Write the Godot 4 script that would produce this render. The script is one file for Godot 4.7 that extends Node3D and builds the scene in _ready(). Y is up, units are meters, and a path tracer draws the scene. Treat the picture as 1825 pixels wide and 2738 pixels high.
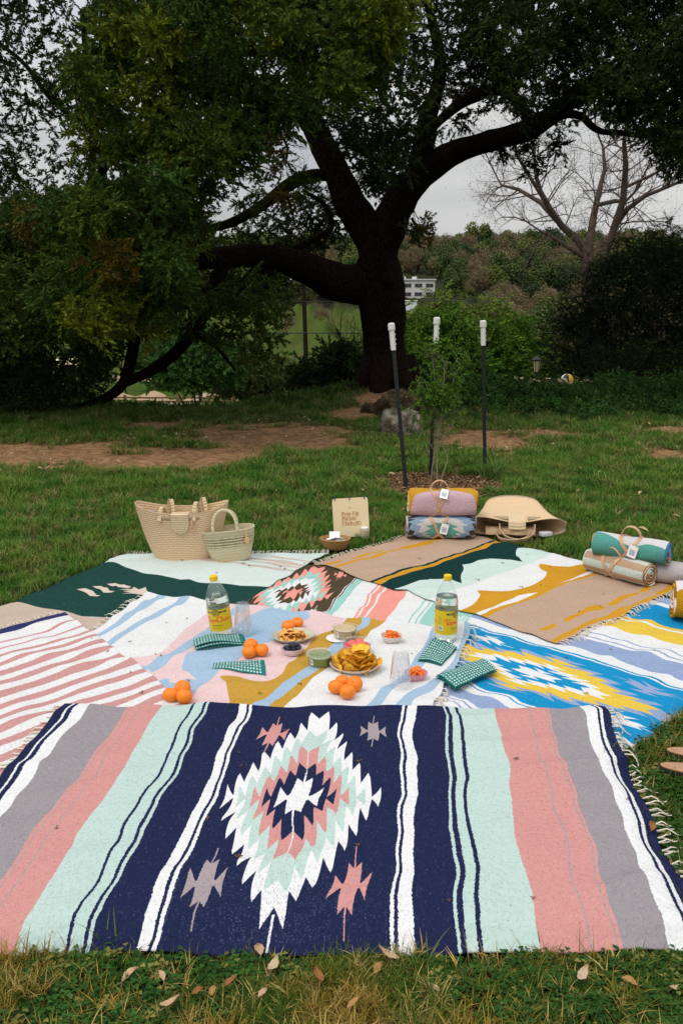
extends Node3D
# A picnic of woven blankets on a lawn under a spreading live oak, park and wooded hill behind. Units are metres, the camera looks along -z.

var rng := RandomNumberGenerator.new()
var used := {}
var quads := {}
var wave := FastNoiseLite.new()
var wave_fine := FastNoiseLite.new()
var patchy := FastNoiseLite.new()
var dirt_spots: Array = []
var heather: Image
var streaks: Image
var fuzz: Texture2D

# ---------------------------------------------------------------- geometry
class Geo:
	var v := PackedVector3Array()
	var n := PackedVector3Array()
	var t := PackedVector2Array()
	var c := PackedColorArray()
	var ix := PackedInt32Array()
	var tint := Color.WHITE

	func tri(a: int, b: int, d: int) -> void:
		ix.append(a); ix.append(b); ix.append(d)
		var f := (v[d] - v[a]).cross(v[b] - v[a])
		n[a] += f; n[b] += f; n[d] += f

	func put(p: Vector3, uv := Vector2.ZERO) -> int:
		v.append(p); n.append(Vector3.ZERO); t.append(uv); c.append(tint)
		return v.size() - 1

	func quad(a: Vector3, b: Vector3, d: Vector3, e: Vector3) -> void:   # a b on top, e d below, seen from the front
		var i := put(a, Vector2(0, 0)); put(b, Vector2(1, 0)); put(d, Vector2(1, 1)); put(e, Vector2(0, 1))
		tri(i, i + 1, i + 2); tri(i, i + 2, i + 3)

	func sheet(rows: Array, wrap := false, flip := false, tints: Array = []) -> void:
		var nr: int = rows.size()
		var nc: int = rows[0].size()
		var base := v.size()
		for i in nr:
			var row: PackedVector3Array = rows[i]
			if tints.size():
				tint = tints[i]
			for j in nc:
				put(row[j], Vector2(float(j) / (nc - 1), float(i) / (nr - 1)))
		for i in nr - 1:
			for j in nc - 1:
				var a := base + i * nc + j
				if flip:
					tri(a, a + nc, a + 1); tri(a + 1, a + nc, a + nc + 1)
				else:
					tri(a, a + 1, a + nc); tri(a + 1, a + nc + 1, a + nc)
		if wrap:
			for i in nr:
				var a := base + i * nc
				var s := n[a] + n[a + nc - 1]
				n[a] = s; n[a + nc - 1] = s

	func lathe(profile: Array, sides: int, xf := Transform3D.IDENTITY, sx := 1.0, sz := 1.0, wobble := 0.0) -> void:
		var rows := []
		for p: Vector2 in profile:
			var row := PackedVector3Array()
			for j in sides + 1:
				var a := TAU * (j % sides) / sides
				var r := p.x * (1.0 + wobble * sin(a * 3.0 + p.y * 40.0))
				row.append(xf * Vector3(cos(a) * r * sx, p.y, sin(a) * r * sz))
			rows.append(row)
		sheet(rows, true)

	func tube(path: Array, sides := 6, rough := 0.0, noise: FastNoiseLite = null) -> void:   # path of Vector4: place and radius
		var rows := []
		var side := Vector3.ZERO
		for i in path.size():
			var q: Vector4 = path[i]
			var p := Vector3(q.x, q.y, q.z)
			var f: Vector4 = path[mini(i + 1, path.size() - 1)] - path[maxi(i - 1, 0)]
			var along := Vector3(f.x, f.y, f.z).normalized()
			if i == 0:
				side = along.cross(Vector3(0.31, 0.2, 0.93)).normalized()
				if side.length() < 0.5: side = Vector3.RIGHT
			side = (side - along * side.dot(along)).normalized()
			var up := side.cross(along)
			var row := PackedVector3Array()
			for j in sides + 1:
				var a := TAU * (j % sides) / sides
				var d := side * cos(a) + up * sin(a)
				var r := q.w
				if rough > 0.0:
					r *= 1.0 + rough * noise.get_noise_3dv((p + d * q.w) * 1.0)
				row.append(p + d * r)
			if i == 0: rows.append(cap(p, sides + 1))
			rows.append(row)
			if i == path.size() - 1: rows.append(cap(p, sides + 1))
		sheet(rows, true)

	func cap(p: Vector3, count: int) -> PackedVector3Array:
		var row := PackedVector3Array()
		row.resize(count)
		row.fill(p)
		return row

	func strap(points: PackedVector3Array, across: PackedVector3Array, wide: float, thick: float, closed := false) -> void:
		var rows := []
		var m := points.size()
		for i in m:
			var f := points[(i + 1) % m] - points[(i - 1 + m) % m] if closed else points[mini(i + 1, m - 1)] - points[maxi(i - 1, 0)]
			var along := f.normalized()
			var s := (across[i] - along * across[i].dot(along)).normalized()
			var u := s.cross(along)
			var row := PackedVector3Array()
			for k in [[1, .6], [.9, 1], [-.9, 1], [-1, .6], [-1, -.6], [-.9, -1], [.9, -1], [1, -.6], [1, .6]]:
				row.append(points[i] + s * (wide * 0.5 * k[0]) + u * (thick * 0.5 * k[1]))
			rows.append(row)
		if closed: rows.append(rows[0])
		sheet(rows, true)

	func rbox(size: Vector3, r: float, xf := Transform3D.IDENTITY, k := 2) -> void:
		var h := size * 0.5 - Vector3.ONE * r
		var rows := []
		for half in 2:
			for i in k + 1:
				var la := PI * 0.5 * (float(i) / k) - (PI * 0.5 if half == 0 else 0.0)
				var row := PackedVector3Array()
				for q in 4:
					for j in k + 1:
						var lo := PI * 0.5 * (q + float(j) / k)
						var d := Vector3(cos(la) * cos(lo), sin(la), cos(la) * sin(lo))
						var sx := 1.0 if q == 0 or q == 3 else -1.0
						var sz := 1.0 if q < 2 else -1.0
						row.append(xf * (Vector3(sx * h.x, (1.0 if half else -1.0) * h.y, sz * h.z) + d * r))
				row.append(row[0])
				rows.append(row)
		var low: Vector3 = Vector3.ZERO
		sheet(rows, true)
		var b := PackedVector3Array(); var u := PackedVector3Array()
		for q in [[1, 1], [-1, 1], [-1, -1], [1, -1]]:
			b.append(xf * Vector3(q[0] * h.x, -size.y * 0.5, q[1] * h.z)); u.append(xf * Vector3(q[0] * h.x, size.y * 0.5, q[1] * h.z))
		quad(u[2], u[3], u[0], u[1]); quad(b[1], b[0], b[3], b[2])

	func ball(at: Vector3, r: float, sides := 10, squash := 1.0) -> void:
		var p := []
		for i in sides / 2 + 2:
			var a := -PI / 2 + PI * i / (sides / 2 + 1)
			p.append(Vector2(cos(a) * r, sin(a) * r * squash))
		lathe(p, sides, Transform3D(Basis(), at))

	func leaf(xf: Transform3D, long: float, wide: float, fold := 0.35, bend := 0.2) -> void:   # along +x, face up
		var rows := [PackedVector3Array(), PackedVector3Array(), PackedVector3Array()]
		for k in [[0.0, 0.12], [0.38, 1.0], [0.75, 0.72], [1.0, 0.03]]:
			var y: float = -bend * long * k[0] * k[0]
			rows[0].append(xf * Vector3(k[0] * long, y + fold * wide * 0.5 * k[1], -wide * 0.5 * k[1]))
			rows[1].append(xf * Vector3(k[0] * long, y, 0))
			rows[2].append(xf * Vector3(k[0] * long, y + fold * wide * 0.5 * k[1], wide * 0.5 * k[1]))
		sheet(rows)

	func blade(at: Vector3, lean: Vector3, long: float, wide: float, curl: float, cuts := 3) -> void:
		var side := lean.cross(Vector3.UP).normalized()
		if side.length() < 0.5: side = Vector3.RIGHT
		var a := PackedVector3Array(); var b := PackedVector3Array()
		for i in cuts + 1:
			var k := float(i) / cuts
			var p := at + Vector3.UP * (long * k * (1.0 - curl * k * 0.45)) + lean * (long * (0.25 * k + curl * k * k))
			var w := wide * 0.5 * (1.0 - k * k * 0.95)
			a.append(p - side * w); b.append(p + side * w)
		sheet([a, b])

	func done() -> ArrayMesh:
		for i in n.size():
			n[i] = n[i].normalized() if n[i].length_squared() > 0.0 else Vector3.UP
		var s := []
		s.resize(Mesh.ARRAY_MAX)
		s[Mesh.ARRAY_VERTEX] = v; s[Mesh.ARRAY_NORMAL] = n; s[Mesh.ARRAY_TEX_UV] = t; s[Mesh.ARRAY_COLOR] = c; s[Mesh.ARRAY_INDEX] = ix
		var m := ArrayMesh.new()
		m.add_surface_from_arrays(Mesh.PRIMITIVE_TRIANGLES, s)
		return m

	# one continuous skin round tapered bones: distance field, then surface nets
	func skin(bones: Array, cell: float, soft := 0.03) -> void:
		var lo := Vector3.INF; var hi := -Vector3.INF
		for b in bones:
			for k in 2:
				var r: float = b[2 + k] + cell * 2.0
				lo = lo.min(b[k] - Vector3.ONE * r); hi = hi.max(b[k] + Vector3.ONE * r)
		var dim := Vector3i(((hi - lo) / cell).ceil()) + Vector3i.ONE
		var f := PackedFloat32Array()
		f.resize(dim.x * dim.y * dim.z)
		for z in dim.z: for y in dim.y: for x in dim.x:
			var p := lo + Vector3(x, y, z) * cell
			var s := 0.0
			for b in bones:
				var ab: Vector3 = b[1] - b[0]
				var h := clampf((p - b[0]).dot(ab) / maxf(ab.length_squared(), 1e-6), 0, 1)
				s += exp(-(p.distance_to(b[0] + ab * h) - lerpf(b[2], b[3], h)) / soft)
			f[(z * dim.y + y) * dim.x + x] = -soft * log(maxf(s, 1e-30))
		var at := {}
		for z in dim.z - 1: for y in dim.y - 1: for x in dim.x - 1:
			var sum := Vector3.ZERO; var cnt := 0
			var q := []
			for k in 8: q.append(f[((z + (k >> 2)) * dim.y + y + ((k >> 1) & 1)) * dim.x + x + (k & 1)])
			for k in 8:
				for ax in [1, 2, 4]:
					if not k & ax and (q[k] < 0) != (q[k | ax] < 0):
						var w: float = q[k] / (q[k] - q[k | ax])
						var a := Vector3(k & 1, (k >> 1) & 1, k >> 2); var e := Vector3((k | ax) & 1, ((k | ax) >> 1) & 1, (k | ax) >> 2)
						sum += a.lerp(e, w); cnt += 1
			if cnt: at[Vector3i(x, y, z)] = put(lo + (Vector3(x, y, z) + sum / cnt) * cell)
		var ax3 := [Vector3i(1, 0, 0), Vector3i(0, 1, 0), Vector3i(0, 0, 1)]
		for z in range(1, dim.z - 1): for y in range(1, dim.y - 1): for x in range(1, dim.x - 1):
			var here := f[(z * dim.y + y) * dim.x + x]
			for k in 3:
				var o: Vector3i = ax3[k]
				var there := f[((z + o.z) * dim.y + y + o.y) * dim.x + x + o.x]
				if (here < 0) == (there < 0): continue
				var u: Vector3i = ax3[(k + 1) % 3]; var w: Vector3i = ax3[(k + 2) % 3]
				var p := Vector3i(x, y, z)
				var a: int = at[p - u - w]; var b: int = at[p - w]; var d: int = at[p]; var e: int = at[p - u]
				if here < 0:
					tri(a, d, b); tri(a, e, d)
				else:
					tri(a, b, d); tri(a, d, e)

# ---------------------------------------------------------------- naming and nodes
func numbered(called: String) -> String:
	used[called] = used.get(called, -1) + 1
	return called if used[called] == 0 else "%s_%03d" % [called, used[called]]

func tag(o: Node, label: String, category := "", group := "", kind := "") -> Node:
	if label: o.set_meta("label", label)
	if category: o.set_meta("category", category)
	if group: o.set_meta("group", group)
	if kind: o.set_meta("kind", kind)
	return o

func thing(called: String, label: String, category: String, at := Vector3.ZERO, turn := 0.0, group := "") -> Node3D:
	var o := Node3D.new()
	o.name = numbered(called)
	add_child(o)
	o.position = at; o.rotation.y = turn
	tag(o, label, category, group)
	return o

func part(called: String, g: Variant, m: Material, under: Node) -> MeshInstance3D:
	var o := MeshInstance3D.new()
	var mesh: Mesh = g.done() if g is Geo else g
	o.mesh = mesh
	o.material_override = m
	var k := 0
	var called_n := called
	while under.has_node(called_n):
		k += 1
		called_n = "%s_%03d" % [called, k]
	o.name = called_n
	under.add_child(o, true)
	return o

func whole(called: String, g: Variant, m: Material, label: String, category: String, at := Vector3.ZERO, group := "") -> MeshInstance3D:
	var o := MeshInstance3D.new()
	o.mesh = g.done() if g is Geo else g
	o.material_override = m
	o.name = numbered(called)
	add_child(o)
	o.position = at
	tag(o, label, category, group)
	return o

func structure(called: String, g: Variant, m: Material) -> MeshInstance3D:
	var o := whole(called, g, m, "", "")
	o.set_meta("kind", "structure")
	return o

func twin(o: Node3D, label: String, at: Vector3, turn := 0.0, scale_by := 1.0) -> Node3D:
	var r: Node3D = o.duplicate()
	r.name = numbered(String(o.name).rstrip("0123456789").rstrip("_") if String(o.name).right(3).is_valid_int() else String(o.name))
	add_child(r)
	r.position = at; r.rotation.y = turn; r.scale = Vector3.ONE * scale_by
	if label: r.set_meta("label", label)
	return r

func scatter(called: String, mesh: Mesh, m: Material, places: Array, tints: Array, under: Node, kind := "stuff") -> MultiMeshInstance3D:
	var mm := MultiMesh.new()
	mm.transform_format = MultiMesh.TRANSFORM_3D
	mm.use_colors = true
	mm.mesh = mesh
	mm.instance_count = places.size()
	for i in places.size():
		mm.set_instance_transform(i, places[i])
		mm.set_instance_color(i, tints[i])
	var o := MultiMeshInstance3D.new()
	o.multimesh = mm
	o.material_override = m
	if under == self:
		o.name = numbered(called)
	else:
		var k := 0
		var nm := called
		while under.has_node(nm):
			k += 1
			nm = "%s_%03d" % [called, k]
		o.name = nm
	under.add_child(o, true)
	if kind: o.set_meta("kind", kind)
	return o

# ---------------------------------------------------------------- materials and prints
func S(r: float, g: float, b: float) -> Color:   # 0-255 display values
	return Color(r / 255.0, g / 255.0, b / 255.0)

func mat(c: Color, rough := 0.8, metal := 0.0) -> StandardMaterial3D:
	var m := StandardMaterial3D.new()
	m.albedo_color = c; m.roughness = rough; m.metallic = metal
	if rough > 0.9: m.metallic_specular = 0.12
	return m

func vmat(rough := 0.85, through := 0.0) -> StandardMaterial3D:   # colour from vertices and copies
	var m := StandardMaterial3D.new()
	m.vertex_color_use_as_albedo = true
	m.roughness = rough
	m.metallic_specular = 0.12
	if through > 0.0:
		m.backlight_enabled = true
		m.backlight = Color(through, through, through)
	return m

func noise_tex(freq: float, lo: float, hi: float, size := 512, octaves := 4, kind := FastNoiseLite.TYPE_SIMPLEX) -> NoiseTexture2D:
	var nz := FastNoiseLite.new()
	nz.noise_type = kind; nz.frequency = freq; nz.fractal_octaves = octaves; nz.seed = 11
	var t := NoiseTexture2D.new()
	t.width = size; t.height = size; t.seamless = true; t.noise = nz
	var g := Gradient.new()
	g.set_color(0, Color(lo, lo, lo)); g.set_color(1, Color(hi, hi, hi))
	t.color_ramp = g
	return t

func print_tex(im: Image) -> ImageTexture:
	return ImageTexture.create_from_image(im)

func canvas(w: int, h: int, c: Color) -> Image:
	var im := Image.create_empty(w, h, false, Image.FORMAT_RGBA8)
	im.fill(c)
	return im

func bands(im: Image, marks: Array, wob := 2.0) -> void:   # [u, colour, u, colour ...]: woven bands across the cloth, each from its mark on
	var w := im.get_width(); var h := im.get_height()
	var nz := FastNoiseLite.new()
	nz.frequency = 0.012; nz.seed = 5
	for k in range(0, marks.size(), 2):
		var u: float = marks[k]
		for y in range(0, h, 3):
			var x := int(u * w + nz.get_noise_2d(y, u * 300.0) * wob + rng.randf_range(-0.8, 0.8)) if u > 0.0 else 0
			im.fill_rect(Rect2i(x, y, w - x, 3), marks[k + 1])

func poly(im: Image, pts: Array, c: Color) -> void:   # points as u, v pairs
	var w := im.get_width(); var h := im.get_height()
	var p := PackedVector2Array()
	for i in range(0, pts.size(), 2):
		p.append(Vector2(pts[i] * w, pts[i + 1] * h))
	var lo := h; var hi := 0
	for q in p:
		lo = mini(lo, int(q.y)); hi = maxi(hi, int(q.y) + 1)
	for y in range(maxi(lo, 0), mini(hi + 1, h)):
		var xs := []
		for i in p.size():
			var a := p[i]; var b := p[(i + 1) % p.size()]
			if (a.y > y + 0.5) != (b.y > y + 0.5):
				xs.append(a.x + (b.x - a.x) * (y + 0.5 - a.y) / (b.y - a.y))
		xs.sort()
		for i in range(0, xs.size() - 1, 2):
			var x0 := int(round(xs[i] + rng.randf_range(-0.7, 0.7)))
			im.fill_rect(Rect2i(x0, y, maxi(1, int(round(xs[i + 1])) - x0), 1), c)

func curve_poly(im: Image, pts: Array, c: Color) -> void:   # the same with rounded corners
	var out := []
	var m := pts.size() / 2
	for i in m:
		var q := []
		for k in 4:
			var j := (i + k - 1 + m) % m
			q.append(Vector2(pts[j * 2], pts[j * 2 + 1]))
		for s in 5:
			var e: Vector2 = q[1].cubic_interpolate(q[2], q[0], q[3], s / 5.0)
			out.append(e.x); out.append(e.y)
	poly(im, out, c)

func diamond(im: Image, cu: float, cv: float, hu: float, hv: float, steps: int, c: Color, first := 1.25, sharp := 0.85) -> void:   # stepped lozenge: notched columns, flared tips
	var w := im.get_width(); var h := im.get_height()
	for x in range(int((cu - hu * 1.02) * w), int((cu + hu * 1.02) * w)):
		var d := absf((x + 0.5) / w - cu) / hu * (steps + first - 1.0)
		if d >= steps + first - 1.0: continue
		var k := 0 if d < first else int(d - first) + 1
		var f := d / first if k == 0 else d - first - (k - 1)
		var top := hv * (1.0 - float(k) / steps)
		var half := top - hv / steps * (sharp * (1.0 - f) + (2.2 * maxf(f - 0.9, 0.0) if k == 0 else 0.0)) - hv / steps * 0.35 * smoothstep(0.86, 1.0, f)
		if k == steps - 1: half = hv / steps * (0.12 + 0.85 * pow(f, 1.3))
		var jit := rng.randf_range(-0.0012, 0.0012)
		im.fill_rect(Rect2i(x, int((cv + jit - half) * h), 1, maxi(1, int(2.0 * half * h))), c)

func star(im: Image, cu: float, cv: float, su: float, sv: float, c: Color) -> void:
	var q := [Vector2(0.035, -1.55), Vector2(0.045, -0.76), Vector2(0.36, -1.0), Vector2(0.43, -0.14), Vector2(0.52, -0.1), Vector2(1.0, -0.56), Vector2(0.94, 0.0)]
	var pts := []
	for s in [[1, 1], [1, -1], [-1, -1], [-1, 1]]:
		var order := range(q.size()) if s[0] * s[1] > 0 else range(q.size() - 1, -1, -1)
		for i in order:
			pts.append(cu + q[i].x * su * s[0]); pts.append(cv + q[i].y * sv * s[1])
	poly(im, pts, c)

func weave(im: Image, flecks: int, pale: Color, dark: Color, strength := 1.0) -> Image:   # the yarn's own unevenness, then knots of stray fibre
	var w := im.get_width(); var h := im.get_height()
	for y in range(0, h, 256):
		for x in range(0, w, 256):
			im.blend_rect(heather, Rect2i(rng.randi_range(0, 256), rng.randi_range(0, 256), 256, 256), Vector2i(x, y))
			if strength > 0.6:
				im.blend_rect(streaks, Rect2i(rng.randi_range(0, 256), rng.randi_range(0, 256), 256, 256), Vector2i(x, y))
			if strength > 1.5:
				im.blend_rect(heather, Rect2i(rng.randi_range(0, 256), rng.randi_range(0, 256), 256, 256), Vector2i(x, y))
	for i in flecks:
		var p := Vector2i(rng.randi_range(0, w - 4), rng.randi_range(0, h - 4))
		im.fill_rect(Rect2i(p, Vector2i(rng.randi_range(1, 2), rng.randi_range(1, 3))), im.get_pixelv(p).lerp(pale if rng.randf() < 0.5 else dark, rng.randf_range(0.15, 0.5)))
	return im

func cloth_mat(im: Image) -> StandardMaterial3D:
	var m := mat(Color(0.945, 0.945, 0.945), 0.95)
	m.albedo_texture = print_tex(im)
	m.metallic_specular = 0.15
	m.heightmap_enabled = true
	m.heightmap_scale = 0.4
	m.heightmap_texture = fuzz
	return m

# ---------------------------------------------------------------- lie of the land and of the cloths
func inside(q: Array, p: Vector2, grow := 0.0) -> bool:
	for i in 4:
		var a: Vector2 = q[i]; var b: Vector2 = q[(i + 1) % 4]
		if (b - a).normalized().cross(p - a) < -grow: return false
	return true

func covered(p: Vector2, grow := 0.0) -> bool:
	for k in quads:
		if inside(quads[k], p, grow): return true
	return false

func dirt(x: float, z: float) -> float:
	var best := -1.0
	for e: Vector4 in dirt_spots:
		best = maxf(best, 1.0 - Vector2((x - e.x) / e.z, (z - e.y) / e.w).length())
	return best + patchy.get_noise_2d(x * 1.0, z * 1.6) * 0.55

var slope := [[0, 0], [16.5, 0], [19, -0.2], [25, -1.7], [45, -5.2], [70, -7.4], [85, -8.3], [100, -8.85], [120, -8.5], [160, -6.4], [200, -3.9], [250, 0.3], [300, 6.0], [360, 15], [450, 27], [600, 33], [900, 30]]

func ground_y(x: float, z: float) -> float:
	var d := maxf(-z, 0.0)
	d += 3.2 * smoothstep(0.1, -2.2, x) * clampf(d / 10.0, 0, 1)
	var y := 0.0
	for i in slope.size() - 1:
		if d >= slope[i][0] and d <= slope[i + 1][0]:
			var k: float = (d - slope[i][0]) / (slope[i + 1][0] - slope[i][0])
			y = lerpf(slope[i][1], slope[i + 1][1], k * k * (3 - 2 * k) * 0.5 + k * 0.5)
	y += wave.get_noise_2d(x * 0.05, z * 0.05) * clampf(d / 60.0 - 0.2, 0, 3)
	if d > 260: y += clampf((-x - 20) / 300.0, -0.3, 1) * -4.0
	y += 0.02 * wave.get_noise_2d(x * 0.4, z * 0.4)
	y += 0.3 * exp(-Vector2(x - 0.9, z + 15.0).length_squared() / 2.2)   # the rise round the oak's foot
	return y

func cloth_y(x: float, z: float, layer: int) -> float:
	var y := 0.012 + layer * 0.0055
	var r := wave.get_noise_2d(x * 1.0, z * 1.0) * 0.5 + 0.5
	y += r * 0.017
	var fold := (z * 1.15 + x * 0.36 + wave_fine.get_noise_2d(x * 0.4, z * 0.4) * 0.11) / 0.235
	var ridge := 1.0 - absf(fposmod(fold, 1.0) * 2.0 - 1.0)
	y += pow(smoothstep(0.0, 1.0, ridge), 2.2) * 0.012 * clampf(0.55 + wave_fine.get_noise_2d(x * 0.5 + 30.0, z * 0.5) * 1.3, 0.05, 1.1)
	y += (wave_fine.get_noise_2d(x * 1.3 + layer * 37.0, z * 1.6) * 0.5 + 0.5) * 0.003
	if layer == 3: y += 0.05 * exp(-Vector2(x - 0.585, z + 3.86).length_squared() / 0.006)
	if layer == 5: y += 0.035 * exp(-Vector2(x - 0.97, z + 2.96).length_squared() / 0.004)
	return y

func rest(x: float, z: float, layer: int) -> Vector3:
	return Vector3(x, cloth_y(x, z, layer), z)

# ---------------------------------------------------------------- growing things
func spray_mesh(leaves: int, long: float, leaf_long: float, leaf_wide: float, droop: float, seed_no: int) -> ArrayMesh:
	var g := Geo.new()
	var r := RandomNumberGenerator.new()
	r.seed = seed_no
	g.tint = Color(0.5, 0.42, 0.36)
	g.tube([Vector4(0, 0, 0, 0.0022), Vector4(long * 0.5, 0.01, 0, 0.0018), Vector4(long, -droop * long * 0.3, 0, 0.001)], 3)
	for i in leaves:
		var k := 0.15 + 0.85 * i / (leaves - 1.0)
		var shade := r.randf_range(0.8, 1.2)
		g.tint = Color(shade * r.randf_range(0.92, 1.08), shade, shade * r.randf_range(0.85, 1.1))
		var b := Basis(Vector3.RIGHT, i * 2.4 + r.randf_range(-0.5, 0.5)) * Basis(Vector3.BACK, r.randf_range(0.35, 1.15)) * Basis(Vector3.RIGHT, r.randf_range(-0.7, 0.7))
		g.leaf(Transform3D(b, Vector3(long * k, -droop * long * 0.3 * k * k, 0)), leaf_long * r.randf_range(0.75, 1.2), leaf_wide * r.randf_range(0.8, 1.2), 0.4, r.randf_range(0.0, 0.5))
	return g.done()

func any_turn(r: RandomNumberGenerator) -> Basis:
	return Basis(Vector3.UP, r.randf() * TAU) * Basis(Vector3.BACK, r.randf_range(-1.1, 0.8)) * Basis(Vector3.RIGHT, r.randf() * TAU)

func clumps(lobes: Array, count: int, look: String, sprays: Array) -> void:
	for q: Vector4 in lobes:
		var c := Color(0.034, 0.053, 0.015)  # default leaf colour has the shade of rear and upper crown painted in
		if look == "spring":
			c = Color(0.078, 0.125, 0.02)  # spring growth, lightened as well to paint the crown's lit front
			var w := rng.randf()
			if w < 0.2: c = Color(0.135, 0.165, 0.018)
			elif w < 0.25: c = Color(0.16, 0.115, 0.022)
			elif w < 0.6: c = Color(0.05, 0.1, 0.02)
		elif look == "half_shaded":
			c = Color(0.06, 0.095, 0.02)  # in between: part of the crown's shade put into the leaf colour
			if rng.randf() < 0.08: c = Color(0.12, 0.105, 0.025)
		for i in count:
			var d := Vector3(rng.randfn(), rng.randfn() * 0.8, rng.randfn()).normalized()
			var at := Vector3(q.x, q.y, q.z) + d * q.w * pow(rng.randf(), 0.45) * 1.25
			var k: int = rng.randi() % sprays.size()
			sprays[k][0].append(Transform3D(any_turn(rng).scaled(Vector3.ONE * rng.randf_range(0.75, 1.3)), at))
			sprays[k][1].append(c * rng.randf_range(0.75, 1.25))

func bush(called: String, label: String, cat: String, at: Vector3, lobes: Array, count: int, c: Color, mesh: ArrayMesh, m: Material, bark: Material, group := "", size := 1.0, fill := 0.4) -> Node3D:
	var o := thing(called, label, cat, at, 0.0, group)
	var p := []; var t := []
	var g := Geo.new()
	for q: Vector4 in lobes:
		for i in int(count * q.w * q.w):
			var d := Vector3(rng.randfn(), rng.randfn(), rng.randfn()).normalized()
			var w := Vector3(q.x, q.y, q.z) + d * q.w * pow(rng.randf(), fill)
			if w.y < 0.02: continue
			p.append(Transform3D(any_turn(rng).scaled(Vector3.ONE * size * rng.randf_range(0.7, 1.3)), w))
			t.append(c * rng.randf_range(0.7, 1.35))
		g.tube([Vector4(rng.randf_range(-0.1, 0.1), -0.1, rng.randf_range(-0.1, 0.1), 0.03 * size), Vector4(q.x * 0.5, q.y * 0.4, q.z * 0.5, 0.022 * size), Vector4(q.x, q.y, q.z, 0.008 * size)], 5)
	part("stem", g, bark, o)
	scatter("foliage", mesh, m, p, t, o)
	return o

func grow(g: Geo, at: Vector3, dir: Vector3, long: float, r: float, level: int, ends: Array, spread: float) -> void:
	var path := []
	var p := at; var d := dir
	var cuts := 4 if level > 2 else 3
	for i in cuts + 1:
		path.append(Vector4(p.x, p.y, p.z, r * (1.0 - 0.45 * i / cuts)))
		if i > 0 and level > 0:
			for s in (2 if i < cuts else 2):
				if rng.randf() < 0.78 or i == cuts:
					var side := d.cross(Vector3(rng.randfn(), rng.randfn(), rng.randfn())).normalized()
					grow(g, p, (d * rng.randf_range(0.5, 1.0) + side * spread * rng.randf_range(0.6, 1.2) + Vector3(0, 0.12, 0)).normalized(), long * rng.randf_range(0.5, 0.72), r * (1.0 - 0.45 * i / cuts) * rng.randf_range(0.45, 0.65), level - 1, ends, spread)
		d = (d + Vector3(rng.randfn(), rng.randfn(), rng.randfn()) * 0.17).normalized()
		p += d * long / cuts
	g.tube(path, 6 if level > 2 else (4 if level > 1 else 3))
	if level == 0: ends.append(p)

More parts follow.
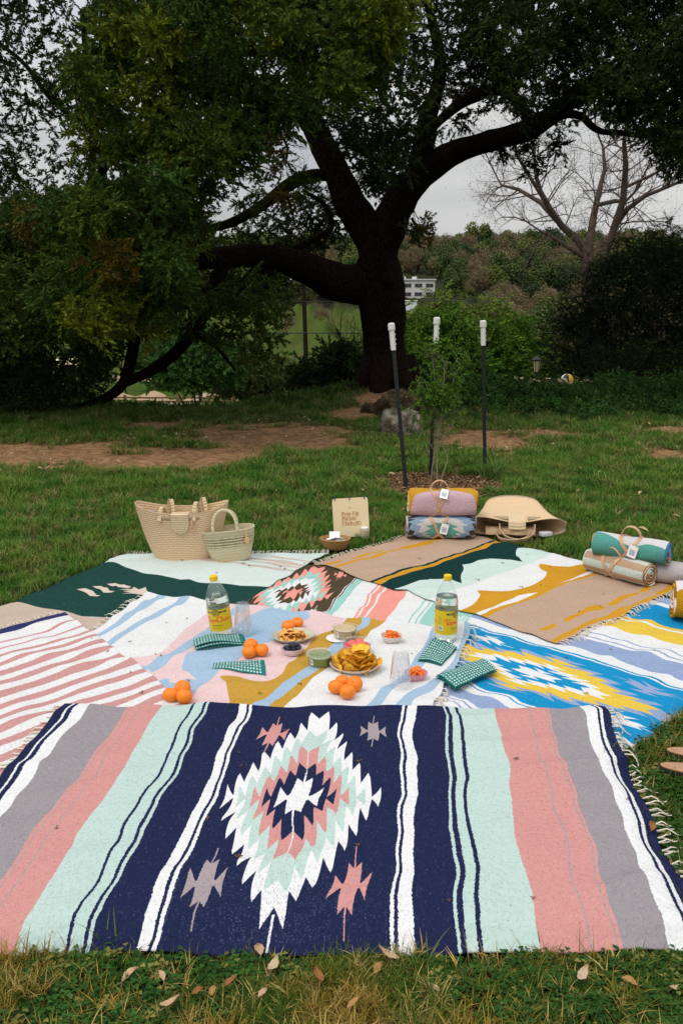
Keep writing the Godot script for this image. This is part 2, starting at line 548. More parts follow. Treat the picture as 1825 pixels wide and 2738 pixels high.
func _ready() -> void:
	rng.seed = 77
	# camera, sky, sun, exposure
	var cam := Camera3D.new()
	cam.name = "camera"
	cam.fov = 62.19
	cam.position = Vector3(0, 1.55, 0)
	cam.rotation_degrees = Vector3(-13.3, 0, 0)
	cam.far = 2000.0
	add_child(cam)
	var env := Environment.new()
	env.background_mode = Environment.BG_SKY
	env.tonemap_mode = Environment.TONE_MAPPER_LINEAR
	env.tonemap_exposure = 0.82
	env.sdfgi_enabled = true; env.ssao_enabled = true; env.ssil_enabled = true
	var sky_noise := FastNoiseLite.new()
	sky_noise.noise_type = FastNoiseLite.TYPE_SIMPLEX_SMOOTH
	sky_noise.frequency = 0.9; sky_noise.fractal_octaves = 5; sky_noise.seed = 3
	var pano := Image.create_empty(1024, 512, false, Image.FORMAT_RGBF)
	for y in 512:
		var el := (0.5 - (y + 0.5) / 512.0) * PI
		for x in 1024:
			var az := (x + 0.5) / 1024.0 * TAU
			var up := maxf(sin(el), 0.0)
			var q := Vector3(cos(az), 0, sin(az)) * 1.1 / (up + 0.16) * 0.4
			var cl := sky_noise.get_noise_3d(q.x, up * 9.0, q.z * 1.0)
			var v := 0.62 + 0.95 * pow(up, 0.8) + cl * (0.2 + 0.2 * up) - 0.14 * exp(-pow((el - 0.19) / 0.07, 2.0))
			var blue := clampf(0.5 - cl * 1.2, 0, 1) * 0.09 * smoothstep(0.03, 0.2, el)
			pano.set_pixel(x, y, Color(v * (1.0 - blue * 0.9), v * (1.0 - blue * 0.3), v * (0.985 + blue * 0.5)) if el > 0.0 else Color(0.09, 0.1, 0.06))
	var pm := PanoramaSkyMaterial.new()
	pm.panorama = ImageTexture.create_from_image(pano)
	var sky := Sky.new()
	sky.sky_material = pm
	env.sky = sky
	var we := WorldEnvironment.new()
	we.name = "world_environment"
	we.environment = env
	add_child(we)
	var sun := DirectionalLight3D.new()
	sun.name = "sun"
	sun.light_energy = 0.5
	sun.light_angular_distance = 24.0
	sun.light_color = Color(1.0, 0.965, 0.91)
	sun.shadow_enabled = true
	add_child(sun)
	sun.look_at_from_position(Vector3.ZERO, Vector3(0.42, -0.9, -0.35))

	wave.noise_type = FastNoiseLite.TYPE_SIMPLEX_SMOOTH
	wave.frequency = 3.2; wave.fractal_octaves = 2; wave.seed = 21
	wave_fine.noise_type = FastNoiseLite.TYPE_SIMPLEX_SMOOTH
	wave_fine.frequency = 2.6; wave_fine.fractal_octaves = 2; wave_fine.seed = 8
	patchy.noise_type = FastNoiseLite.TYPE_SIMPLEX
	patchy.frequency = 0.9; patchy.fractal_octaves = 5; patchy.seed = 4
	var V := func(a: float, b: float) -> Vector2: return Vector2(a, b)
	quads = {
		"navy": [V.call(-1.078, -3.068), V.call(1.020, -3.030), V.call(0.913, -1.787), V.call(-1.185, -1.777)],
		"striped": [V.call(-1.418, -4.127), V.call(-0.324, -2.717), V.call(-1.169, -1.844), V.call(-2.262, -3.263)],
		"centre": [V.call(-1.068, -4.447), V.call(0.621, -3.874), V.call(0.257, -2.719), V.call(-1.369, -3.272)],
		"brown": [V.call(-0.699, -5.146), V.call(0.884, -4.816), V.call(0.515, -3.670), V.call(-0.922, -4.127)],
		"green": [V.call(-1.408, -5.302), V.call(-0.087, -5.340), V.call(-0.816, -3.632), V.call(-2.107, -3.593)],
		"tan": [V.call(0.719, -6.020), V.call(1.971, -4.622), V.call(1.024, -3.758), V.call(-0.165, -5.073)],
		"blue": [V.call(-0.146, -3.398), V.call(1.321, -4.826), V.call(2.243, -3.952), V.call(0.777, -2.525)],
	}
	dirt_spots = [Vector4(-3.244, -9.363, 1.24, 0.917), Vector4(-2.084, -8.854, 1.183, 0.449), Vector4(-2.588, -11.888, 0.478, 0.549), Vector4(-0.907, -10.848, 1.177, 1.215), Vector4(-1.463, -9.315, 0.808, 0.608), Vector4(-0.332, -10.078, 0.639, 0.708), Vector4(1.748, -10.5, 0.721, 1.142), Vector4(2.716, -10.852, 0.501, 0.461), Vector4(4.353, -11.342, 0.392, 0.446), Vector4(3.623, -9.383, 0.272, 0.425), Vector4(0.105, -12.8, 0.441, 0.634), Vector4(0.695, -14.193, 0.649, 0.861)]
	heather = Image.create_empty(512, 512, false, Image.FORMAT_RGBA8)
	for y in 512:
		for x in 512:
			var a := pow(rng.randf(), 2.0) * 0.105
			heather.set_pixel(x, y, Color(0, 0, 0, a) if rng.randf() < 0.55 else Color(1, 1, 1, a * 0.9))
	streaks = Image.create_empty(512, 512, false, Image.FORMAT_RGBA8)
	for i in 6500:
		var dark := rng.randf() < 0.6
		streaks.fill_rect(Rect2i(rng.randi_range(0, 510), rng.randi_range(0, 506), rng.randi_range(1, 3), rng.randi_range(3, 7)), Color(0, 0, 0, rng.randf_range(0.02, 0.08)) if dark else Color(1, 1, 1, rng.randf_range(0.02, 0.1)))
	var fz := FastNoiseLite.new()
	fz.frequency = 0.11; fz.fractal_octaves = 3; fz.seed = 2
	var fim := fz.get_image(512, 512)
	fim.resize(1536, 360)
	fuzz = ImageTexture.create_from_image(fim)

	land()
	park()
	oak()
	greenery()
	posts_and_rocks()
	blankets()
	bags()
	rolls()
	picnic()
	litter()
	lawn()

func land() -> void:
	# near ground, fine enough for bare patches; far ground to the horizon
	var m := vmat(0.97)
	m.detail_enabled = true
	m.detail_blend_mode = BaseMaterial3D.BLEND_MODE_MUL
	m.detail_albedo = noise_tex(0.02, 0.62, 1.0, 512, 5)
	m.detail_uv_layer = BaseMaterial3D.DETAIL_UV_1
	m.uv1_triplanar = true; m.uv1_world_triplanar = true; m.uv1_scale = Vector3(0.7, 0.7, 0.7)
	m.heightmap_enabled = true
	m.heightmap_texture = noise_tex(0.06, 0.0, 1.0, 512, 4)
	m.heightmap_scale = 1.2
	var g := Geo.new()
	var zs := []
	var z := 6.0
	while z > -18.0:
		zs.append(z); z -= 0.11 if z < -5.6 else 0.3
	while z > -900.0:
		zs.append(z); z -= 0.5 + (-18.0 - z) * 0.045
	var xs := []
	for i in range(-150, 151):
		var k := i / 150.0
		xs.append(k * 11.0 + signf(k) * pow(absf(k), 7.0) * 900.0)
	var rows := []
	for i in range(zs.size() - 1, -1, -1):
		pass
	zs.reverse()
	for zz: float in zs:
		var row := PackedVector3Array()
		for x: float in xs:
			row.append(Vector3(x, ground_y(x, zz) - 0.004, zz))
		rows.append(row)
	g.sheet(rows)
	for i in g.v.size():
		var p := g.v[i]
		var w := patchy.get_noise_2d(p.x * 0.3, p.z * 0.3)
		var c := Color(0.055, 0.06, 0.022).lerp(Color(0.1, 0.085, 0.035), clampf(w + 0.3, 0, 1))
		if p.z > -17.5:
			c = c.lerp(Color(0.52, 0.3, 0.155) * (0.85 + 0.3 * patchy.get_noise_2d(p.x * 2.5, p.z * 2.5)), smoothstep(-0.02, 0.16, dirt(p.x, p.z)))
			var mul := Vector2((p.x - 0.86) / 0.62, (p.z + 7.62) / 0.62).length() + patchy.get_noise_2d(p.x * 2, p.z * 2) * 0.35
			c = c.lerp(Color(0.13, 0.07, 0.04), smoothstep(1.05, 0.85, mul))
		else:
			var q := wave.get_noise_2d(p.x * 0.012, p.z * 0.02)
			c = Color(0.085, 0.15, 0.025).lerp(Color(0.14, 0.13, 0.04), clampf(q * 1.2 + 0.25, 0, 1))
			if p.z < -262: c = Color(0.055, 0.06, 0.032)
		g.c[i] = c
	structure("ground", g, m)
	# footpaths down in the park
	for path in [[-101.0, 3.6, 0.0, -30.0, 30.0], [-122.0, 3.0, 0.06, -34.0, -2.0]]:
		var pg := Geo.new()
		var a := PackedVector3Array(); var b := PackedVector3Array()
		for i in 80:
			var x := lerpf(path[3], path[4], i / 79.0)
			var zc: float = path[0] + sin(x * 0.1) * 1.5 + x * path[2]
			a.append(Vector3(x, ground_y(x, zc - path[1]) + 0.12, zc - path[1])); b.append(Vector3(x, ground_y(x, zc + path[1]) + 0.12, zc + path[1]))
		pg.sheet([a, b])
		structure("path", pg, mat(S(172, 146, 120), 0.95))

func person(label: String, at: Vector3, turn: float, top: Color, low: Color, hair: Color, stride: float) -> void:
	var o := thing("person", label, "person", at, turn, "")
	var skin_c := mat(S(190, 140, 112), 0.7)
	var L := Vector3(0.1, 0.92, 0); var R := Vector3(-0.1, 0.92, 0)
	var kl := Vector3(0.11, 0.5, stride * 0.6); var kr := Vector3(-0.11, 0.5, -stride * 0.2)
	var fl := Vector3(0.11, 0.07, stride * 0.7); var fr := Vector3(-0.11, 0.09, -stride)
	var g := Geo.new()
	g.skin([[Vector3(0, 1.62, 0.02), Vector3(0, 1.7, 0.0), 0.085, 0.09], [Vector3(0, 1.42, 0), Vector3(0, 1.58, 0), 0.055, 0.05], [Vector3(0, 0.98, 0), Vector3(0, 1.36, 0), 0.13, 0.15], [Vector3(0.13, 1.38, 0), Vector3(-0.13, 1.38, 0), 0.08, 0.08],
		[L, kl, 0.095, 0.06], [kl, fl, 0.058, 0.038], [R, kr, 0.095, 0.06], [kr, fr, 0.058, 0.038], [fl, fl + Vector3(0, -0.03, 0.15), 0.04, 0.035], [fr, fr + Vector3(0, -0.03, 0.15), 0.04, 0.035],
		[Vector3(0.19, 1.38, 0), Vector3(0.25, 1.1, -0.04), 0.05, 0.04], [Vector3(0.25, 1.1, -0.04), Vector3(0.24, 0.87, 0.08), 0.038, 0.03], [Vector3(-0.19, 1.38, 0), Vector3(-0.25, 1.1, 0.0), 0.05, 0.04], [Vector3(-0.25, 1.1, 0), Vector3(-0.22, 0.88, 0.12), 0.038, 0.03],
		[Vector3(0, 1.64, 0.1), Vector3(0, 1.61, 0.11), 0.018, 0.018]], 0.028, 0.012)
	part("body", g, skin_c, o)
	var t := Geo.new()
	t.skin([[Vector3(0, 0.97, 0), Vector3(0, 1.37, 0), 0.155, 0.165], [Vector3(0.14, 1.385, 0), Vector3(-0.14, 1.385, 0), 0.088, 0.088], [Vector3(0.19, 1.38, 0), Vector3(0.225, 1.2, -0.02), 0.066, 0.068], [Vector3(-0.19, 1.38, 0), Vector3(-0.225, 1.2, 0), 0.066, 0.068]], 0.028, 0.012)
	part("shirt", t, mat(top, 0.85), o)
	var s := Geo.new()
	s.skin([[L, kl.lerp(L, 0.1), 0.115, 0.1], [R, kr.lerp(R, 0.1), 0.115, 0.1], [L, R, 0.125, 0.125]], 0.028, 0.012)
	part("shorts", s, mat(low, 0.85), o)
	var h := Geo.new()
	h.skin([[Vector3(0, 1.7, -0.03), Vector3(0, 1.73, 0.02), 0.098, 0.085], [Vector3(0, 1.62, -0.06), Vector3(0, 1.7, -0.04), 0.06, 0.08]], 0.028, 0.012)
	part("hair", h, mat(hair, 0.8), o)

func windowed_wall(o: Node3D, size: Vector3, at: Vector3, cols: int, levels: Array, glass: Material, frame: Material) -> void:
	for y: float in levels:
		for i in cols:
			var w := size.x / cols * 0.7
			var c := at + Vector3((i + 0.5) / cols * size.x - size.x * 0.5, y, 0.0)
			var f := Geo.new()
			f.rbox(Vector3(w, 1.3, 0.16), 0.03, Transform3D(Basis(), c))
			var fm := part("window", f, frame, o)
			for s in 2:
				var p := Geo.new()
				p.rbox(Vector3(w * 0.44, 1.12, 0.06), 0.01, Transform3D(Basis(), c + Vector3((s - 0.5) * w * 0.48, 0, 0.07)))
				part("pane", p, glass, fm)

func park() -> void:
	var bark := mat(S(70, 60, 52), 0.95)
	# pale two-storey building on the far slope
	var white := mat(S(222, 220, 214), 0.85)
	var glass := mat(S(46, 50, 56), 0.15)
	var at: Vector3 = Vector3(26.263, 5.767, -300)
	var o := thing("white_building", "white two-storey building with dark windows on the far slope, right of the oak trunk", "building", at)
	var w := Geo.new(); w.rbox(Vector3(11.2, 6.0, 8.0), 0.05, Transform3D(Basis(), Vector3(0, 3.0, -4)))
	part("wall", w, white, o)
	var rf := Geo.new(); rf.rbox(Vector3(12.0, 0.5, 8.8), 0.1, Transform3D(Basis(), Vector3(0, 6.25, -4)))
	var roof := part("roof", rf, mat(S(200, 200, 198), 0.7), o)
	for x in [-5.0, -1.2]:
		var ch := Geo.new(); ch.rbox(Vector3(1.5, 0.9, 1.5), 0.08, Transform3D(Basis(), Vector3(x, 6.9, -3)))
		part("roof_vent", ch, mat(S(225, 225, 225), 0.6), roof)
	windowed_wall(o, Vector3(11.2, 6, 8), Vector3(0, 0, 0.02), 3, [1.5, 4.4], glass, mat(S(150, 150, 150), 0.6))
	at = Vector3(19.738, 0.218, -250)
	o = thing("white_shed", "small white box shed with a flat lid below the white building, beside the oak trunk", "shed", at)
	w = Geo.new(); w.rbox(Vector3(2.9, 3.2, 2.6), 0.05, Transform3D(Basis(), Vector3(0, 1.6, -1.3)))
	o.scale = Vector3.ONE * 1.25
	part("wall", w, mat(S(216, 222, 232), 0.7), o)
	rf = Geo.new(); rf.rbox(Vector3(3.2, 0.3, 2.9), 0.06, Transform3D(Basis(), Vector3(0, 3.35, -1.3)))
	part("roof", rf, mat(S(235, 236, 238), 0.6), o)
	at = Vector3(58.445, 21.526, -420)
	o = thing("hillside_house", "tiny white house front half hidden in the wooded hillside", "house", at)
	w = Geo.new(); w.rbox(Vector3(8, 3.4, 5), 0.05, Transform3D(Basis(), Vector3(0, 1.7, 0)))
	part("wall", w, white, o)
	rf = Geo.new(); rf.rbox(Vector3(8.6, 0.5, 5.6), 0.1, Transform3D(Basis(), Vector3(0, 3.6, 0)))
	part("roof", rf, mat(S(170, 160, 150), 0.7), o)
	# cream house and grey lamp post low on the far left
	at = Vector3(-41.41, -8, -128)
	o = thing("cream_house", "low cream coloured house glimpsed through leaves at the far left", "house", at)
	w = Geo.new(); w.rbox(Vector3(4.4, 1.4, 4), 0.05, Transform3D(Basis(), Vector3(0, 0.7, -2)))
	part("wall", w, mat(S(70, 66, 58), 0.9), o)
	rf = Geo.new()
	var rise := PackedVector3Array([Vector3(-2.5, 1.4, 0.3), Vector3(-1.5, 2.6, -2), Vector3(-2.5, 1.4, -4.3)])
	var rise2 := PackedVector3Array([Vector3(2.5, 1.4, 0.3), Vector3(2.2, 2.6, -2), Vector3(2.5, 1.4, -4.3)])
	rf.sheet([rise, rise2]); rf.rbox(Vector3(5.0, 0.35, 4.6), 0.05, Transform3D(Basis(), Vector3(0, 1.5, -2)))
	part("roof", rf, mat(S(236, 216, 176), 0.85), o)
	at = Vector3(-26.688, -7.815, -82)
	o = thing("lamp_post", "slim grey lamp post in front of the cream house at the far left", "lamp post", at)
	w = Geo.new(); w.tube([Vector4(0, -0.4, 0, 0.1), Vector4(0, 4.2, 0, 0.1), Vector4(-0.06, 6.0, 0, 0.09)], 8)
	part("pole", w, mat(S(150, 150, 146), 0.6), o)
	w = Geo.new(); w.lathe([Vector2(0, 5.95), Vector2(0.14, 6.0), Vector2(0.16, 6.2), Vector2(0.05, 6.3), Vector2(0, 6.32)], 10, Transform3D(Basis(), Vector3(-0.06, 0, 0)))
	part("lamp_head", w, mat(S(190, 188, 180), 0.5), o)
	w = Geo.new(); w.tube([Vector4(-0.8, -0.4, 0, 0.07), Vector4(-0.8, 4.1, 0, 0.07)], 6)
	part("brace_post", w, mat(S(140, 138, 132), 0.7), o)
	# dark utility pole with cables
	at = Vector3(-2.345, -2.806, -60)
	o = thing("utility_pole", "dark wooden utility pole rising behind the bush left of the oak trunk", "utility pole", at)
	w = Geo.new(); w.tube([Vector4(0, -4.0, 0, 0.17), Vector4(-0.14, 2, 0, 0.16), Vector4(-0.26, 6.9, 0, 0.13)], 9)
	part("pole", w, mat(S(40, 34, 30), 0.95), o)
	w = Geo.new(); w.rbox(Vector3(2.4, 0.14, 0.14), 0.02, Transform3D(Basis(), Vector3(-0.24, 6.3, 0.2)))
	part("crossarm", w, mat(S(62, 54, 48), 0.9), o)
	for sx in [-1.1, -0.4, 0.6]:
		w = Geo.new(); w.ball(Vector3(sx, 6.44, 0.2), 0.07, 8)
		part("insulator", w, mat(S(190, 190, 186), 0.4), o)
	for e in [[760.0, 0.035], [691.0, 0.02]]:
		w = Geo.new()
		var cab := []
		for i in 25:
			var k := i / 24.0
			cab.append(Vector4(lerpf(-40, 44, k), (0.19 if e[0] > 700 else 2.3) + pow(k - 0.5, 2) * 1.4 - 0.1, -59.7, e[1]))
		w.tube(cab, 5)
		whole("cable", w, mat(S(40, 42, 40), 0.7), "dark cable strung level across the pole behind the oak, at mid height" if e[0] > 700 else "thin cable high on the utility pole just under the big limb", "cable")
	# rail fence beside the path
	o = thing("rail_fence", "low weathered wooden rail fence along the pale path, left of the oak", "fence", Vector3(-17.409, -8.215, -93))
	var gy := ground_y(-17, -93)
	for i in 10:
		var p := Geo.new()
		p.rbox(Vector3(0.3, 1.3, 0.3), 0.04, Transform3D(Basis(), Vector3(-18.0 + i * 5.9, 0.25, 0)))
		part("post", p, mat(S(120, 98, 74), 0.95), o)
		for y in [0.2, 0.62]:
			if i == 9: break
			var r := Geo.new()
			r.tube([Vector4(-18.0 + i * 5.9, y, 0.05, 0.09), Vector4(-15.0 + i * 5.9, y - 0.03, 0.05, 0.1), Vector4(-12.1 + i * 5.9, y, 0.05, 0.09)], 6)
			part("rail", r, mat(S(112, 90, 68), 0.95), o)
	person("person in a light blue shirt and maroon shorts walking on the pale path", Vector3(-14.511, -8.24, -99), 2.2, S(150, 182, 222), S(92, 36, 34), S(40, 30, 24), 0.2)
	person("person in dark clothes standing at the low rail fence", Vector3(-14.882, -8.268, -90), 2.8, S(36, 38, 46), S(30, 32, 42), S(28, 22, 18), 0.05)
	# lantern and loose stones right of the sapling
	at = Vector3(4.01, 0.212, -17.7)
	o = thing("lantern", "dark iron lantern with cream panes on a post between the shrubs", "lantern", at)
	o.scale = Vector3.ONE * 0.42
	w = Geo.new(); w.tube([Vector4(0, -1.6, 0, 0.06), Vector4(0, 0.25, 0, 0.05)], 8)
	part("post", w, mat(S(24, 24, 24), 0.6), o)
	w = Geo.new(); w.lathe([Vector2(0, 0.22), Vector2(0.12, 0.24), Vector2(0.12, 0.3), Vector2(0, 0.3)], 6)
	w.lathe([Vector2(0, 0.86), Vector2(0.27, 0.84), Vector2(0.25, 0.9), Vector2(0.1, 1.02), Vector2(0.03, 1.06), Vector2(0, 1.12)], 6)
	for i in 6:
		var a := TAU * i / 6
		w.tube([Vector4(cos(a) * 0.12, 0.28, sin(a) * 0.12, 0.016), Vector4(cos(a) * 0.2, 0.86, sin(a) * 0.2, 0.016)], 4)
	part("frame", w, mat(S(26, 25, 24), 0.5), o)
	for i in 6:
		var a := TAU * i / 6; var b := TAU * (i + 1) / 6
		w = Geo.new()
		w.quad(Vector3(cos(b) * 0.19, 0.84, sin(b) * 0.19), Vector3(cos(a) * 0.19, 0.84, sin(a) * 0.19), Vector3(cos(a) * 0.115, 0.3, sin(a) * 0.115), Vector3(cos(b) * 0.115, 0.3, sin(b) * 0.115))
		part("pane", w, mat(S(206, 190, 152), 0.35), o)
	var sm := mat(S(176, 160, 132), 0.95)
	for i in 14:
		var p := Geo.new()
		var q: Vector3 = Vector3(3.727, 0.059, -17.6)
		p.rbox(Vector3(rng.randf_range(0.12, 0.26), rng.randf_range(0.1, 0.2), 0.18), 0.04, Transform3D(Basis(Vector3.UP, rng.randf()), Vector3(0, 0.03, 0)))
		whole("wall_stone", p, sm, "tan rubble stone in the low line behind the dark weeds", "stone", q + Vector3(i * 0.1 + rng.randf_range(-0.05, 0.05), rng.randf_range(-0.05, 0.06), rng.randf_range(-0.2, 0.2)), "rubble stones behind the weeds")
	# bright ball beyond the weeds
	at = Vector3(4.73, 0.144, -18)
	o = thing("play_ball", "round ball with white, yellow, red and dark panels beyond the weeds on the right", "ball", at, 0.6)
	var cols := [S(232, 226, 222), S(236, 178, 26), S(28, 40, 30), S(232, 226, 222), S(150, 40, 30), S(236, 178, 26)]
	for k in 6:
		w = Geo.new()
		var rows := []
		for i in 9:
			var la := -PI / 2 + PI * i / 8
			var row := PackedVector3Array()
			for j in 5:
				var lo := TAU * (k + j / 4.0) / 6
				row.append(Vector3(cos(la) * cos(lo), sin(la), cos(la) * sin(lo)) * 0.135)
			rows.append(row)
		w.sheet(rows)
		part("panel", w, mat(cols[k], 0.4), o)
	# distant trees on the wooded hill
	var leafy := []
	var hm := vmat(0.9)
	for kind in 4:
		var g := Geo.new()
		var lumps := []
		for i in 9: lumps.append(Vector4(rng.randf_range(-2.6, 2.6), rng.randf_range(3.4, 7.6), rng.randf_range(-2.2, 2.2), rng.randf_range(1.3, 2.3)))
		for i in 2500:
			var q: Vector4 = lumps[rng.randi() % 9]
			var d := Vector3(rng.randfn(), rng.randfn(), rng.randfn()).normalized()
			var p := Vector3(q.x, q.y, q.z) + d * q.w * pow(rng.randf(), 0.3)
			var s := rng.randf_range(0.75, 1.25)
			g.tint = Color(s, s, s * 0.95)
			var b := any_turn(rng)
			if kind == 3:
				g.leaf(Transform3D(b, p), 1.1, 0.075, 0.1, 0.2)
			else:
				g.leaf(Transform3D(b, p), 0.5, 0.34, 0.3, 0.3)
		leafy.append(g.done())
	var tg := Geo.new()
	tg.tube([Vector4(0, -1, 0, 0.35), Vector4(0.1, 3, 0, 0.26), Vector4(0, 6, 0.2, 0.12)], 6)
	for i in 5: tg.tube([Vector4(0.05, 2.6 + i * 0.4, 0, 0.14), Vector4(cos(i * 2.2) * 1.4, 4.4 + i * 0.4, sin(i * 2.2) * 1.4, 0.07), Vector4(cos(i * 2.2) * 2.4, 6 + i * 0.35, sin(i * 2.2) * 2.4, 0.03)], 4)
	var trunk_mesh := tg.done()
	var looks := [[0, Color(0.09, 0.125, 0.045), "mid green round tree on the wooded hill"], [1, Color(0.045, 0.075, 0.035), "dark green dense tree on the wooded hill"], [2, Color(0.14, 0.165, 0.05), "pale green spring tree on the wooded hill"], [3, Color(0.215, 0.17, 0.1), "brown leafless tree on the wooded hill"]]
	var protos := []
	for l in looks:
		var pg := Geo.new()
		var src: ArrayMesh = leafy[l[0]]
		var arr := src.surface_get_arrays(0)
		var cc: PackedColorArray = arr[Mesh.ARRAY_COLOR]
		for i in cc.size(): cc[i] = Color(cc[i].r * l[1].r, cc[i].g * l[1].g, cc[i].b * l[1].b)
		arr[Mesh.ARRAY_COLOR] = cc
		var am := ArrayMesh.new()
		am.add_surface_from_arrays(Mesh.PRIMITIVE_TRIANGLES, arr)
		protos.append(am)
	var first := {}
	var spare := [[], [], [], []]
	for row in 13:
		var zz := -285.0 - row * 21.0
		if row > 8: zz = -150.0 - (row - 9) * 32.0
		var many := 62
		for i in many:
			var x := -170.0 + 340.0 * (i + rng.randf_range(-0.4, 0.4)) / many
			var z2 := zz + rng.randf_range(-9, 9)
			var w2 := rng.randf()
			var k := 3 if w2 < 0.42 else (0 if w2 < 0.68 else (1 if w2 < 0.82 else 2))
			if row < 1 and (x < 20 or x > 46) and k == 3: k = 2
			var s := rng.randf_range(1.15, 1.8)
			if row < 4 and x > 17 and x < 36: continue   # clear round the building
			var px := x / -z2
			if row > 8 and (px < 0.165 or px > 0.4): continue
			if row > 8 and k < 3 and rng.randf() < 0.5: k = 3
			if row > 8: s *= 0.8
			if px > 0.07 and px < 0.235 and row < 9:
				var which: String = looks[k][2].replace("on the wooded hill", ["low on the hill", "halfway up the hill", "on the skyline of the hill"][row / 3] + ", " + ("just right of the oak trunk" if px < 0.115 else ("above the middle stake" if px < 0.15 else ("above the right stake" if px < 0.19 else "left of the tall bare tree"))))
				if not first.has(k):
					var t := thing("hill_tree", which, "tree", Vector3.ZERO, 0.0, ["round green hill trees", "dark hill trees", "pale spring hill trees", "leafless hill trees"][k])
					part("crown", protos[k], hm, t).set_meta("kind", "stuff")
					part("trunk", trunk_mesh, bark, t)
					first[k] = t
					t.position = Vector3(x, ground_y(x, z2) - 0.8, z2); t.rotation.y = rng.randf() * TAU; t.scale = Vector3.ONE * s
				else:
					twin(first[k], which, Vector3(x, ground_y(x, z2) - 0.8, z2), rng.randf() * TAU, s)
			else:
				spare[k].append(Transform3D(Basis(Vector3.UP, rng.randf() * TAU).scaled(Vector3.ONE * s), Vector3(x, ground_y(x, z2) - 0.8, z2)))
	for k in 4:
		var whites := []
		whites.resize(spare[k].size()); whites.fill(Color.WHITE)
		var far := scatter("far_woods", protos[k], hm, spare[k], whites, self)
		tag(far, ["far mid green woods covering the hill behind the oak", "far dark evergreen woods on the hill", "far pale spring woods on the hill", "far leafless brown woods on the hill"][k], "woods")
	# leafless park trees: the tall one against the sky on the right, and wide ones on the slope
	var g2 := Geo.new()
	var ends := []
	var bare_bark := mat(S(122, 106, 97), 0.95)
	bare_bark.albedo_texture = noise_tex(0.05, 0.6, 1.0, 256)
	bare_bark.uv1_scale = Vector3(2, 6, 1)
	var base: Vector3 = Vector3(8.462, 0.596, -30)
	o = thing("bare_tree", "tall leafless tree with spreading grey limbs against the sky on the right", "tree", Vector3(base.x, ground_y(base.x, -30), -30))
	var off := -o.position
	var mains := [[Vector4(8.582, -1.203, -30, 0.26), Vector4(8.43, 1.769, -30, 0.224), Vector4(8.29, 3.204, -30, 0.177), Vector4(8.105, 3.769, -30, 0.147), Vector4(7.311, 4.293, -29.6, 0.116), Vector4(6.783, 4.796, -29.2, 0.099), Vector4(6.398, 5.305, -29, 0.084), Vector4(6.155, 5.868, -28.8, 0.055), Vector4(6.042, 6.672, -28.6, 0.041)],
		[Vector4(8.382, 2.491, -30, 0.178), Vector4(8.355, 3.769, -30, 0.147), Vector4(8.558, 4.648, -30.4, 0.118), Vector4(8.791, 5.538, -30.8, 0.089), Vector4(9.008, 6.268, -31, 0.075), Vector4(8.899, 6.964, -31, 0.044)],
		[Vector4(8.44, 2.058, -30, 0.194), Vector4(9.032, 3.769, -30, 0.147), Vector4(9.069, 4.361, -29.6, 0.13), Vector4(9.209, 5.088, -29.4, 0.114), Vector4(9.087, 6.094, -29, 0.098), Vector4(8.858, 6.672, -28.6, 0.068), Vector4(8.712, 7.431, -28, 0.04)],
		[Vector4(9.191, 4.399, -30, 0.117), Vector4(9.372, 4.818, -29.4, 0.086), Vector4(9.776, 5.173, -29, 0.07), Vector4(10.31, 5.384, -28.6, 0.055), Vector4(10.953, 5.65, -28.2, 0.041)],
		[Vector4(7.41, 4.33, -30, 0.088), Vector4(6.725, 5.139, -30.4, 0.074), Vector4(6.046, 5.609, -30.8, 0.06), Vector4(5.48, 5.776, -31, 0.037)],
		[Vector4(6.969, 4.885, -30, 0.073), Vector4(6.148, 5.854, -29.6, 0.057), Vector4(5.65, 6.487, -29.4, 0.042), Vector4(5.52, 6.909, -29.2, 0.028)],
		[Vector4(8.592, 5.023, -30, 0.073), Vector4(9.229, 5.181, -30.4, 0.074), Vector4(9.613, 5.181, -30.4, 0.059)], [Vector4(9.452, 5.572, -30, 0.058), Vector4(10.001, 5.832, -29, 0.042), Vector4(10.448, 6.16, -28.6, 0.034)], [Vector4(8.207, 3.346, -30, 0.089), Vector4(7.294, 3.725, -29.4, 0.058), Vector4(6.608, 4.034, -29, 0.043)]]
	for mn in mains:
		var path := []
		for i in mn.size():
			path.append(mn[i] + Vector4(off.x, off.y, off.z, 0))
		g2.tube(path, 8)
		for i in range(2, path.size()):
			var q: Vector4 = path[i]; var q0: Vector4 = path[i - 1]
			var dir := Vector3(q.x - q0.x, q.y - q0.y, q.z - q0.z).normalized()
			if q.y + o.position.y < 3.6: continue
			for s in 4:
				var side := dir.cross(Vector3(rng.randfn(), rng.randfn(), rng.randfn())).normalized()
				var mid := q0.lerp(q, rng.randf())
				grow(g2, Vector3(mid.x, mid.y, mid.z), (dir * 0.6 + side).normalized(), rng.randf_range(0.8, 1.7), minf(q.w * 0.5, 0.024), 2, ends, 0.75)
		var l: Vector4 = path[-1]
		grow(g2, Vector3(l.x, l.y, l.z), Vector3(rng.randfn() * 0.5, 1, 0).normalized(), 1.5, l.w * 0.8, 3, ends, 0.7)
	part("trunk", g2, bare_bark, o)
	var bud := Geo.new()
	bud.leaf(Transform3D(), 0.05, 0.035); bud.leaf(Transform3D(Basis(Vector3.UP, 2), Vector3.ZERO), 0.045, 0.03)
	var bp := []; var bt := []
	for e: Vector3 in ends:
		if rng.randf() < 0.55: continue
		bp.append(Transform3D(any_turn(rng).scaled(Vector3.ONE * 0.75), e)); bt.append(Color(0.16, 0.12, 0.09))
	scatter("buds", bud.done(), vmat(), bp, bt, o)
	g2 = Geo.new(); ends = []
	grow(g2, Vector3(0, -1, 0), Vector3(0.1, 1, 0).normalized(), 6.0, 0.34, 5, ends, 1.0)
	at = Vector3(31.462, 2.644, -150)
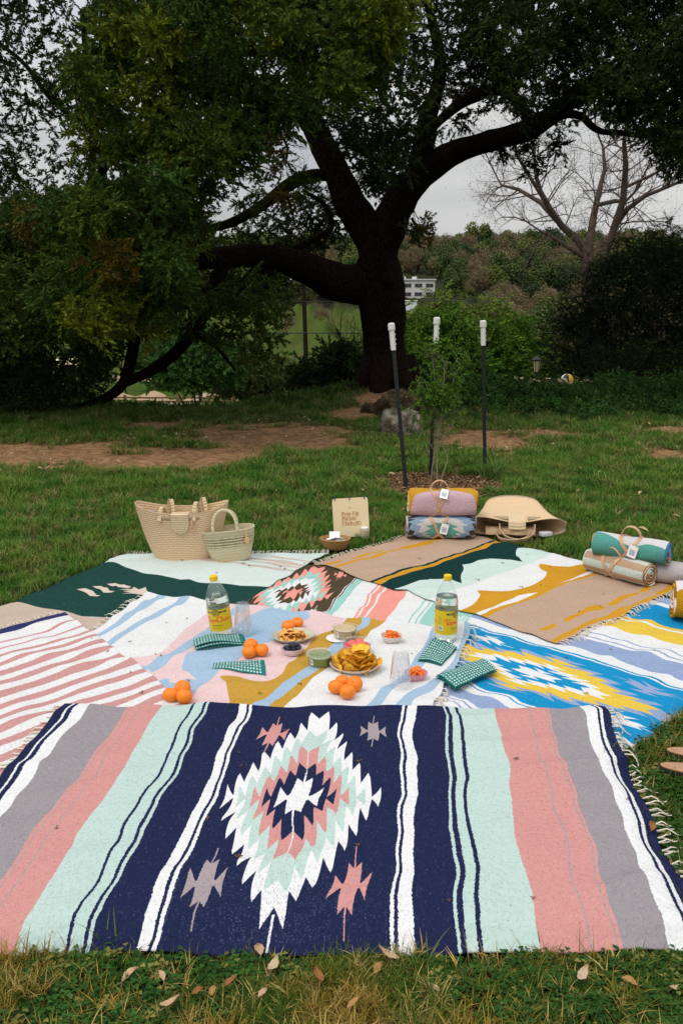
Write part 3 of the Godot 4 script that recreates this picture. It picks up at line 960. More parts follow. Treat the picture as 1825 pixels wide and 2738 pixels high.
	o = thing("slope_tree", "wide leafless brown tree on the slope, nearest the dark evergreen", "tree", Vector3(at.x, ground_y(at.x, -150), -150), 0.0, "leafless trees on the park slope")
	part("trunk", g2, mat(S(120, 100, 82), 0.95), o)
	for q in [[28.061, 165.0, "leafless brown tree on the slope above the bright green shrub"], [36.956, 140.0, "leafless brown tree on the slope half behind the dark evergreen"], [-13.585, 210.0, "leafless brown tree on the slope seen under the big left limb"], [-2.88, 230.0, "small leafless tree on the lawn just left of the oak trunk"]]:
		var x: float = q[0]
		twin(o, q[2], Vector3(x, ground_y(x, -q[1]), -q[1]), q[0], 0.7 if q[0] < 0 else 0.95)

func oak() -> void:
	var root: Vector3 = Vector3(0.785, 0, -15.054)
	root.z = -15.0
	var o := thing("oak_tree", "huge old live oak with dark trunk and wide spreading limbs behind the picnic", "tree", root)
	var bark := mat(S(56, 46, 37), 0.97)
	bark.albedo_texture = noise_tex(0.03, 0.45, 1.0, 512, 5)
	bark.uv1_triplanar = true; bark.uv1_scale = Vector3(1.6, 0.5, 1.6)
	bark.heightmap_enabled = true
	bark.heightmap_texture = noise_tex(0.035, 0.0, 1.0, 512, 5)
	bark.heightmap_scale = 9.0
	var bump := FastNoiseLite.new()
	bump.frequency = 1.7; bump.fractal_octaves = 3; bump.seed = 9
	var local := func(path: Array) -> Array:
		var r := []
		for i in path.size():   # smooth the bends
			var a: Vector4 = path[maxi(i - 1, 0)]; var b: Vector4 = path[i]; var c: Vector4 = path[mini(i + 1, path.size() - 1)]; var d: Vector4 = path[mini(i + 2, path.size() - 1)]
			if i == path.size() - 1:
				r.append(b - Vector4(root.x, root.y, root.z, 0))
			else:
				for k in 4:
					r.append(_spline(a, b, c, d, k / 4.0) - Vector4(root.x, root.y, root.z, 0))
		return r
	var g := Geo.new()
	g.tube(local.call([Vector4(0.832, -0.286, -15, 0.583), Vector4(0.813, -0.017, -15, 0.446), Vector4(0.779, 0.249, -15, 0.384), Vector4(0.768, 0.551, -15, 0.361), Vector4(0.748, 0.925, -15, 0.366), Vector4(0.737, 1.294, -15, 0.383), Vector4(0.702, 1.659, -15, 0.408), Vector4(0.669, 2.02, -15, 0.392), Vector4(0.621, 2.377, -15, 0.364), Vector4(0.574, 2.66, -15, 0.324), Vector4(0.498, 2.94, -15, 0.271)]), 20, 0.16, bump)
	for q in [[-0.55, 0.25], [0.62, 0.2], [-0.15, 0.6], [0.35, 0.55], [-0.5, -0.3]]:   # root flare
		g.tube([Vector4(q[0] * 0.4, 0.75, q[1] * 0.4, 0.24), Vector4(q[0] * 0.75, 0.28, q[1] * 0.75, 0.2), Vector4(q[0] * 1.25, 0.02, q[1] * 1.25, 0.14), Vector4(q[0] * 1.9, -0.12, q[1] * 1.9, 0.07)], 9, 0.15, bump)
	g.ball(Vector3(-0.02, 2.08, 0.40), 0.13, 10)
	part("trunk", g, bark, o)
	var limbs := [
		[Vector4(0.715, 1.912, -15, 0.367), Vector4(0.342, 1.984, -15, 0.341), Vector4(-0.029, 2.014, -14.8, 0.309), Vector4(-0.461, 2.203, -14.6, 0.273), Vector4(-0.844, 2.344, -14.4, 0.218), Vector4(-1.215, 2.414, -14.2, 0.191), Vector4(-1.611, 2.401, -14, 0.182), Vector4(-2.05, 2.344, -13.7, 0.16), Vector4(-2.468, 2.302, -13.4, 0.133), Vector4(-2.972, 2.255, -13, 0.107), Vector4(-3.5, 2.257, -12.6, 0.087), Vector4(-4.045, 2.292, -12.2, 0.064), Vector4(-4.546, 2.312, -11.8, 0.041)],
		[Vector4(0.56, 2.589, -15, 0.311), Vector4(0.381, 2.94, -15, 0.283), Vector4(0.16, 3.286, -15, 0.256), Vector4(-0.014, 3.629, -15, 0.242), Vector4(-0.159, 3.934, -15, 0.228), Vector4(-0.287, 4.203, -15, 0.214), Vector4(-0.443, 4.469, -15, 0.189), Vector4(-0.568, 4.799, -15, 0.163), Vector4(-0.646, 5.061, -14.6, 0.133), Vector4(-0.776, 5.357, -14.3, 0.118), Vector4(-0.884, 5.692, -14, 0.103), Vector4(-0.963, 6.083, -13.6, 0.088), Vector4(-1.029, 6.414, -13, 0.067)],
		[Vector4(0.62, 2.448, -15, 0.338), Vector4(0.734, 2.8, -15, 0.323), Vector4(0.862, 3.114, -15, 0.296), Vector4(1.031, 3.438, -15, 0.269), Vector4(1.258, 3.711, -15, 0.242), Vector4(1.556, 3.941, -15, 0.222), Vector4(1.911, 4.116, -15, 0.19), Vector4(2.305, 4.214, -14.8, 0.168), Vector4(2.688, 4.282, -14.6, 0.159), Vector4(2.989, 4.359, -14.4, 0.157), Vector4(3.222, 4.483, -14.2, 0.142), Vector4(3.481, 4.674, -14, 0.128), Vector4(3.791, 4.857, -13.7, 0.125), Vector4(4.122, 4.975, -13.4, 0.122), Vector4(4.475, 5.011, -13, 0.112), Vector4(4.913, 5.039, -12.6, 0.098), Vector4(5.442, 5.05, -12, 0.074)],
		[Vector4(1.201, 3.663, -15, 0.191), Vector4(1.309, 4.035, -15, 0.19), Vector4(1.373, 4.37, -15, 0.182), Vector4(1.437, 4.7, -15, 0.157), Vector4(1.529, 4.995, -15, 0.125), Vector4(1.589, 5.416, -15, 0.099), Vector4(1.507, 5.862, -15, 0.08), Vector4(1.356, 6.364, -15, 0.067), Vector4(1.275, 6.919, -15, 0.048)],
		[Vector4(2.977, 4.34, -14.5, 0.097), Vector4(2.917, 4.583, -14.5, 0.085), Vector4(2.712, 4.836, -14.5, 0.084), Vector4(2.434, 4.937, -14.5, 0.09), Vector4(2.129, 4.861, -14.5, 0.103), Vector4(1.879, 4.748, -14.5, 0.091), Vector4(1.658, 4.583, -14.5, 0.078), Vector4(1.463, 4.404, -14.5, 0.073)],
		[Vector4(2.572, 4.899, -14.5, 0.078), Vector4(2.506, 5.162, -14.5, 0.09), Vector4(2.414, 5.411, -14.5, 0.083), Vector4(2.307, 5.718, -14.5, 0.077), Vector4(2.225, 6.083, -14.5, 0.071), Vector4(2.153, 6.562, -14.5, 0.052)],
		[Vector4(3.179, 4.398, -14, 0.088), Vector4(3.427, 4.478, -14, 0.07), Vector4(3.662, 4.441, -14, 0.058), Vector4(3.769, 4.266, -13.8, 0.052), Vector4(4.009, 4.225, -14, 0.047), Vector4(4.277, 4.213, -14, 0.047), Vector4(4.384, 4.063, -13.4, 0.04), Vector4(4.722, 4.244, -14, 0.035), Vector4(5.042, 4.244, -14, 0.029), Vector4(5.448, 4.182, -14, 0.023)],
		[Vector4(-0.101, 3.731, -15, 0.108), Vector4(-0.39, 3.751, -15, 0.108), Vector4(-0.635, 3.668, -14.8, 0.113), Vector4(-0.868, 3.52, -14.5, 0.099), Vector4(-1.193, 3.369, -15, 0.096), Vector4(-1.389, 3.067, -14, 0.078), Vector4(-1.697, 2.87, -13.7, 0.071), Vector4(-1.99, 2.754, -13.4, 0.058), Vector4(-2.253, 2.603, -13, 0.045)],
		[Vector4(-2.369, 2.364, -13.6, 0.124), Vector4(-2.615, 2.106, -13.6, 0.112), Vector4(-2.92, 1.781, -13.6, 0.095), Vector4(-3.143, 1.418, -13.6, 0.09), Vector4(-3.259, 1.051, -13.6, 0.09), Vector4(-3.347, 0.713, -13.6, 0.091), Vector4(-3.438, 0.422, -13.4, 0.084), Vector4(-3.779, 0.198, -13.6, 0.074), Vector4(-4.206, 0.059, -13.6, 0.055), Vector4(-4.699, -0.01, -13.6, 0.037)],
		[Vector4(-1.767, 2.351, -13.6, 0.112), Vector4(-1.983, 1.911, -13.6, 0.101), Vector4(-2.146, 1.517, -13.6, 0.096), Vector4(-2.421, 1.118, -13.6, 0.096), Vector4(-2.779, 0.781, -13.6, 0.091), Vector4(-3.134, 0.576, -13.6, 0.085), Vector4(-3.452, 0.439, -13.6, 0.073)],
		[Vector4(-1.212, 2.339, -14.3, 0.149), Vector4(-1.259, 2.067, -14.3, 0.156), Vector4(-1.363, 1.847, -14.3, 0.15), Vector4(-1.467, 1.696, -14.3, 0.112), Vector4(-1.554, 1.613, -14.3, 0.056)],
		[Vector4(-1.27, 2.289, -14, 0.079), Vector4(-1.553, 1.989, -14, 0.074), Vector4(-1.839, 1.72, -14, 0.061), Vector4(-2.19, 1.652, -14, 0.055), Vector4(-2.178, 1.265, -13, 0.046), Vector4(-2.004, 0.967, -14, 0.037), Vector4(-1.732, 0.618, -14, 0.025)],
		[Vector4(-0.989, 2.448, -15, 0.058), Vector4(-0.692, 2.625, -15, 0.065), Vector4(-0.397, 2.765, -15, 0.058), Vector4(-0.176, 2.94, -15, 0.051), Vector4(-0.284, 3.286, -15, 0.039), Vector4(-0.61, 3.492, -15, 0.025)],
		[Vector4(-3.218, 2.294, -13.5, 0.082), Vector4(-3.277, 2.834, -12.6, 0.065), Vector4(-3.209, 3.213, -12, 0.056), Vector4(-2.864, 3.439, -11.4, 0.043), Vector4(-2.545, 3.52, -11, 0.033)],
		[Vector4(-4.055, 2.328, -13, 0.062), Vector4(-3.576, 2.951, -12.6, 0.054), Vector4(-3.361, 3.936, -12.4, 0.052), Vector4(-3.339, 4.694, -12.2, 0.045), Vector4(-3.294, 5.301, -12, 0.039)],
		[Vector4(-3.524, 4.051, -13, 0.043), Vector4(-4.081, 4.451, -13, 0.038), Vector4(-4.411, 4.9, -13, 0.032), Vector4(-4.751, 5.177, -13, 0.027)], [Vector4(-3.562, 3.556, -12.8, 0.049), Vector4(-3.342, 3.625, -12.8, 0.049), Vector4(-3.102, 3.527, -12.8, 0.043), Vector4(-3.04, 3.324, -12.8, 0.038), Vector4(-3.007, 3.032, -12.8, 0.027)],
		[Vector4(-0.771, 5.27, -14.2, 0.07), Vector4(-1.131, 5.289, -13.2, 0.054), Vector4(-1.582, 5.101, -12, 0.044), Vector4(-1.965, 4.712, -11, 0.032), Vector4(-2.168, 4.255, -10, 0.021)],
		[Vector4(-0.545, 4.701, -14.4, 0.072), Vector4(-1.025, 4.438, -13.2, 0.055), Vector4(-1.38, 4.384, -12, 0.04), Vector4(-1.729, 4.196, -11, 0.032), Vector4(-1.988, 3.825, -10.4, 0.022)],
		[Vector4(-2.05, 2.344, -13.7, 0.083), Vector4(-2.073, 2.928, -12.4, 0.064), Vector4(-1.994, 3.336, -11.4, 0.048), Vector4(-1.939, 3.59, -10.6, 0.035), Vector4(-2.009, 3.694, -10, 0.021)],
		[Vector4(4.124, 4.946, -13.4, 0.067), Vector4(3.844, 5.345, -13.4, 0.061), Vector4(3.691, 5.739, -13.4, 0.049), Vector4(3.599, 6.182, -13.4, 0.038)], [Vector4(4.425, 5.008, -13.2, 0.066), Vector4(4.827, 4.668, -13.2, 0.055), Vector4(5.234, 4.322, -13.2, 0.044), Vector4(5.526, 3.914, -13.2, 0.033)]]
	for i in limbs.size():
		g = Geo.new()
		g.tube(local.call(limbs[i]), 12 if i < 4 else 8, 0.2 if i < 4 else 0.12, bump)
		part("limb", g, bark, o)
	# twigs that hang bare under the crown
	g = Geo.new()
	for q in [[Vector4(-3.088, 3.368, -11.6, 0.028), Vector4(-3.11, 3.21, -11.6, 0.017), Vector4(-3.053, 3.052, -11.6, 0.011)], [Vector4(-3.225, 3.409, -11.6, 0.022), Vector4(-3.33, 3.263, -11.6, 0.017), Vector4(-3.386, 3.105, -11.6, 0.011)], [Vector4(-2.804, 3.213, -12, 0.023), Vector4(-2.787, 2.994, -12, 0.015)], [Vector4(-0.873, 3.427, -14, 0.034), Vector4(-0.809, 3.171, -14, 0.02), Vector4(-0.763, 3.009, -14, 0.014)], [Vector4(-0.96, 4.244, -14, 0.027), Vector4(-0.831, 3.995, -14, 0.02), Vector4(-0.868, 3.744, -14, 0.013)], [Vector4(1.145, 3.038, -14.6, 0.028), Vector4(1.241, 2.835, -14.6, 0.018), Vector4(1.223, 2.685, -14.6, 0.011)], [Vector4(1.121, 3.263, -14.8, 0.022), Vector4(1.209, 3.141, -14.8, 0.014)]]:
		var p: Array = local.call(q)
		g.tube(p, 4)
		for i in range(1, p.size()):
			var e := []
			grow(g, Vector3(p[i].x, p[i].y, p[i].z), Vector3(rng.randfn(), -0.7, rng.randfn() * 0.4).normalized(), 0.3, 0.008, 1, e, 0.8)
	part("twigs", g, bark, o).set_meta("kind", "stuff")
	var sprays := [[[], []], [[], []], [[], []]]  # clump tints hold painted light in front, painted shade behind and above
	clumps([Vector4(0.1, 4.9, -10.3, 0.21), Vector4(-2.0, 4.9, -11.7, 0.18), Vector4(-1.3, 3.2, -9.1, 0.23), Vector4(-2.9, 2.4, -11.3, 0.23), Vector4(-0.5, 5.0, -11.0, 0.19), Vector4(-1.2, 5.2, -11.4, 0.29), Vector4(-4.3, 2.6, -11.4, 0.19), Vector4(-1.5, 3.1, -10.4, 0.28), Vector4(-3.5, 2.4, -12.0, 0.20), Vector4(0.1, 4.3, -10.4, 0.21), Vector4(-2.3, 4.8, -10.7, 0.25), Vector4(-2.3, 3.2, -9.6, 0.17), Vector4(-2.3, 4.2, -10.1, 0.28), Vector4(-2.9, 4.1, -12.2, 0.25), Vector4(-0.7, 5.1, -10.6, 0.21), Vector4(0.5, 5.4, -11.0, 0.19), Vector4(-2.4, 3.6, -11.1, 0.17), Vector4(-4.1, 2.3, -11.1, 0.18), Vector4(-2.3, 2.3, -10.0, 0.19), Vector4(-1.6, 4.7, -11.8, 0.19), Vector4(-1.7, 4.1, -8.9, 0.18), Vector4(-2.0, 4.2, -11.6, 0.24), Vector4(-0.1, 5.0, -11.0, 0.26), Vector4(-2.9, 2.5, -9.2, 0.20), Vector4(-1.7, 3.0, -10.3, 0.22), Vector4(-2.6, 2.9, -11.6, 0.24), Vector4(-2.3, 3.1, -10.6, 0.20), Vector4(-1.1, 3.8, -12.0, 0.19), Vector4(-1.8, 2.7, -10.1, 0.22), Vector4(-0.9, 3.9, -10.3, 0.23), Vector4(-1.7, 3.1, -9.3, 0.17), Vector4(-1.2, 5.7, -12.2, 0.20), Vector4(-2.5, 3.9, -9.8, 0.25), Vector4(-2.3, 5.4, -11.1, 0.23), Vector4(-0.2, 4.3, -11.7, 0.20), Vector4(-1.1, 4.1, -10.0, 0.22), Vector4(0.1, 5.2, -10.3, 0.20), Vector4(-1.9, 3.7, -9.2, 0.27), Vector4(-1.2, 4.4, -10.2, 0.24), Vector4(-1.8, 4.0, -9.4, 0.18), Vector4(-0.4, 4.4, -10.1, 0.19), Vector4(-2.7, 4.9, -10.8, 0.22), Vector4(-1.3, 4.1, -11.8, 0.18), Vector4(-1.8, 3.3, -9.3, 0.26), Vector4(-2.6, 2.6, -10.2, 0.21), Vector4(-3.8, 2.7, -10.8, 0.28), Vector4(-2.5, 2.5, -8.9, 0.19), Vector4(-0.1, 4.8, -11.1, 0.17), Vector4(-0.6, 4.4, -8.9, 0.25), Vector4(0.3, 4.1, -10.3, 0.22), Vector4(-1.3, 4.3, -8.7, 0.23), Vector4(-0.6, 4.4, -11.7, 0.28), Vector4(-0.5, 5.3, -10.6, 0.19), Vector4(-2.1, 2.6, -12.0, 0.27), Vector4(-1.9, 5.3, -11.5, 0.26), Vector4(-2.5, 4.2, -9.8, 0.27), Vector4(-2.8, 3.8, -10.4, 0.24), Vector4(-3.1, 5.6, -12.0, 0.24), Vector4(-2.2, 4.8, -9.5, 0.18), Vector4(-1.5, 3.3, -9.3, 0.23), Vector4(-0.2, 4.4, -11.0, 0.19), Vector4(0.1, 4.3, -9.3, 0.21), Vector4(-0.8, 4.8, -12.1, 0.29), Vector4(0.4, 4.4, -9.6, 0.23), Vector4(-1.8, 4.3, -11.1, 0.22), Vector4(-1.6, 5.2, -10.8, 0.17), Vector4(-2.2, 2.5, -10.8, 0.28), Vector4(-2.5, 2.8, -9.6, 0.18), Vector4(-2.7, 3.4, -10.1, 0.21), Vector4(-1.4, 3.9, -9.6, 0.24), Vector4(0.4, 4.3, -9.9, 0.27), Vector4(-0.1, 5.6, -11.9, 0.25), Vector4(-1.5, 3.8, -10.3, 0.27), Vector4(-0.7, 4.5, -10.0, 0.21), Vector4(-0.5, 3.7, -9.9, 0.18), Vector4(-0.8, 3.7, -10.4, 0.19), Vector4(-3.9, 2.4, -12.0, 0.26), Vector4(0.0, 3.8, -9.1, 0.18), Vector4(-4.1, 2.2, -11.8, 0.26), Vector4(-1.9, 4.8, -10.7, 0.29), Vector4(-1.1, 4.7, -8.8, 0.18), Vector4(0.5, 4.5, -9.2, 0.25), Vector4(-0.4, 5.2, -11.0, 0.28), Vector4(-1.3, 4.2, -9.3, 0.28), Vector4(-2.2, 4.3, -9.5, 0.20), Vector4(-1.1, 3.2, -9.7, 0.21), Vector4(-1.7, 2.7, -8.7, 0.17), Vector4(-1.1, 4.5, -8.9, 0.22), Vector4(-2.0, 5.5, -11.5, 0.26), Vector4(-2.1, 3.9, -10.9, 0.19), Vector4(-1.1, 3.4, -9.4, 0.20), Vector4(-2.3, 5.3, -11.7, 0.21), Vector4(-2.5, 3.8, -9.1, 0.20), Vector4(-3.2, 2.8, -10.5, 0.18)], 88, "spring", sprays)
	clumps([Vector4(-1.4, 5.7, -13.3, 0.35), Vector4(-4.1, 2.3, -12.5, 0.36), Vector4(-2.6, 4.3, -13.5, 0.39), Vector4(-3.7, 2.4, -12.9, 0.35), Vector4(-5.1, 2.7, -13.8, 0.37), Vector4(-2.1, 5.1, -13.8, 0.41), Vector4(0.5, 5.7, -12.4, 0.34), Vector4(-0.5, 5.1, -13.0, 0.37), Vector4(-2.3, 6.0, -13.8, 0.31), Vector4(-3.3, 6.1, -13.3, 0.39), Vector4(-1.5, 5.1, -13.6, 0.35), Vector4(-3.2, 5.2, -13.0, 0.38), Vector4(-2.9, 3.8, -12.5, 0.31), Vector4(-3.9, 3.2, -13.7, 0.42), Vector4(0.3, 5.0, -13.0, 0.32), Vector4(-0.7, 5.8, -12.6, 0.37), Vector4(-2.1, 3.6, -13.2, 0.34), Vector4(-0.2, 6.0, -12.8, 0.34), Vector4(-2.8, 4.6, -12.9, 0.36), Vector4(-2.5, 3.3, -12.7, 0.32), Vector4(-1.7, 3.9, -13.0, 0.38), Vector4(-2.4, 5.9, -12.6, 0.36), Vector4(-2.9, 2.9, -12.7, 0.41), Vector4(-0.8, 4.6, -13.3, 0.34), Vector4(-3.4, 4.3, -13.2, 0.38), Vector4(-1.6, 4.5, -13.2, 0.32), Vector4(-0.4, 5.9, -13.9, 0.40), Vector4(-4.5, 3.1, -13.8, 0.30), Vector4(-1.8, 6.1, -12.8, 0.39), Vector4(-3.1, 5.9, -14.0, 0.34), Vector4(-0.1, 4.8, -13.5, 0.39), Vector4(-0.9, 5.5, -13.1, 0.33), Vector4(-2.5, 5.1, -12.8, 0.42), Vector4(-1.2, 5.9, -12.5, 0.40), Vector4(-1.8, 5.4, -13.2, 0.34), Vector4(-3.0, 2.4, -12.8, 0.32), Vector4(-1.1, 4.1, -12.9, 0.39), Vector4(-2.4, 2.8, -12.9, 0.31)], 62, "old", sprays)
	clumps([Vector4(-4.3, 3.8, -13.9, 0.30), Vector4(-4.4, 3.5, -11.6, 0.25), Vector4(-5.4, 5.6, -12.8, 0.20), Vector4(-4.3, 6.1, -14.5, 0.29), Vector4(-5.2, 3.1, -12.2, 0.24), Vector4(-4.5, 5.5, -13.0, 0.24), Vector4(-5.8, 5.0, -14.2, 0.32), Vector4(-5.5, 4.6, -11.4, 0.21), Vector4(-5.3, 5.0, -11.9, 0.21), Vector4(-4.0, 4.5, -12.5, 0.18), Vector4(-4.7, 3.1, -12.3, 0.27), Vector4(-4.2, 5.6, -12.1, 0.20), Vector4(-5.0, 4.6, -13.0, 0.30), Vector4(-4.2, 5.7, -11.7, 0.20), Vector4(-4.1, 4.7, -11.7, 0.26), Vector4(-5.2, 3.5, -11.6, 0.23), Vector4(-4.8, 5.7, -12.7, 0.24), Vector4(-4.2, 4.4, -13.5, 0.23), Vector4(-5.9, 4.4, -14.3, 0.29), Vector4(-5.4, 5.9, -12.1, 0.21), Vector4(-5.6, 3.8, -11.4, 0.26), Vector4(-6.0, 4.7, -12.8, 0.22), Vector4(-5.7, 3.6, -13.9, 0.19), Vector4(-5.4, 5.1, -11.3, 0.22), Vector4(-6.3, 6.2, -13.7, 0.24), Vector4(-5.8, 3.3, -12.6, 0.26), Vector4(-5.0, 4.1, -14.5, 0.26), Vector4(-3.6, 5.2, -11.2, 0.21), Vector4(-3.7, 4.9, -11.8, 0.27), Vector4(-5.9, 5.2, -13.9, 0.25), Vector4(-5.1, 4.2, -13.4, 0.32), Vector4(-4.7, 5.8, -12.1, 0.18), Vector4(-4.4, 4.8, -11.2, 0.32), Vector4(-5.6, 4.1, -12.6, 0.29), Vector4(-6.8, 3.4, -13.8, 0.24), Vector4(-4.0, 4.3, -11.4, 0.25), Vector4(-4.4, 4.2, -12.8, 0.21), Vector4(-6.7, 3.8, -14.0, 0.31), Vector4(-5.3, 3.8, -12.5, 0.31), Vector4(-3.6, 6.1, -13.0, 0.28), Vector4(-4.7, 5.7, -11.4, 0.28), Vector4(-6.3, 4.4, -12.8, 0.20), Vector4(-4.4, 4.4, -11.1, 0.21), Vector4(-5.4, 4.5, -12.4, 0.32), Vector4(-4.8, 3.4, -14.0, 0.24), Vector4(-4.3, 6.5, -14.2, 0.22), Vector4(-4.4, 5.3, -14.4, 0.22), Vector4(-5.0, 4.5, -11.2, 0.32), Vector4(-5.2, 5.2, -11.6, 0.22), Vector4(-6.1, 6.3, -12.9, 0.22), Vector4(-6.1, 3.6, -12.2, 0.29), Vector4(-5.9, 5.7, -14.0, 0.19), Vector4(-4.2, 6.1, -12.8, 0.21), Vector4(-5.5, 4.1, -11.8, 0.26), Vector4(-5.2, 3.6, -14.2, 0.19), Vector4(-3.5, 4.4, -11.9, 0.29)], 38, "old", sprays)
	clumps([Vector4(-3.9, 2.3, -12.9, 0.36), Vector4(-4.7, 2.3, -13.9, 0.29), Vector4(-6.0, 2.4, -13.7, 0.36), Vector4(-2.8, 2.2, -11.4, 0.36), Vector4(-3.2, 1.7, -10.1, 0.28), Vector4(-6.5, 1.9, -13.4, 0.33), Vector4(-4.0, 1.9, -11.5, 0.37), Vector4(-4.1, 1.4, -10.1, 0.29), Vector4(-5.3, 2.1, -13.0, 0.27), Vector4(-5.4, 2.3, -11.0, 0.38), Vector4(-3.8, 1.9, -10.3, 0.32), Vector4(-2.1, 2.7, -10.6, 0.30), Vector4(-5.0, 1.7, -13.3, 0.33), Vector4(-2.8, 1.7, -11.9, 0.38), Vector4(-5.6, 1.5, -12.0, 0.32), Vector4(-2.1, 1.8, -10.0, 0.33), Vector4(-2.6, 2.2, -12.4, 0.25), Vector4(-5.1, 1.8, -12.2, 0.36), Vector4(-3.5, 2.0, -12.7, 0.34), Vector4(-6.1, 1.1, -13.9, 0.31), Vector4(-6.1, 1.8, -11.8, 0.34), Vector4(-5.1, 2.9, -13.2, 0.28), Vector4(-3.7, 1.5, -11.2, 0.29), Vector4(-3.1, 2.9, -12.9, 0.36), Vector4(-2.4, 2.5, -11.1, 0.25), Vector4(-3.4, 2.7, -11.4, 0.35), Vector4(-5.3, 2.8, -12.8, 0.27), Vector4(-4.1, 2.6, -13.2, 0.29), Vector4(-5.6, 2.6, -11.4, 0.29), Vector4(-5.8, 1.3, -11.8, 0.31), Vector4(-4.4, 1.6, -10.1, 0.36), Vector4(-4.7, 2.6, -10.4, 0.34), Vector4(-2.7, 1.7, -10.4, 0.26), Vector4(-3.3, 2.8, -11.8, 0.29), Vector4(-3.2, 2.3, -11.9, 0.28), Vector4(-3.8, 1.4, -10.3, 0.38), Vector4(-4.1, 2.7, -11.4, 0.33), Vector4(-3.0, 1.6, -10.5, 0.25), Vector4(-6.1, 2.1, -12.1, 0.31), Vector4(-4.2, 2.3, -10.9, 0.27), Vector4(-5.1, 2.2, -11.0, 0.29), Vector4(-3.2, 1.5, -12.0, 0.35), Vector4(-6.7, 1.5, -13.3, 0.36), Vector4(-3.4, 1.5, -10.8, 0.32), Vector4(-5.1, 2.3, -12.3, 0.25), Vector4(-5.9, 1.9, -13.0, 0.31), Vector4(-2.5, 2.4, -13.0, 0.31), Vector4(-2.4, 1.9, -10.4, 0.37), Vector4(-3.6, 2.6, -12.7, 0.37), Vector4(-6.8, 1.3, -13.1, 0.28), Vector4(-2.0, 2.7, -11.3, 0.34), Vector4(-3.0, 1.5, -13.8, 0.34), Vector4(-4.8, 1.6, -12.2, 0.29), Vector4(-5.1, 2.5, -11.8, 0.27), Vector4(-2.5, 1.8, -13.3, 0.25), Vector4(-4.9, 2.4, -13.4, 0.30), Vector4(-3.1, 2.5, -12.3, 0.34), Vector4(-3.5, 2.5, -10.5, 0.30), Vector4(-5.7, 2.6, -12.3, 0.36), Vector4(-6.5, 2.4, -12.6, 0.28), Vector4(-4.5, 2.1, -13.8, 0.32), Vector4(-5.2, 2.6, -10.2, 0.26), Vector4(-5.4, 1.2, -11.5, 0.24)], 88, "half_shaded", sprays)
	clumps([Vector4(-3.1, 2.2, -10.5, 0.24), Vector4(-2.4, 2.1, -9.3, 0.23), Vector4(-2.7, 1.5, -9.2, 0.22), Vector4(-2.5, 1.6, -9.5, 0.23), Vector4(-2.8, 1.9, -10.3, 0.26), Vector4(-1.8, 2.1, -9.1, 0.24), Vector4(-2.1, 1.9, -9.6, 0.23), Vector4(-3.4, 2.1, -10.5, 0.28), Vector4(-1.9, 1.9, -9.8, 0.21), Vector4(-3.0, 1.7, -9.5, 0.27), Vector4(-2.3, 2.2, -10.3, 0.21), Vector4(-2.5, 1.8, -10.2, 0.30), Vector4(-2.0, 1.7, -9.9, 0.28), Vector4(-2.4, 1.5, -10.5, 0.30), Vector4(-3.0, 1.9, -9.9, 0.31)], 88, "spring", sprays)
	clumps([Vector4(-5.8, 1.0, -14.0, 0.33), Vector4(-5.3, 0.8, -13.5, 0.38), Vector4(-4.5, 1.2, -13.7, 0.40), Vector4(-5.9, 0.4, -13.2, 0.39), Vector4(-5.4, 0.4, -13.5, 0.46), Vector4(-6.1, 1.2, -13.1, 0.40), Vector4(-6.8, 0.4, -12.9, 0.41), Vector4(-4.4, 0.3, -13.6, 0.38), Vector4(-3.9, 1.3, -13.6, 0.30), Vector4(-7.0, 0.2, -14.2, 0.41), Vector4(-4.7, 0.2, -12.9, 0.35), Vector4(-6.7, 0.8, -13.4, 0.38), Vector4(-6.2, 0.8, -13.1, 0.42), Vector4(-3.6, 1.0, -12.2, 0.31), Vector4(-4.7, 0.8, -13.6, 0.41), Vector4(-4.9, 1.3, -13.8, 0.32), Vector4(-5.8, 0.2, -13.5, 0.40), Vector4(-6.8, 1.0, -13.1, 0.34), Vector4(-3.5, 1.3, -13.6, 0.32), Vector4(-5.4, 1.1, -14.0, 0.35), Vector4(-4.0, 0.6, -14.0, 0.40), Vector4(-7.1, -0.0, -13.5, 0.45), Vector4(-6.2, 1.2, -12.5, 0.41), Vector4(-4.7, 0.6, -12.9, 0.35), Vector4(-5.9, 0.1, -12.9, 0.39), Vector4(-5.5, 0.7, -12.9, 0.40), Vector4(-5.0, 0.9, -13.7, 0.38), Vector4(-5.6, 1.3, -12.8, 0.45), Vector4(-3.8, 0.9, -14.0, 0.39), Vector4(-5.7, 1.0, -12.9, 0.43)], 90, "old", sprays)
	clumps([Vector4(-2.2, 1.4, -13.7, 0.16), Vector4(-1.0, 1.5, -12.0, 0.17), Vector4(-1.3, 1.0, -12.3, 0.17), Vector4(-1.2, 1.9, -12.0, 0.23), Vector4(-1.5, 1.6, -12.4, 0.17), Vector4(-1.9, 1.8, -13.7, 0.21), Vector4(-1.2, 1.1, -13.7, 0.20), Vector4(-1.0, 1.7, -12.8, 0.18), Vector4(-1.4, 1.3, -12.8, 0.25), Vector4(-2.4, 1.7, -13.2, 0.19), Vector4(-1.8, 1.2, -12.7, 0.17), Vector4(-1.8, 1.6, -12.8, 0.24), Vector4(-1.9, 1.7, -12.2, 0.19), Vector4(-2.4, 1.3, -13.1, 0.22), Vector4(-1.1, 0.8, -12.2, 0.24), Vector4(-1.3, 1.6, -13.1, 0.20)], 38, "half_shaded", sprays)
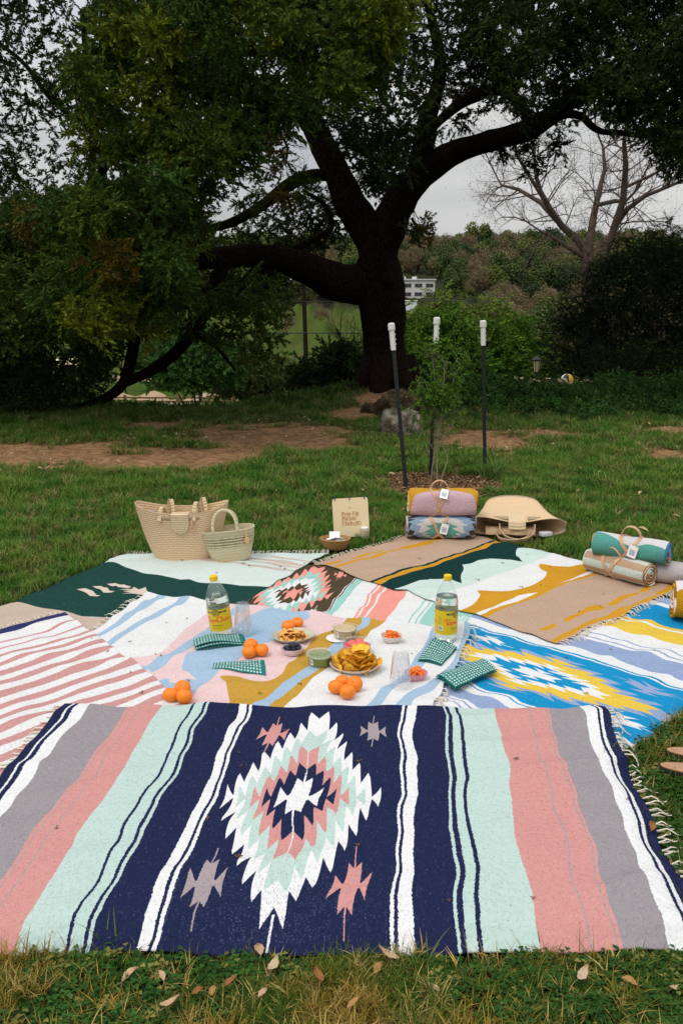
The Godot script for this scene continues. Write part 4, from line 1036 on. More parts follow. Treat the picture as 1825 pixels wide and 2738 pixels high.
	clumps([Vector4(0.5, 4.4, -16.3, 0.19), Vector4(0.9, 4.2, -15.7, 0.20), Vector4(1.2, 4.5, -16.1, 0.25), Vector4(0.9, 4.6, -16.2, 0.18), Vector4(0.2, 4.3, -15.6, 0.25), Vector4(0.5, 3.7, -15.5, 0.20), Vector4(1.0, 3.9, -16.5, 0.22), Vector4(0.2, 4.7, -16.4, 0.16), Vector4(0.6, 3.9, -15.3, 0.26), Vector4(0.6, 4.5, -15.7, 0.19), Vector4(0.4, 4.0, -15.6, 0.21), Vector4(1.1, 4.0, -15.4, 0.19), Vector4(0.8, 3.7, -16.4, 0.24)], 46, "old", sprays)
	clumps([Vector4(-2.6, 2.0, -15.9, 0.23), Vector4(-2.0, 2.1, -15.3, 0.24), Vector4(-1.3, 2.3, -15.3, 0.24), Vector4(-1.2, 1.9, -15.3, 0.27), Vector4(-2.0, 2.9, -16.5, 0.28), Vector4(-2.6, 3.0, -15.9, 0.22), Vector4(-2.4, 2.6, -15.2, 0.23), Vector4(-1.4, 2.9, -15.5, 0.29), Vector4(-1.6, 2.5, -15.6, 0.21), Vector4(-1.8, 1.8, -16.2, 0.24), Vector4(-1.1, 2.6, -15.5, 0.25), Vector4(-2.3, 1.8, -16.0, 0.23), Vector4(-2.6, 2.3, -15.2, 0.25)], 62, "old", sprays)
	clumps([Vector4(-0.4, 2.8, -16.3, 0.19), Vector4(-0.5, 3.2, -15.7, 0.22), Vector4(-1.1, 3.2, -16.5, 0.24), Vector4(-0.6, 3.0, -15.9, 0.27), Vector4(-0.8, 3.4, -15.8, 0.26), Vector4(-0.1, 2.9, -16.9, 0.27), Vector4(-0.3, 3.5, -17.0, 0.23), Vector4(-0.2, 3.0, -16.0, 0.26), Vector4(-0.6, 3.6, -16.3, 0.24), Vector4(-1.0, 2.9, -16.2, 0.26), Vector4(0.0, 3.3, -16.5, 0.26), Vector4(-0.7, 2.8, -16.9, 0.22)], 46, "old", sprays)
	clumps([Vector4(-1.4, 3.7, -14.9, 0.22), Vector4(-0.9, 3.2, -13.5, 0.14), Vector4(-0.6, 3.5, -13.7, 0.14), Vector4(-1.4, 3.1, -13.5, 0.18), Vector4(-0.9, 3.6, -12.5, 0.18)], 34, "half_shaded", sprays)
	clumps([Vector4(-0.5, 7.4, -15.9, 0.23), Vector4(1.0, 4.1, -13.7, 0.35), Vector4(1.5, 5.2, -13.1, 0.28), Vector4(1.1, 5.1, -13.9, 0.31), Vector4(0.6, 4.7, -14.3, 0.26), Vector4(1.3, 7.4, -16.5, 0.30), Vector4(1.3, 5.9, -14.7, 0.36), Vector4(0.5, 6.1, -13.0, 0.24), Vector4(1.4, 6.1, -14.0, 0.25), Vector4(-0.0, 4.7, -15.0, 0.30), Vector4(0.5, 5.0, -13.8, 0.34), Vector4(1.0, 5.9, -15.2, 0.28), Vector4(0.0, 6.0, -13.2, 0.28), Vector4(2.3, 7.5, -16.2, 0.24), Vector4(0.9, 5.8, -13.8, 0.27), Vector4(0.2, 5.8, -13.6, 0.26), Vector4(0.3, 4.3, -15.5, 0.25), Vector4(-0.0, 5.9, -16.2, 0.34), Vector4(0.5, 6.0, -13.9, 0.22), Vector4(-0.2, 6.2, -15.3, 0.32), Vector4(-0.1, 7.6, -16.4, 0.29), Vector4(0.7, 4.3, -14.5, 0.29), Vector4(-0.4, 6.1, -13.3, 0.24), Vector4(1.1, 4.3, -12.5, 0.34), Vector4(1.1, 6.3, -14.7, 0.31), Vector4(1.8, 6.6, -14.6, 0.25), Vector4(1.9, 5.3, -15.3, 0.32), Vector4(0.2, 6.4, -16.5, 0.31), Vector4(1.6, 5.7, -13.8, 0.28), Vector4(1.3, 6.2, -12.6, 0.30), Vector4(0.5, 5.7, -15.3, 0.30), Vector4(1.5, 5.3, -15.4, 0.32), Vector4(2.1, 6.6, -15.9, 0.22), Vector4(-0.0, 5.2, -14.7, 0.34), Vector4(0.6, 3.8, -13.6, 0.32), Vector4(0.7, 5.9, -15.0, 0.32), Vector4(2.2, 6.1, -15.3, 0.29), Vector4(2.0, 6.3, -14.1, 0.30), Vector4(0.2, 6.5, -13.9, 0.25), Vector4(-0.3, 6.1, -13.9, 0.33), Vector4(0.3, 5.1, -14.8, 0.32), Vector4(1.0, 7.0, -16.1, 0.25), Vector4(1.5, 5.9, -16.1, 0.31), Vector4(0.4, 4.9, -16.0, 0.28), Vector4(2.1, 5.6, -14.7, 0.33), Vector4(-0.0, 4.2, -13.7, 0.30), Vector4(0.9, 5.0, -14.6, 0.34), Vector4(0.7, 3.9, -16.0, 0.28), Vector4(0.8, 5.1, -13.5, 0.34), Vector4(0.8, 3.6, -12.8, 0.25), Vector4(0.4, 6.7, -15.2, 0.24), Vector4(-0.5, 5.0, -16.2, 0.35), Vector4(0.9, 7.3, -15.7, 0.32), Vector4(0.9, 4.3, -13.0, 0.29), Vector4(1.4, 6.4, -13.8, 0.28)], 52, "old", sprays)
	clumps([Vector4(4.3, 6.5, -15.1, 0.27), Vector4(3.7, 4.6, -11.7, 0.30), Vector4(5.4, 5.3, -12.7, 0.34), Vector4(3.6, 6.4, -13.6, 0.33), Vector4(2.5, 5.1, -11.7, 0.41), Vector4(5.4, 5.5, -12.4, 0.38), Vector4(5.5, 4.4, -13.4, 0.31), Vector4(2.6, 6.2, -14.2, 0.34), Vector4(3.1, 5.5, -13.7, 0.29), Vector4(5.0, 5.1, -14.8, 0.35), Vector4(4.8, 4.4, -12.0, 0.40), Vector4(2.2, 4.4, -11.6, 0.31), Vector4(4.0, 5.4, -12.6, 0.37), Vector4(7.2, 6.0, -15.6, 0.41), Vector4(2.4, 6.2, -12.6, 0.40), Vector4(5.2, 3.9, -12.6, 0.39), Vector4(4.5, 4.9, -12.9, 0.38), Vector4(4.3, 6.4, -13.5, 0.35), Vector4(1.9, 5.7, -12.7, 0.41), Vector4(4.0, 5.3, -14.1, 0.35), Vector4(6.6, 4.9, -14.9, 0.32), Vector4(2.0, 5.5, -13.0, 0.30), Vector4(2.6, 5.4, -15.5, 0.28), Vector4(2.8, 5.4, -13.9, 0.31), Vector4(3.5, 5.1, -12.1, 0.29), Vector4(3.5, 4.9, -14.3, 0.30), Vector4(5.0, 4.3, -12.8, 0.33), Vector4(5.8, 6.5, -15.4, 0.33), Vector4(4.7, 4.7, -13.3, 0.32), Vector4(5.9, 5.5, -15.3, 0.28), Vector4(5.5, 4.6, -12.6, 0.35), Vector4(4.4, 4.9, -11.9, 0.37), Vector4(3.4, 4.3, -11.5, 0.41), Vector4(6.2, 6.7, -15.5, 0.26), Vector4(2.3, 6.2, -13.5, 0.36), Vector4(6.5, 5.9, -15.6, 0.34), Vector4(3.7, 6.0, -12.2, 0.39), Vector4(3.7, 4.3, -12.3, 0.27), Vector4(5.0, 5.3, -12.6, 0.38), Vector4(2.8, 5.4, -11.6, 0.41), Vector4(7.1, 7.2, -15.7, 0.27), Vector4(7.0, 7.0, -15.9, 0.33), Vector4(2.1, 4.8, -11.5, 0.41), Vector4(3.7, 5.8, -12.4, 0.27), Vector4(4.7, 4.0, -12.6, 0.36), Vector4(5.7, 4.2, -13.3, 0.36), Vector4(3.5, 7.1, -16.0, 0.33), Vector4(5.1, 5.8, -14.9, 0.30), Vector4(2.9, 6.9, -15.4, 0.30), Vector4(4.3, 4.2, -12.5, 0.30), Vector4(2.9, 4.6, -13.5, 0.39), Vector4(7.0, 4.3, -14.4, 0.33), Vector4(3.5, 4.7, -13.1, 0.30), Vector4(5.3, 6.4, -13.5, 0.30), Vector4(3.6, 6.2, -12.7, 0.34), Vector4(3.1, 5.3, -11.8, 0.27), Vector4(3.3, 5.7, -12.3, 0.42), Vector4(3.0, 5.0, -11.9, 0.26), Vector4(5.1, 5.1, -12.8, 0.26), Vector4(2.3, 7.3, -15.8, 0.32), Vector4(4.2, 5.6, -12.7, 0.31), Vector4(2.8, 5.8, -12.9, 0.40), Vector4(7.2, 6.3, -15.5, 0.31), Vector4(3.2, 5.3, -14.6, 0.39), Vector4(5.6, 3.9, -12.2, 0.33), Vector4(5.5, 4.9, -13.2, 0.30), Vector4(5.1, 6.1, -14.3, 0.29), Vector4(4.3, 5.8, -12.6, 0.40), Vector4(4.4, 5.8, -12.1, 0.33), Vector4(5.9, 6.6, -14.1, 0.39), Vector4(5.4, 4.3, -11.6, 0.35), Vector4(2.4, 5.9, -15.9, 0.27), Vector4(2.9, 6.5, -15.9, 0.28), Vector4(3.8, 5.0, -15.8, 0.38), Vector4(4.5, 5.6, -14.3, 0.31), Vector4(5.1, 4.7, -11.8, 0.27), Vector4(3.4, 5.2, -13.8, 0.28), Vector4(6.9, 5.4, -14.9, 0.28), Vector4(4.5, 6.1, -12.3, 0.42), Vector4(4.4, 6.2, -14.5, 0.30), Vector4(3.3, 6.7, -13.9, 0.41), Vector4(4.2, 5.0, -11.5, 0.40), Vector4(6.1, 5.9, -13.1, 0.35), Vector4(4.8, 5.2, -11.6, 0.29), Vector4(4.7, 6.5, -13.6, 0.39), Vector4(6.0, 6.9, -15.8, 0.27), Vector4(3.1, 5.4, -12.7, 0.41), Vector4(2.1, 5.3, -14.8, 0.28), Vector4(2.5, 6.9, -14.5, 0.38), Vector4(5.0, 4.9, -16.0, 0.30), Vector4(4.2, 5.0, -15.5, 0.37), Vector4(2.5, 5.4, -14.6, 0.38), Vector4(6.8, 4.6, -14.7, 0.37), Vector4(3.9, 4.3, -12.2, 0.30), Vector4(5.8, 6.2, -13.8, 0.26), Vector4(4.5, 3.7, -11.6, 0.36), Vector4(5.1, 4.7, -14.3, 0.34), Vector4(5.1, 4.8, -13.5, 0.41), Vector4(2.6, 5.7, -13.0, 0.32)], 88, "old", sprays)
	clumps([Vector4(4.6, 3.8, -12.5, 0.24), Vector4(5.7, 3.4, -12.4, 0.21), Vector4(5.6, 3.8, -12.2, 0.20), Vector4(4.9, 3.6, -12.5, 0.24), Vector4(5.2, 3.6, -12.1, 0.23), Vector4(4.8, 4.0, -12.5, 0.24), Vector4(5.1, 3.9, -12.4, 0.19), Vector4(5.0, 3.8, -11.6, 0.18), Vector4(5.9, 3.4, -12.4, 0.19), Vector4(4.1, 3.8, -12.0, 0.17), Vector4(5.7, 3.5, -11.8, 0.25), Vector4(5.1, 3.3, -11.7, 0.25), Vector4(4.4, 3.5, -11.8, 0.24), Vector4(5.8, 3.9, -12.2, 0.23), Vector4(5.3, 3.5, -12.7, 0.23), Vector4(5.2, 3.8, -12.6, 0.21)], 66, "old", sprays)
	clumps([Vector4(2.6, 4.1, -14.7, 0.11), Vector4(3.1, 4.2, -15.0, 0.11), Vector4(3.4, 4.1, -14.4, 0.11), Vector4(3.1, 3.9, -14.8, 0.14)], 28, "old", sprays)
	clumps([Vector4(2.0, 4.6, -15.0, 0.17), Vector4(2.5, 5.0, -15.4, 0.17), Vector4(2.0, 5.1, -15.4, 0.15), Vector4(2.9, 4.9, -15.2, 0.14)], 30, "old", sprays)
	clumps([Vector4(1.2, 2.8, -14.5, 0.09), Vector4(1.4, 2.9, -14.5, 0.13)], 30, "half_shaded", sprays)
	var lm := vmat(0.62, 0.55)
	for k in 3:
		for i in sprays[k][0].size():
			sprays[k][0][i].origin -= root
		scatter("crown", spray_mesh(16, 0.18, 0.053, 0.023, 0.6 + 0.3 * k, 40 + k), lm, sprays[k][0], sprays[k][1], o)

func _spline(a: Vector4, b: Vector4, c: Vector4, d: Vector4, k: float) -> Vector4:
	return (b * 2.0 + (c - a) * k + (a * 2.0 - b * 5.0 + c * 4.0 - d) * k * k + (b * 3.0 - a - c * 3.0 + d) * k * k * k) * 0.5

func greenery() -> void:
	var bark := mat(S(66, 56, 46), 0.95)
	var lm := vmat(0.65, 0.5)
	var small := spray_mesh(14, 0.2, 0.06, 0.028, 0.3, 61)
	var broad := spray_mesh(12, 0.3, 0.1, 0.055, 0.3, 62)
	var needles := spray_mesh(22, 0.24, 0.05, 0.012, 0.8, 63)
	# dark evergreen on the right
	var at: Vector3 = Vector3(6.286, -0.336, -20)
	at.y = ground_y(at.x, -20) 
	bush("dark_evergreen", "big dark evergreen tree filling the right side behind the weeds", "tree", at, [Vector4(0, 1.1, 0, 1.2), Vector4(-0.9, 0.9, 0.2, 0.85), Vector4(0.2, 2.3, 0.1, 1.05), Vector4(-0.65, 2.0, 0, 0.75), Vector4(1.2, 2.6, 0, 1.1), Vector4(1.4, 1.2, 0.1, 1.2), Vector4(0.9, 3.3, 0, 0.7), Vector4(0.1, 3.1, 0, 0.55), Vector4(2.3, 3.0, 0, 1.1), Vector4(2.5, 1.5, 0, 1.3), Vector4(-1.2, 1.7, 0, 0.4), Vector4(-0.4, 2.8, 0, 0.45)], 900, Color(0.012, 0.021, 0.008), needles, lm, bark, "", 1.0, 0.5)
	at = Vector3(4.791, -0.072, -17.2)
	bush("evergreen_shrub", "low dark shrub in front of the big evergreen, beside the play ball", "shrub", Vector3(at.x + 0.75, 0, -18.4), [Vector4(0, 0.35, 0, 0.5), Vector4(0.7, 0.4, 0, 0.55), Vector4(1.4, 0.4, 0.1, 0.5)], 900, Color(0.014, 0.025, 0.009), needles, lm, bark)
	# bright green shrubs behind the stakes
	var shrub_green := Color(0.08, 0.16, 0.022)
	for q in [[2.83, 24.0, 1.0, "bright green leafy shrub straight behind the middle stake"], [3.991, 25.0, 0.95, "bright green leafy shrub behind the right stake"], [5.168, 26.0, 0.85, "green shrub between the right stake and the dark evergreen"], [2.338, 27.0, 0.8, "green shrub between the oak trunk and the left stake"]]:
		var x: float = q[0]
		var z: float = -q[1]
		var top: float = 1.86 if q[1] < 24.5 else 1.55
		var gy := ground_y(x, z)
		var hh := top - gy
		bush("green_shrub", q[3], "shrub", Vector3(x, gy, z), [Vector4(0, hh * 0.35, 0, hh * 0.38), Vector4(-0.5, hh * 0.55, 0.1, 0.75), Vector4(0.45, hh * 0.6, 0.1, 0.8), Vector4(0.0, hh * 0.8, 0, 0.62), Vector4(-0.8, hh * 0.3, 0.2, 0.8), Vector4(0.85, hh * 0.35, 0.2, 0.8)], 420, shrub_green * q[2], broad, lm, bark, "leafy shrubs behind the stakes", 1.0, 0.45)
	for q in [[6.986, 62.0, 3.435, "yellow green tree top rising above the shrubs behind the middle stake"], [10.88, 66.0, 3.05, "yellow green tree top above the shrubs behind the right stake"], [4.236, 70.0, 2.399, "yellow green tree half hidden by the oak trunk"]]:
		var x: float = q[0]
		var gy := ground_y(x, -q[1])
		var hh: float = q[2] - gy
		bush("park_tree", q[3], "tree", Vector3(x, gy, -q[1]), [Vector4(0, hh * 0.5, 0, hh * 0.33), Vector4(-1.6, hh * 0.62, 0, 2.0), Vector4(1.5, hh * 0.6, 0, 2.1), Vector4(0.3, hh * 0.8, 0, 1.8)], 60, Color(0.13, 0.18, 0.04), broad, lm, bark, "yellow green park trees", 2.4, 0.4)
	# bush left of the trunk with thin stems above
	at = Vector3(-0.101, 0, -14.143)
	var o := bush("dark_bush", "dark leafy bush at the foot of the oak, left of the trunk", "bush", Vector3(at.x, 0, -16.6), [Vector4(0.25, 0.4, 0, 0.5), Vector4(-0.35, 0.35, 0, 0.42), Vector4(0.05, 0.62, 0, 0.36), Vector4(-0.7, 0.2, 0, 0.3)], 1500, Color(0.032, 0.06, 0.018), broad, lm, bark, "", 0.75, 0.5)
	var g := Geo.new(); var ends := []
	for q in [Vector3(-0.2, 1, 0), Vector3(-0.55, 1, 0.1), Vector3(0.02, 1, -0.2), Vector3(0.3, 1, 0.1)]:
		grow(g, Vector3(0.3, 0.4, 0), q.normalized(), 0.75, 0.02, 2, ends, 0.5)
	part("stem", g, bark, o)
	# trees and bushes down the slope on the left
	for q in [[-12.701, 74.0, 0.831, 3.6, Color(0.06, 0.13, 0.035), "green park tree beyond the path, under the left limb"], [-8.305, 80.0, -1.388, 3.2, Color(0.1, 0.13, 0.045), "olive green bush-like tree beyond the path, left of the utility pole"], [-7.55, 108.0, -3.754, 3.0, Color(0.11, 0.15, 0.04), "pale green tree beyond the path, behind the hanging leaves"], [-23.605, 112.0, -1.459, 5.5, Color(0.05, 0.1, 0.03), "dark green tree beyond the path behind the drooping limb"], [-37.77, 100.0, -2.617, 5.5, Color(0.06, 0.09, 0.035), "dull green tree at the far left, beside the cream house"], [-34.056, 120.0, -3.45, 5.0, Color(0.05, 0.085, 0.03), "dull green tree right of the cream house"], [-26.418, 60.0, 0.233, 4.0, Color(0.05, 0.08, 0.03), "dull green tree near the left edge beyond the slope"]]:
		var x: float = q[0]
		var gy := ground_y(x, -q[1])
		var hh: float = q[2] - gy
		var r: float = minf(q[3], hh * 0.5)
		bush("park_tree", q[5], "tree", Vector3(x, gy, -q[1]), [Vector4(0, hh - r * 0.8, 0, r * 0.8), Vector4(-r * 0.7, hh - r * 1.0, 0, r * 0.65), Vector4(r * 0.75, hh - r * 0.95, 0, r * 0.65), Vector4(0, hh - r * 1.1, 0.5, r * 0.6)], 130, q[4], broad, lm, bark, "park trees down the slope on the left", 2.2, 0.4)
	for q in [[-6.427, 17.5, 1.05, "dark bush at the left edge under the oak's skirt of leaves"], [-8.106, 17.0, 1.3, "dark bush just outside the left edge under the oak"]]:
		var x: float = q[0]
		var r: float = q[2]
		bush("dark_bush", q[3], "bush", Vector3(x, ground_y(x, -q[1]), -q[1]), [Vector4(0, r * 0.5, 0, r * 0.8), Vector4(-r, r * 0.4, 0, r * 0.7), Vector4(r, r * 0.35, 0, r * 0.6)], 600, Color(0.022, 0.04, 0.012), broad, lm, bark, "dark bushes on the left", 0.8, 0.5)
	# undergrowth of tall weeds along the crest on the right
	var wp := []; var wt := []
	for i in 15000:
		var x := rng.randf_range(1.4, 8.5)
		var z := rng.randf_range(-17.2, -12.2)
		if z > -12.9 + patchy.get_noise_2d(x * 1.5, 3.0) * 0.9 - 0.25 * clampf(2.6 - x, 0, 1.5): continue
		var s := rng.randf_range(0.6, 1.15)
		wp.append(Transform3D(any_turn(rng).scaled(Vector3.ONE * s), Vector3(x, ground_y(x, z) + 0.03 + pow(rng.randf(), 1.4) * maxf(0.05, 0.2 + 0.3 * patchy.get_noise_2d(x * 1.4, z * 1.4)) * (1.0 if z < -13.6 else 0.5) * (0.3 if absf(x - 4.3) < 0.42 else 1.0), z)))
		wt.append(Color(0.036, 0.085, 0.02) * rng.randf_range(0.5, 1.5) * (1.0 + 0.6 * patchy.get_noise_2d(x * 1.1 + 9.0, z)))
	var u := scatter("undergrowth", small, lm, wp, wt, self)
	tag(u, "dark green tall weeds along the crest below the evergreen and shrubs", "weeds")
	wp = []; wt = []
	for i in 2600:
		var x := rng.randf_range(-9.0, 0.3)
		var z := rng.randf_range(-15.4, -12.6)
		if z > -13.8 + patchy.get_noise_2d(x * 1.5, 7.0) * 0.8: continue
		wp.append(Transform3D(Basis(Vector3.UP, rng.randf() * TAU) * Basis(Vector3.BACK, rng.randf_range(0.3, 1.5)).scaled(Vector3.ONE * rng.randf_range(0.22, 0.5)), Vector3(x, ground_y(x, z) + rng.randf_range(0.0, 0.03), z)))
		wt.append(Color(0.045, 0.095, 0.02) * rng.randf_range(0.6, 1.25))
	u = scatter("undergrowth", broad, lm, wp, wt, self)
	tag(u, "dark weeds along the crest on the left, in front of the path", "weeds")
	# sapling between the stakes
	var foot: Vector3 = Vector3(0.888, 0, -7.755)
	o = thing("sapling", "thin young sapling with small bright leaves and bare grey twigs between the three stakes", "sapling", foot)
	g = Geo.new(); ends = []
	var tips := []
	for q in [[Vector4(-0.06, 0, 0, .006), Vector4(-0.03, 0.3, 0, .006), Vector4(-0.0, 0.55, 0, .005), Vector4(-0.03, 0.85, 0, .004), Vector4(-0.08, 1.22, 0, .002)], [Vector4(0, 0, 0, .008), Vector4(-0.01, 0.35, 0.01, .007), Vector4(0.0, 0.62, 0, .006), Vector4(0.03, 0.9, 0, .004), Vector4(0.06, 1.1, 0, .002)], [Vector4(0.03, 0, 0.01, .006), Vector4(0.09, 0.22, 0.02, .006), Vector4(0.02, 0.42, 0, .005), Vector4(-0.04, 0.7, 0.02, .004), Vector4(-0.14, 0.95, 0, .002)], [Vector4(0, 0.3, 0, .005), Vector4(0.07, 0.48, 0.02, .004), Vector4(0.13, 0.62, 0, .003), Vector4(0.2, 0.74, 0, .002)], [Vector4(-0.02, 0.28, 0, .004), Vector4(-0.14, 0.46, 0.02, .003), Vector4(-0.2, 0.6, 0, .002)], [Vector4(0, 0.5, 0, .004), Vector4(-0.1, 0.72, -0.02, .003), Vector4(-0.22, 0.96, 0, .002)], [Vector4(0.01, 0.5, 0, .004), Vector4(0.08, 0.8, -0.05, .003), Vector4(0.17, 1.06, 0, .002)], [Vector4(0.02, 0.45, 0, .004), Vector4(0.02, 0.8, 0.08, .003), Vector4(0.03, 1.1, 0.1, .002)]]:
		g.tube(q, 5)
		for i in range(1, q.size()):
			for s in 3:
				var a: Vector4 = q[i - 1].lerp(q[i], rng.randf())
				if a.y < 0.22: continue
				grow(g, Vector3(a.x, a.y, a.z), Vector3(rng.randfn() * 0.8, 0.9, rng.randfn() * 0.8).normalized(), rng.randf_range(0.06, 0.13), 0.0026, 1, ends, 0.7)
	part("stem", g, mat(S(150, 136, 112), 0.9), o)
	var tuft := spray_mesh(9, 0.055, 0.02, 0.011, 0.1, 64)
	var sp := []; var st := []
	for e: Vector3 in ends:
		if e.y > 0.5 + absf(e.x) * 0.2 or (e.x > 0.12 and e.y > 0.36) or rng.randf() < 0.12:
			for k in (3 if e.y > 0.72 else 1):
				sp.append(Transform3D(any_turn(rng).scaled(Vector3.ONE * rng.randf_range(0.7, 1.3)), e + Vector3(rng.randfn(), rng.randfn(), rng.randfn()) * 0.02)); st.append(Color(0.1, 0.2, 0.03) * rng.randf_range(0.7, 1.3))
	scatter("foliage", tuft, lm, sp, st, o)

func posts_and_rocks() -> void:
	# three studded steel stakes with white sleeves
	var green := mat(S(13, 24, 23), 0.6); var white := mat(S(226, 222, 218), 0.6)
	var tops := [[Vector3(0.582, 0, -7.514), Vector3(0.434, 1.45, -7.6), "left dark green steel stake, leaning, with white cap and sleeve"], [Vector3(0.848, 0, -7.967), Vector3(0.876, 1.496, -8), "middle dark green steel stake behind the sapling with white cap"], [Vector3(1.42, 0, -8.283), Vector3(1.349, 1.465, -8.3), "right dark green steel stake standing straight with white cap"]]
	for q in tops:
		var foot: Vector3 = q[0]; var top: Vector3 = q[1]
		var o := thing("stake", q[2], "stake", foot, 0.0, "steel stakes round the sapling")
		var along := (top - foot)
		var long := along.length()
		var up := along / long
		var side := up.cross(Vector3(0.3, 0, 1)).normalized()
		o.basis = Basis(side, up, side.cross(up))
		var g := Geo.new()
		g.rbox(Vector3(0.036, long - 0.02 + 0.3, 0.006), 0.002, Transform3D(Basis(), Vector3(0, long * 0.5 - 0.15, 0.0)))
		g.rbox(Vector3(0.006, long - 0.02 + 0.3, 0.034), 0.002, Transform3D(Basis(), Vector3(0, long * 0.5 - 0.15, -0.018)))
		var bar := part("bar", g, green, o)
		for i in int(long / 0.055):
			var sg := Geo.new()
			sg.rbox(Vector3(0.014, 0.012, 0.012), 0.003, Transform3D(Basis(), Vector3(0, 0.06 + i * 0.055, 0.006)), 1)
			if i * 0.055 < long - 0.22: part("stud", sg, green, bar)
		g = Geo.new()
		g.lathe([Vector2(0.0215, long - 0.235), Vector2(0.022, long - 0.05)], 12); 
		g.rbox(Vector3(0.043, 0.19, 0.04), 0.012, Transform3D(Basis(), Vector3(0, long - 0.14, -0.006)))
		part("sleeve", g, white, o)
		g = Geo.new()
		g.rbox(Vector3(0.056, 0.075, 0.054), 0.016, Transform3D(Basis(), Vector3(0, long - 0.035, -0.004)), 3)
		g.rbox(Vector3(0.012, 0.06, 0.062), 0.005, Transform3D(Basis(), Vector3(0, long - 0.035, -0.004)))
		part("cap", g, white, o)
		for i in 3:
			g = Geo.new(); g.rbox(Vector3(0.012, 0.012, 0.012), 0.003, Transform3D(Basis(), Vector3(0.024, long - 0.1 - i * 0.042, 0)), 1)
			part("stud", g, white, o)
	# rocks
	var bump := FastNoiseLite.new(); bump.frequency = 1.1; bump.fractal_octaves = 4; bump.seed = 14
	for q in [[Vector3(0.752, 0, -10.872), Vector3(0.27, 0.27, 0.2), "pale grey mottled boulder in front of the oak", S(206, 192, 172), 1.0], [Vector3(0.839, 0, -12.769), Vector3(0.31, 0.27, 0.22), "brown earth-stained boulder at the oak's foot, behind the pale boulder", S(132, 112, 86), 2.0], [Vector3(0.457, 0, -13.102), Vector3(0.16, 0.1, 0.12), "small brown rock at the oak's foot", S(140, 122, 96), 3.0]]:
		var g := Geo.new()
		var rows := []
		var r: Vector3 = q[1]
		for i in 17:
			var la := -PI / 2 + PI * i / 16
			var row := PackedVector3Array()
			for j in 29:
				var lo := TAU * (j % 28) / 28
				var d := Vector3(cos(la) * cos(lo), sin(la), cos(la) * sin(lo))
				d = Vector3(signf(d.x) * pow(absf(d.x), 0.88), signf(d.y) * pow(absf(d.y), 0.85), signf(d.z) * pow(absf(d.z), 0.88))
				var k := 1.0 + 0.36 * bump.get_noise_3d(d.x * 1.1 + q[4] * 9.0, d.y * 1.1, d.z * 1.1) + 0.1 * bump.get_noise_3d(d.x * 4, d.y * 4 + q[4], d.z * 4)
				row.append(d * r * k)
			rows.append(row)
		g.sheet(rows, true)
		var m := mat(q[3], 0.95)
		m.albedo_texture = noise_tex(0.014, 0.22, 1.0, 256, 5)
		m.uv1_triplanar = true; m.uv1_scale = Vector3(1.4, 1.4, 1.4)
		m.heightmap_enabled = true; m.heightmap_texture = noise_tex(0.05, 0, 1, 256, 5); m.heightmap_scale = 2.0
		var foot: Vector3 = q[0]
		whole("boulder", g, m, q[2], "boulder", Vector3(foot.x, ground_y(foot.x, foot.z) + r.y * 0.25, foot.z))

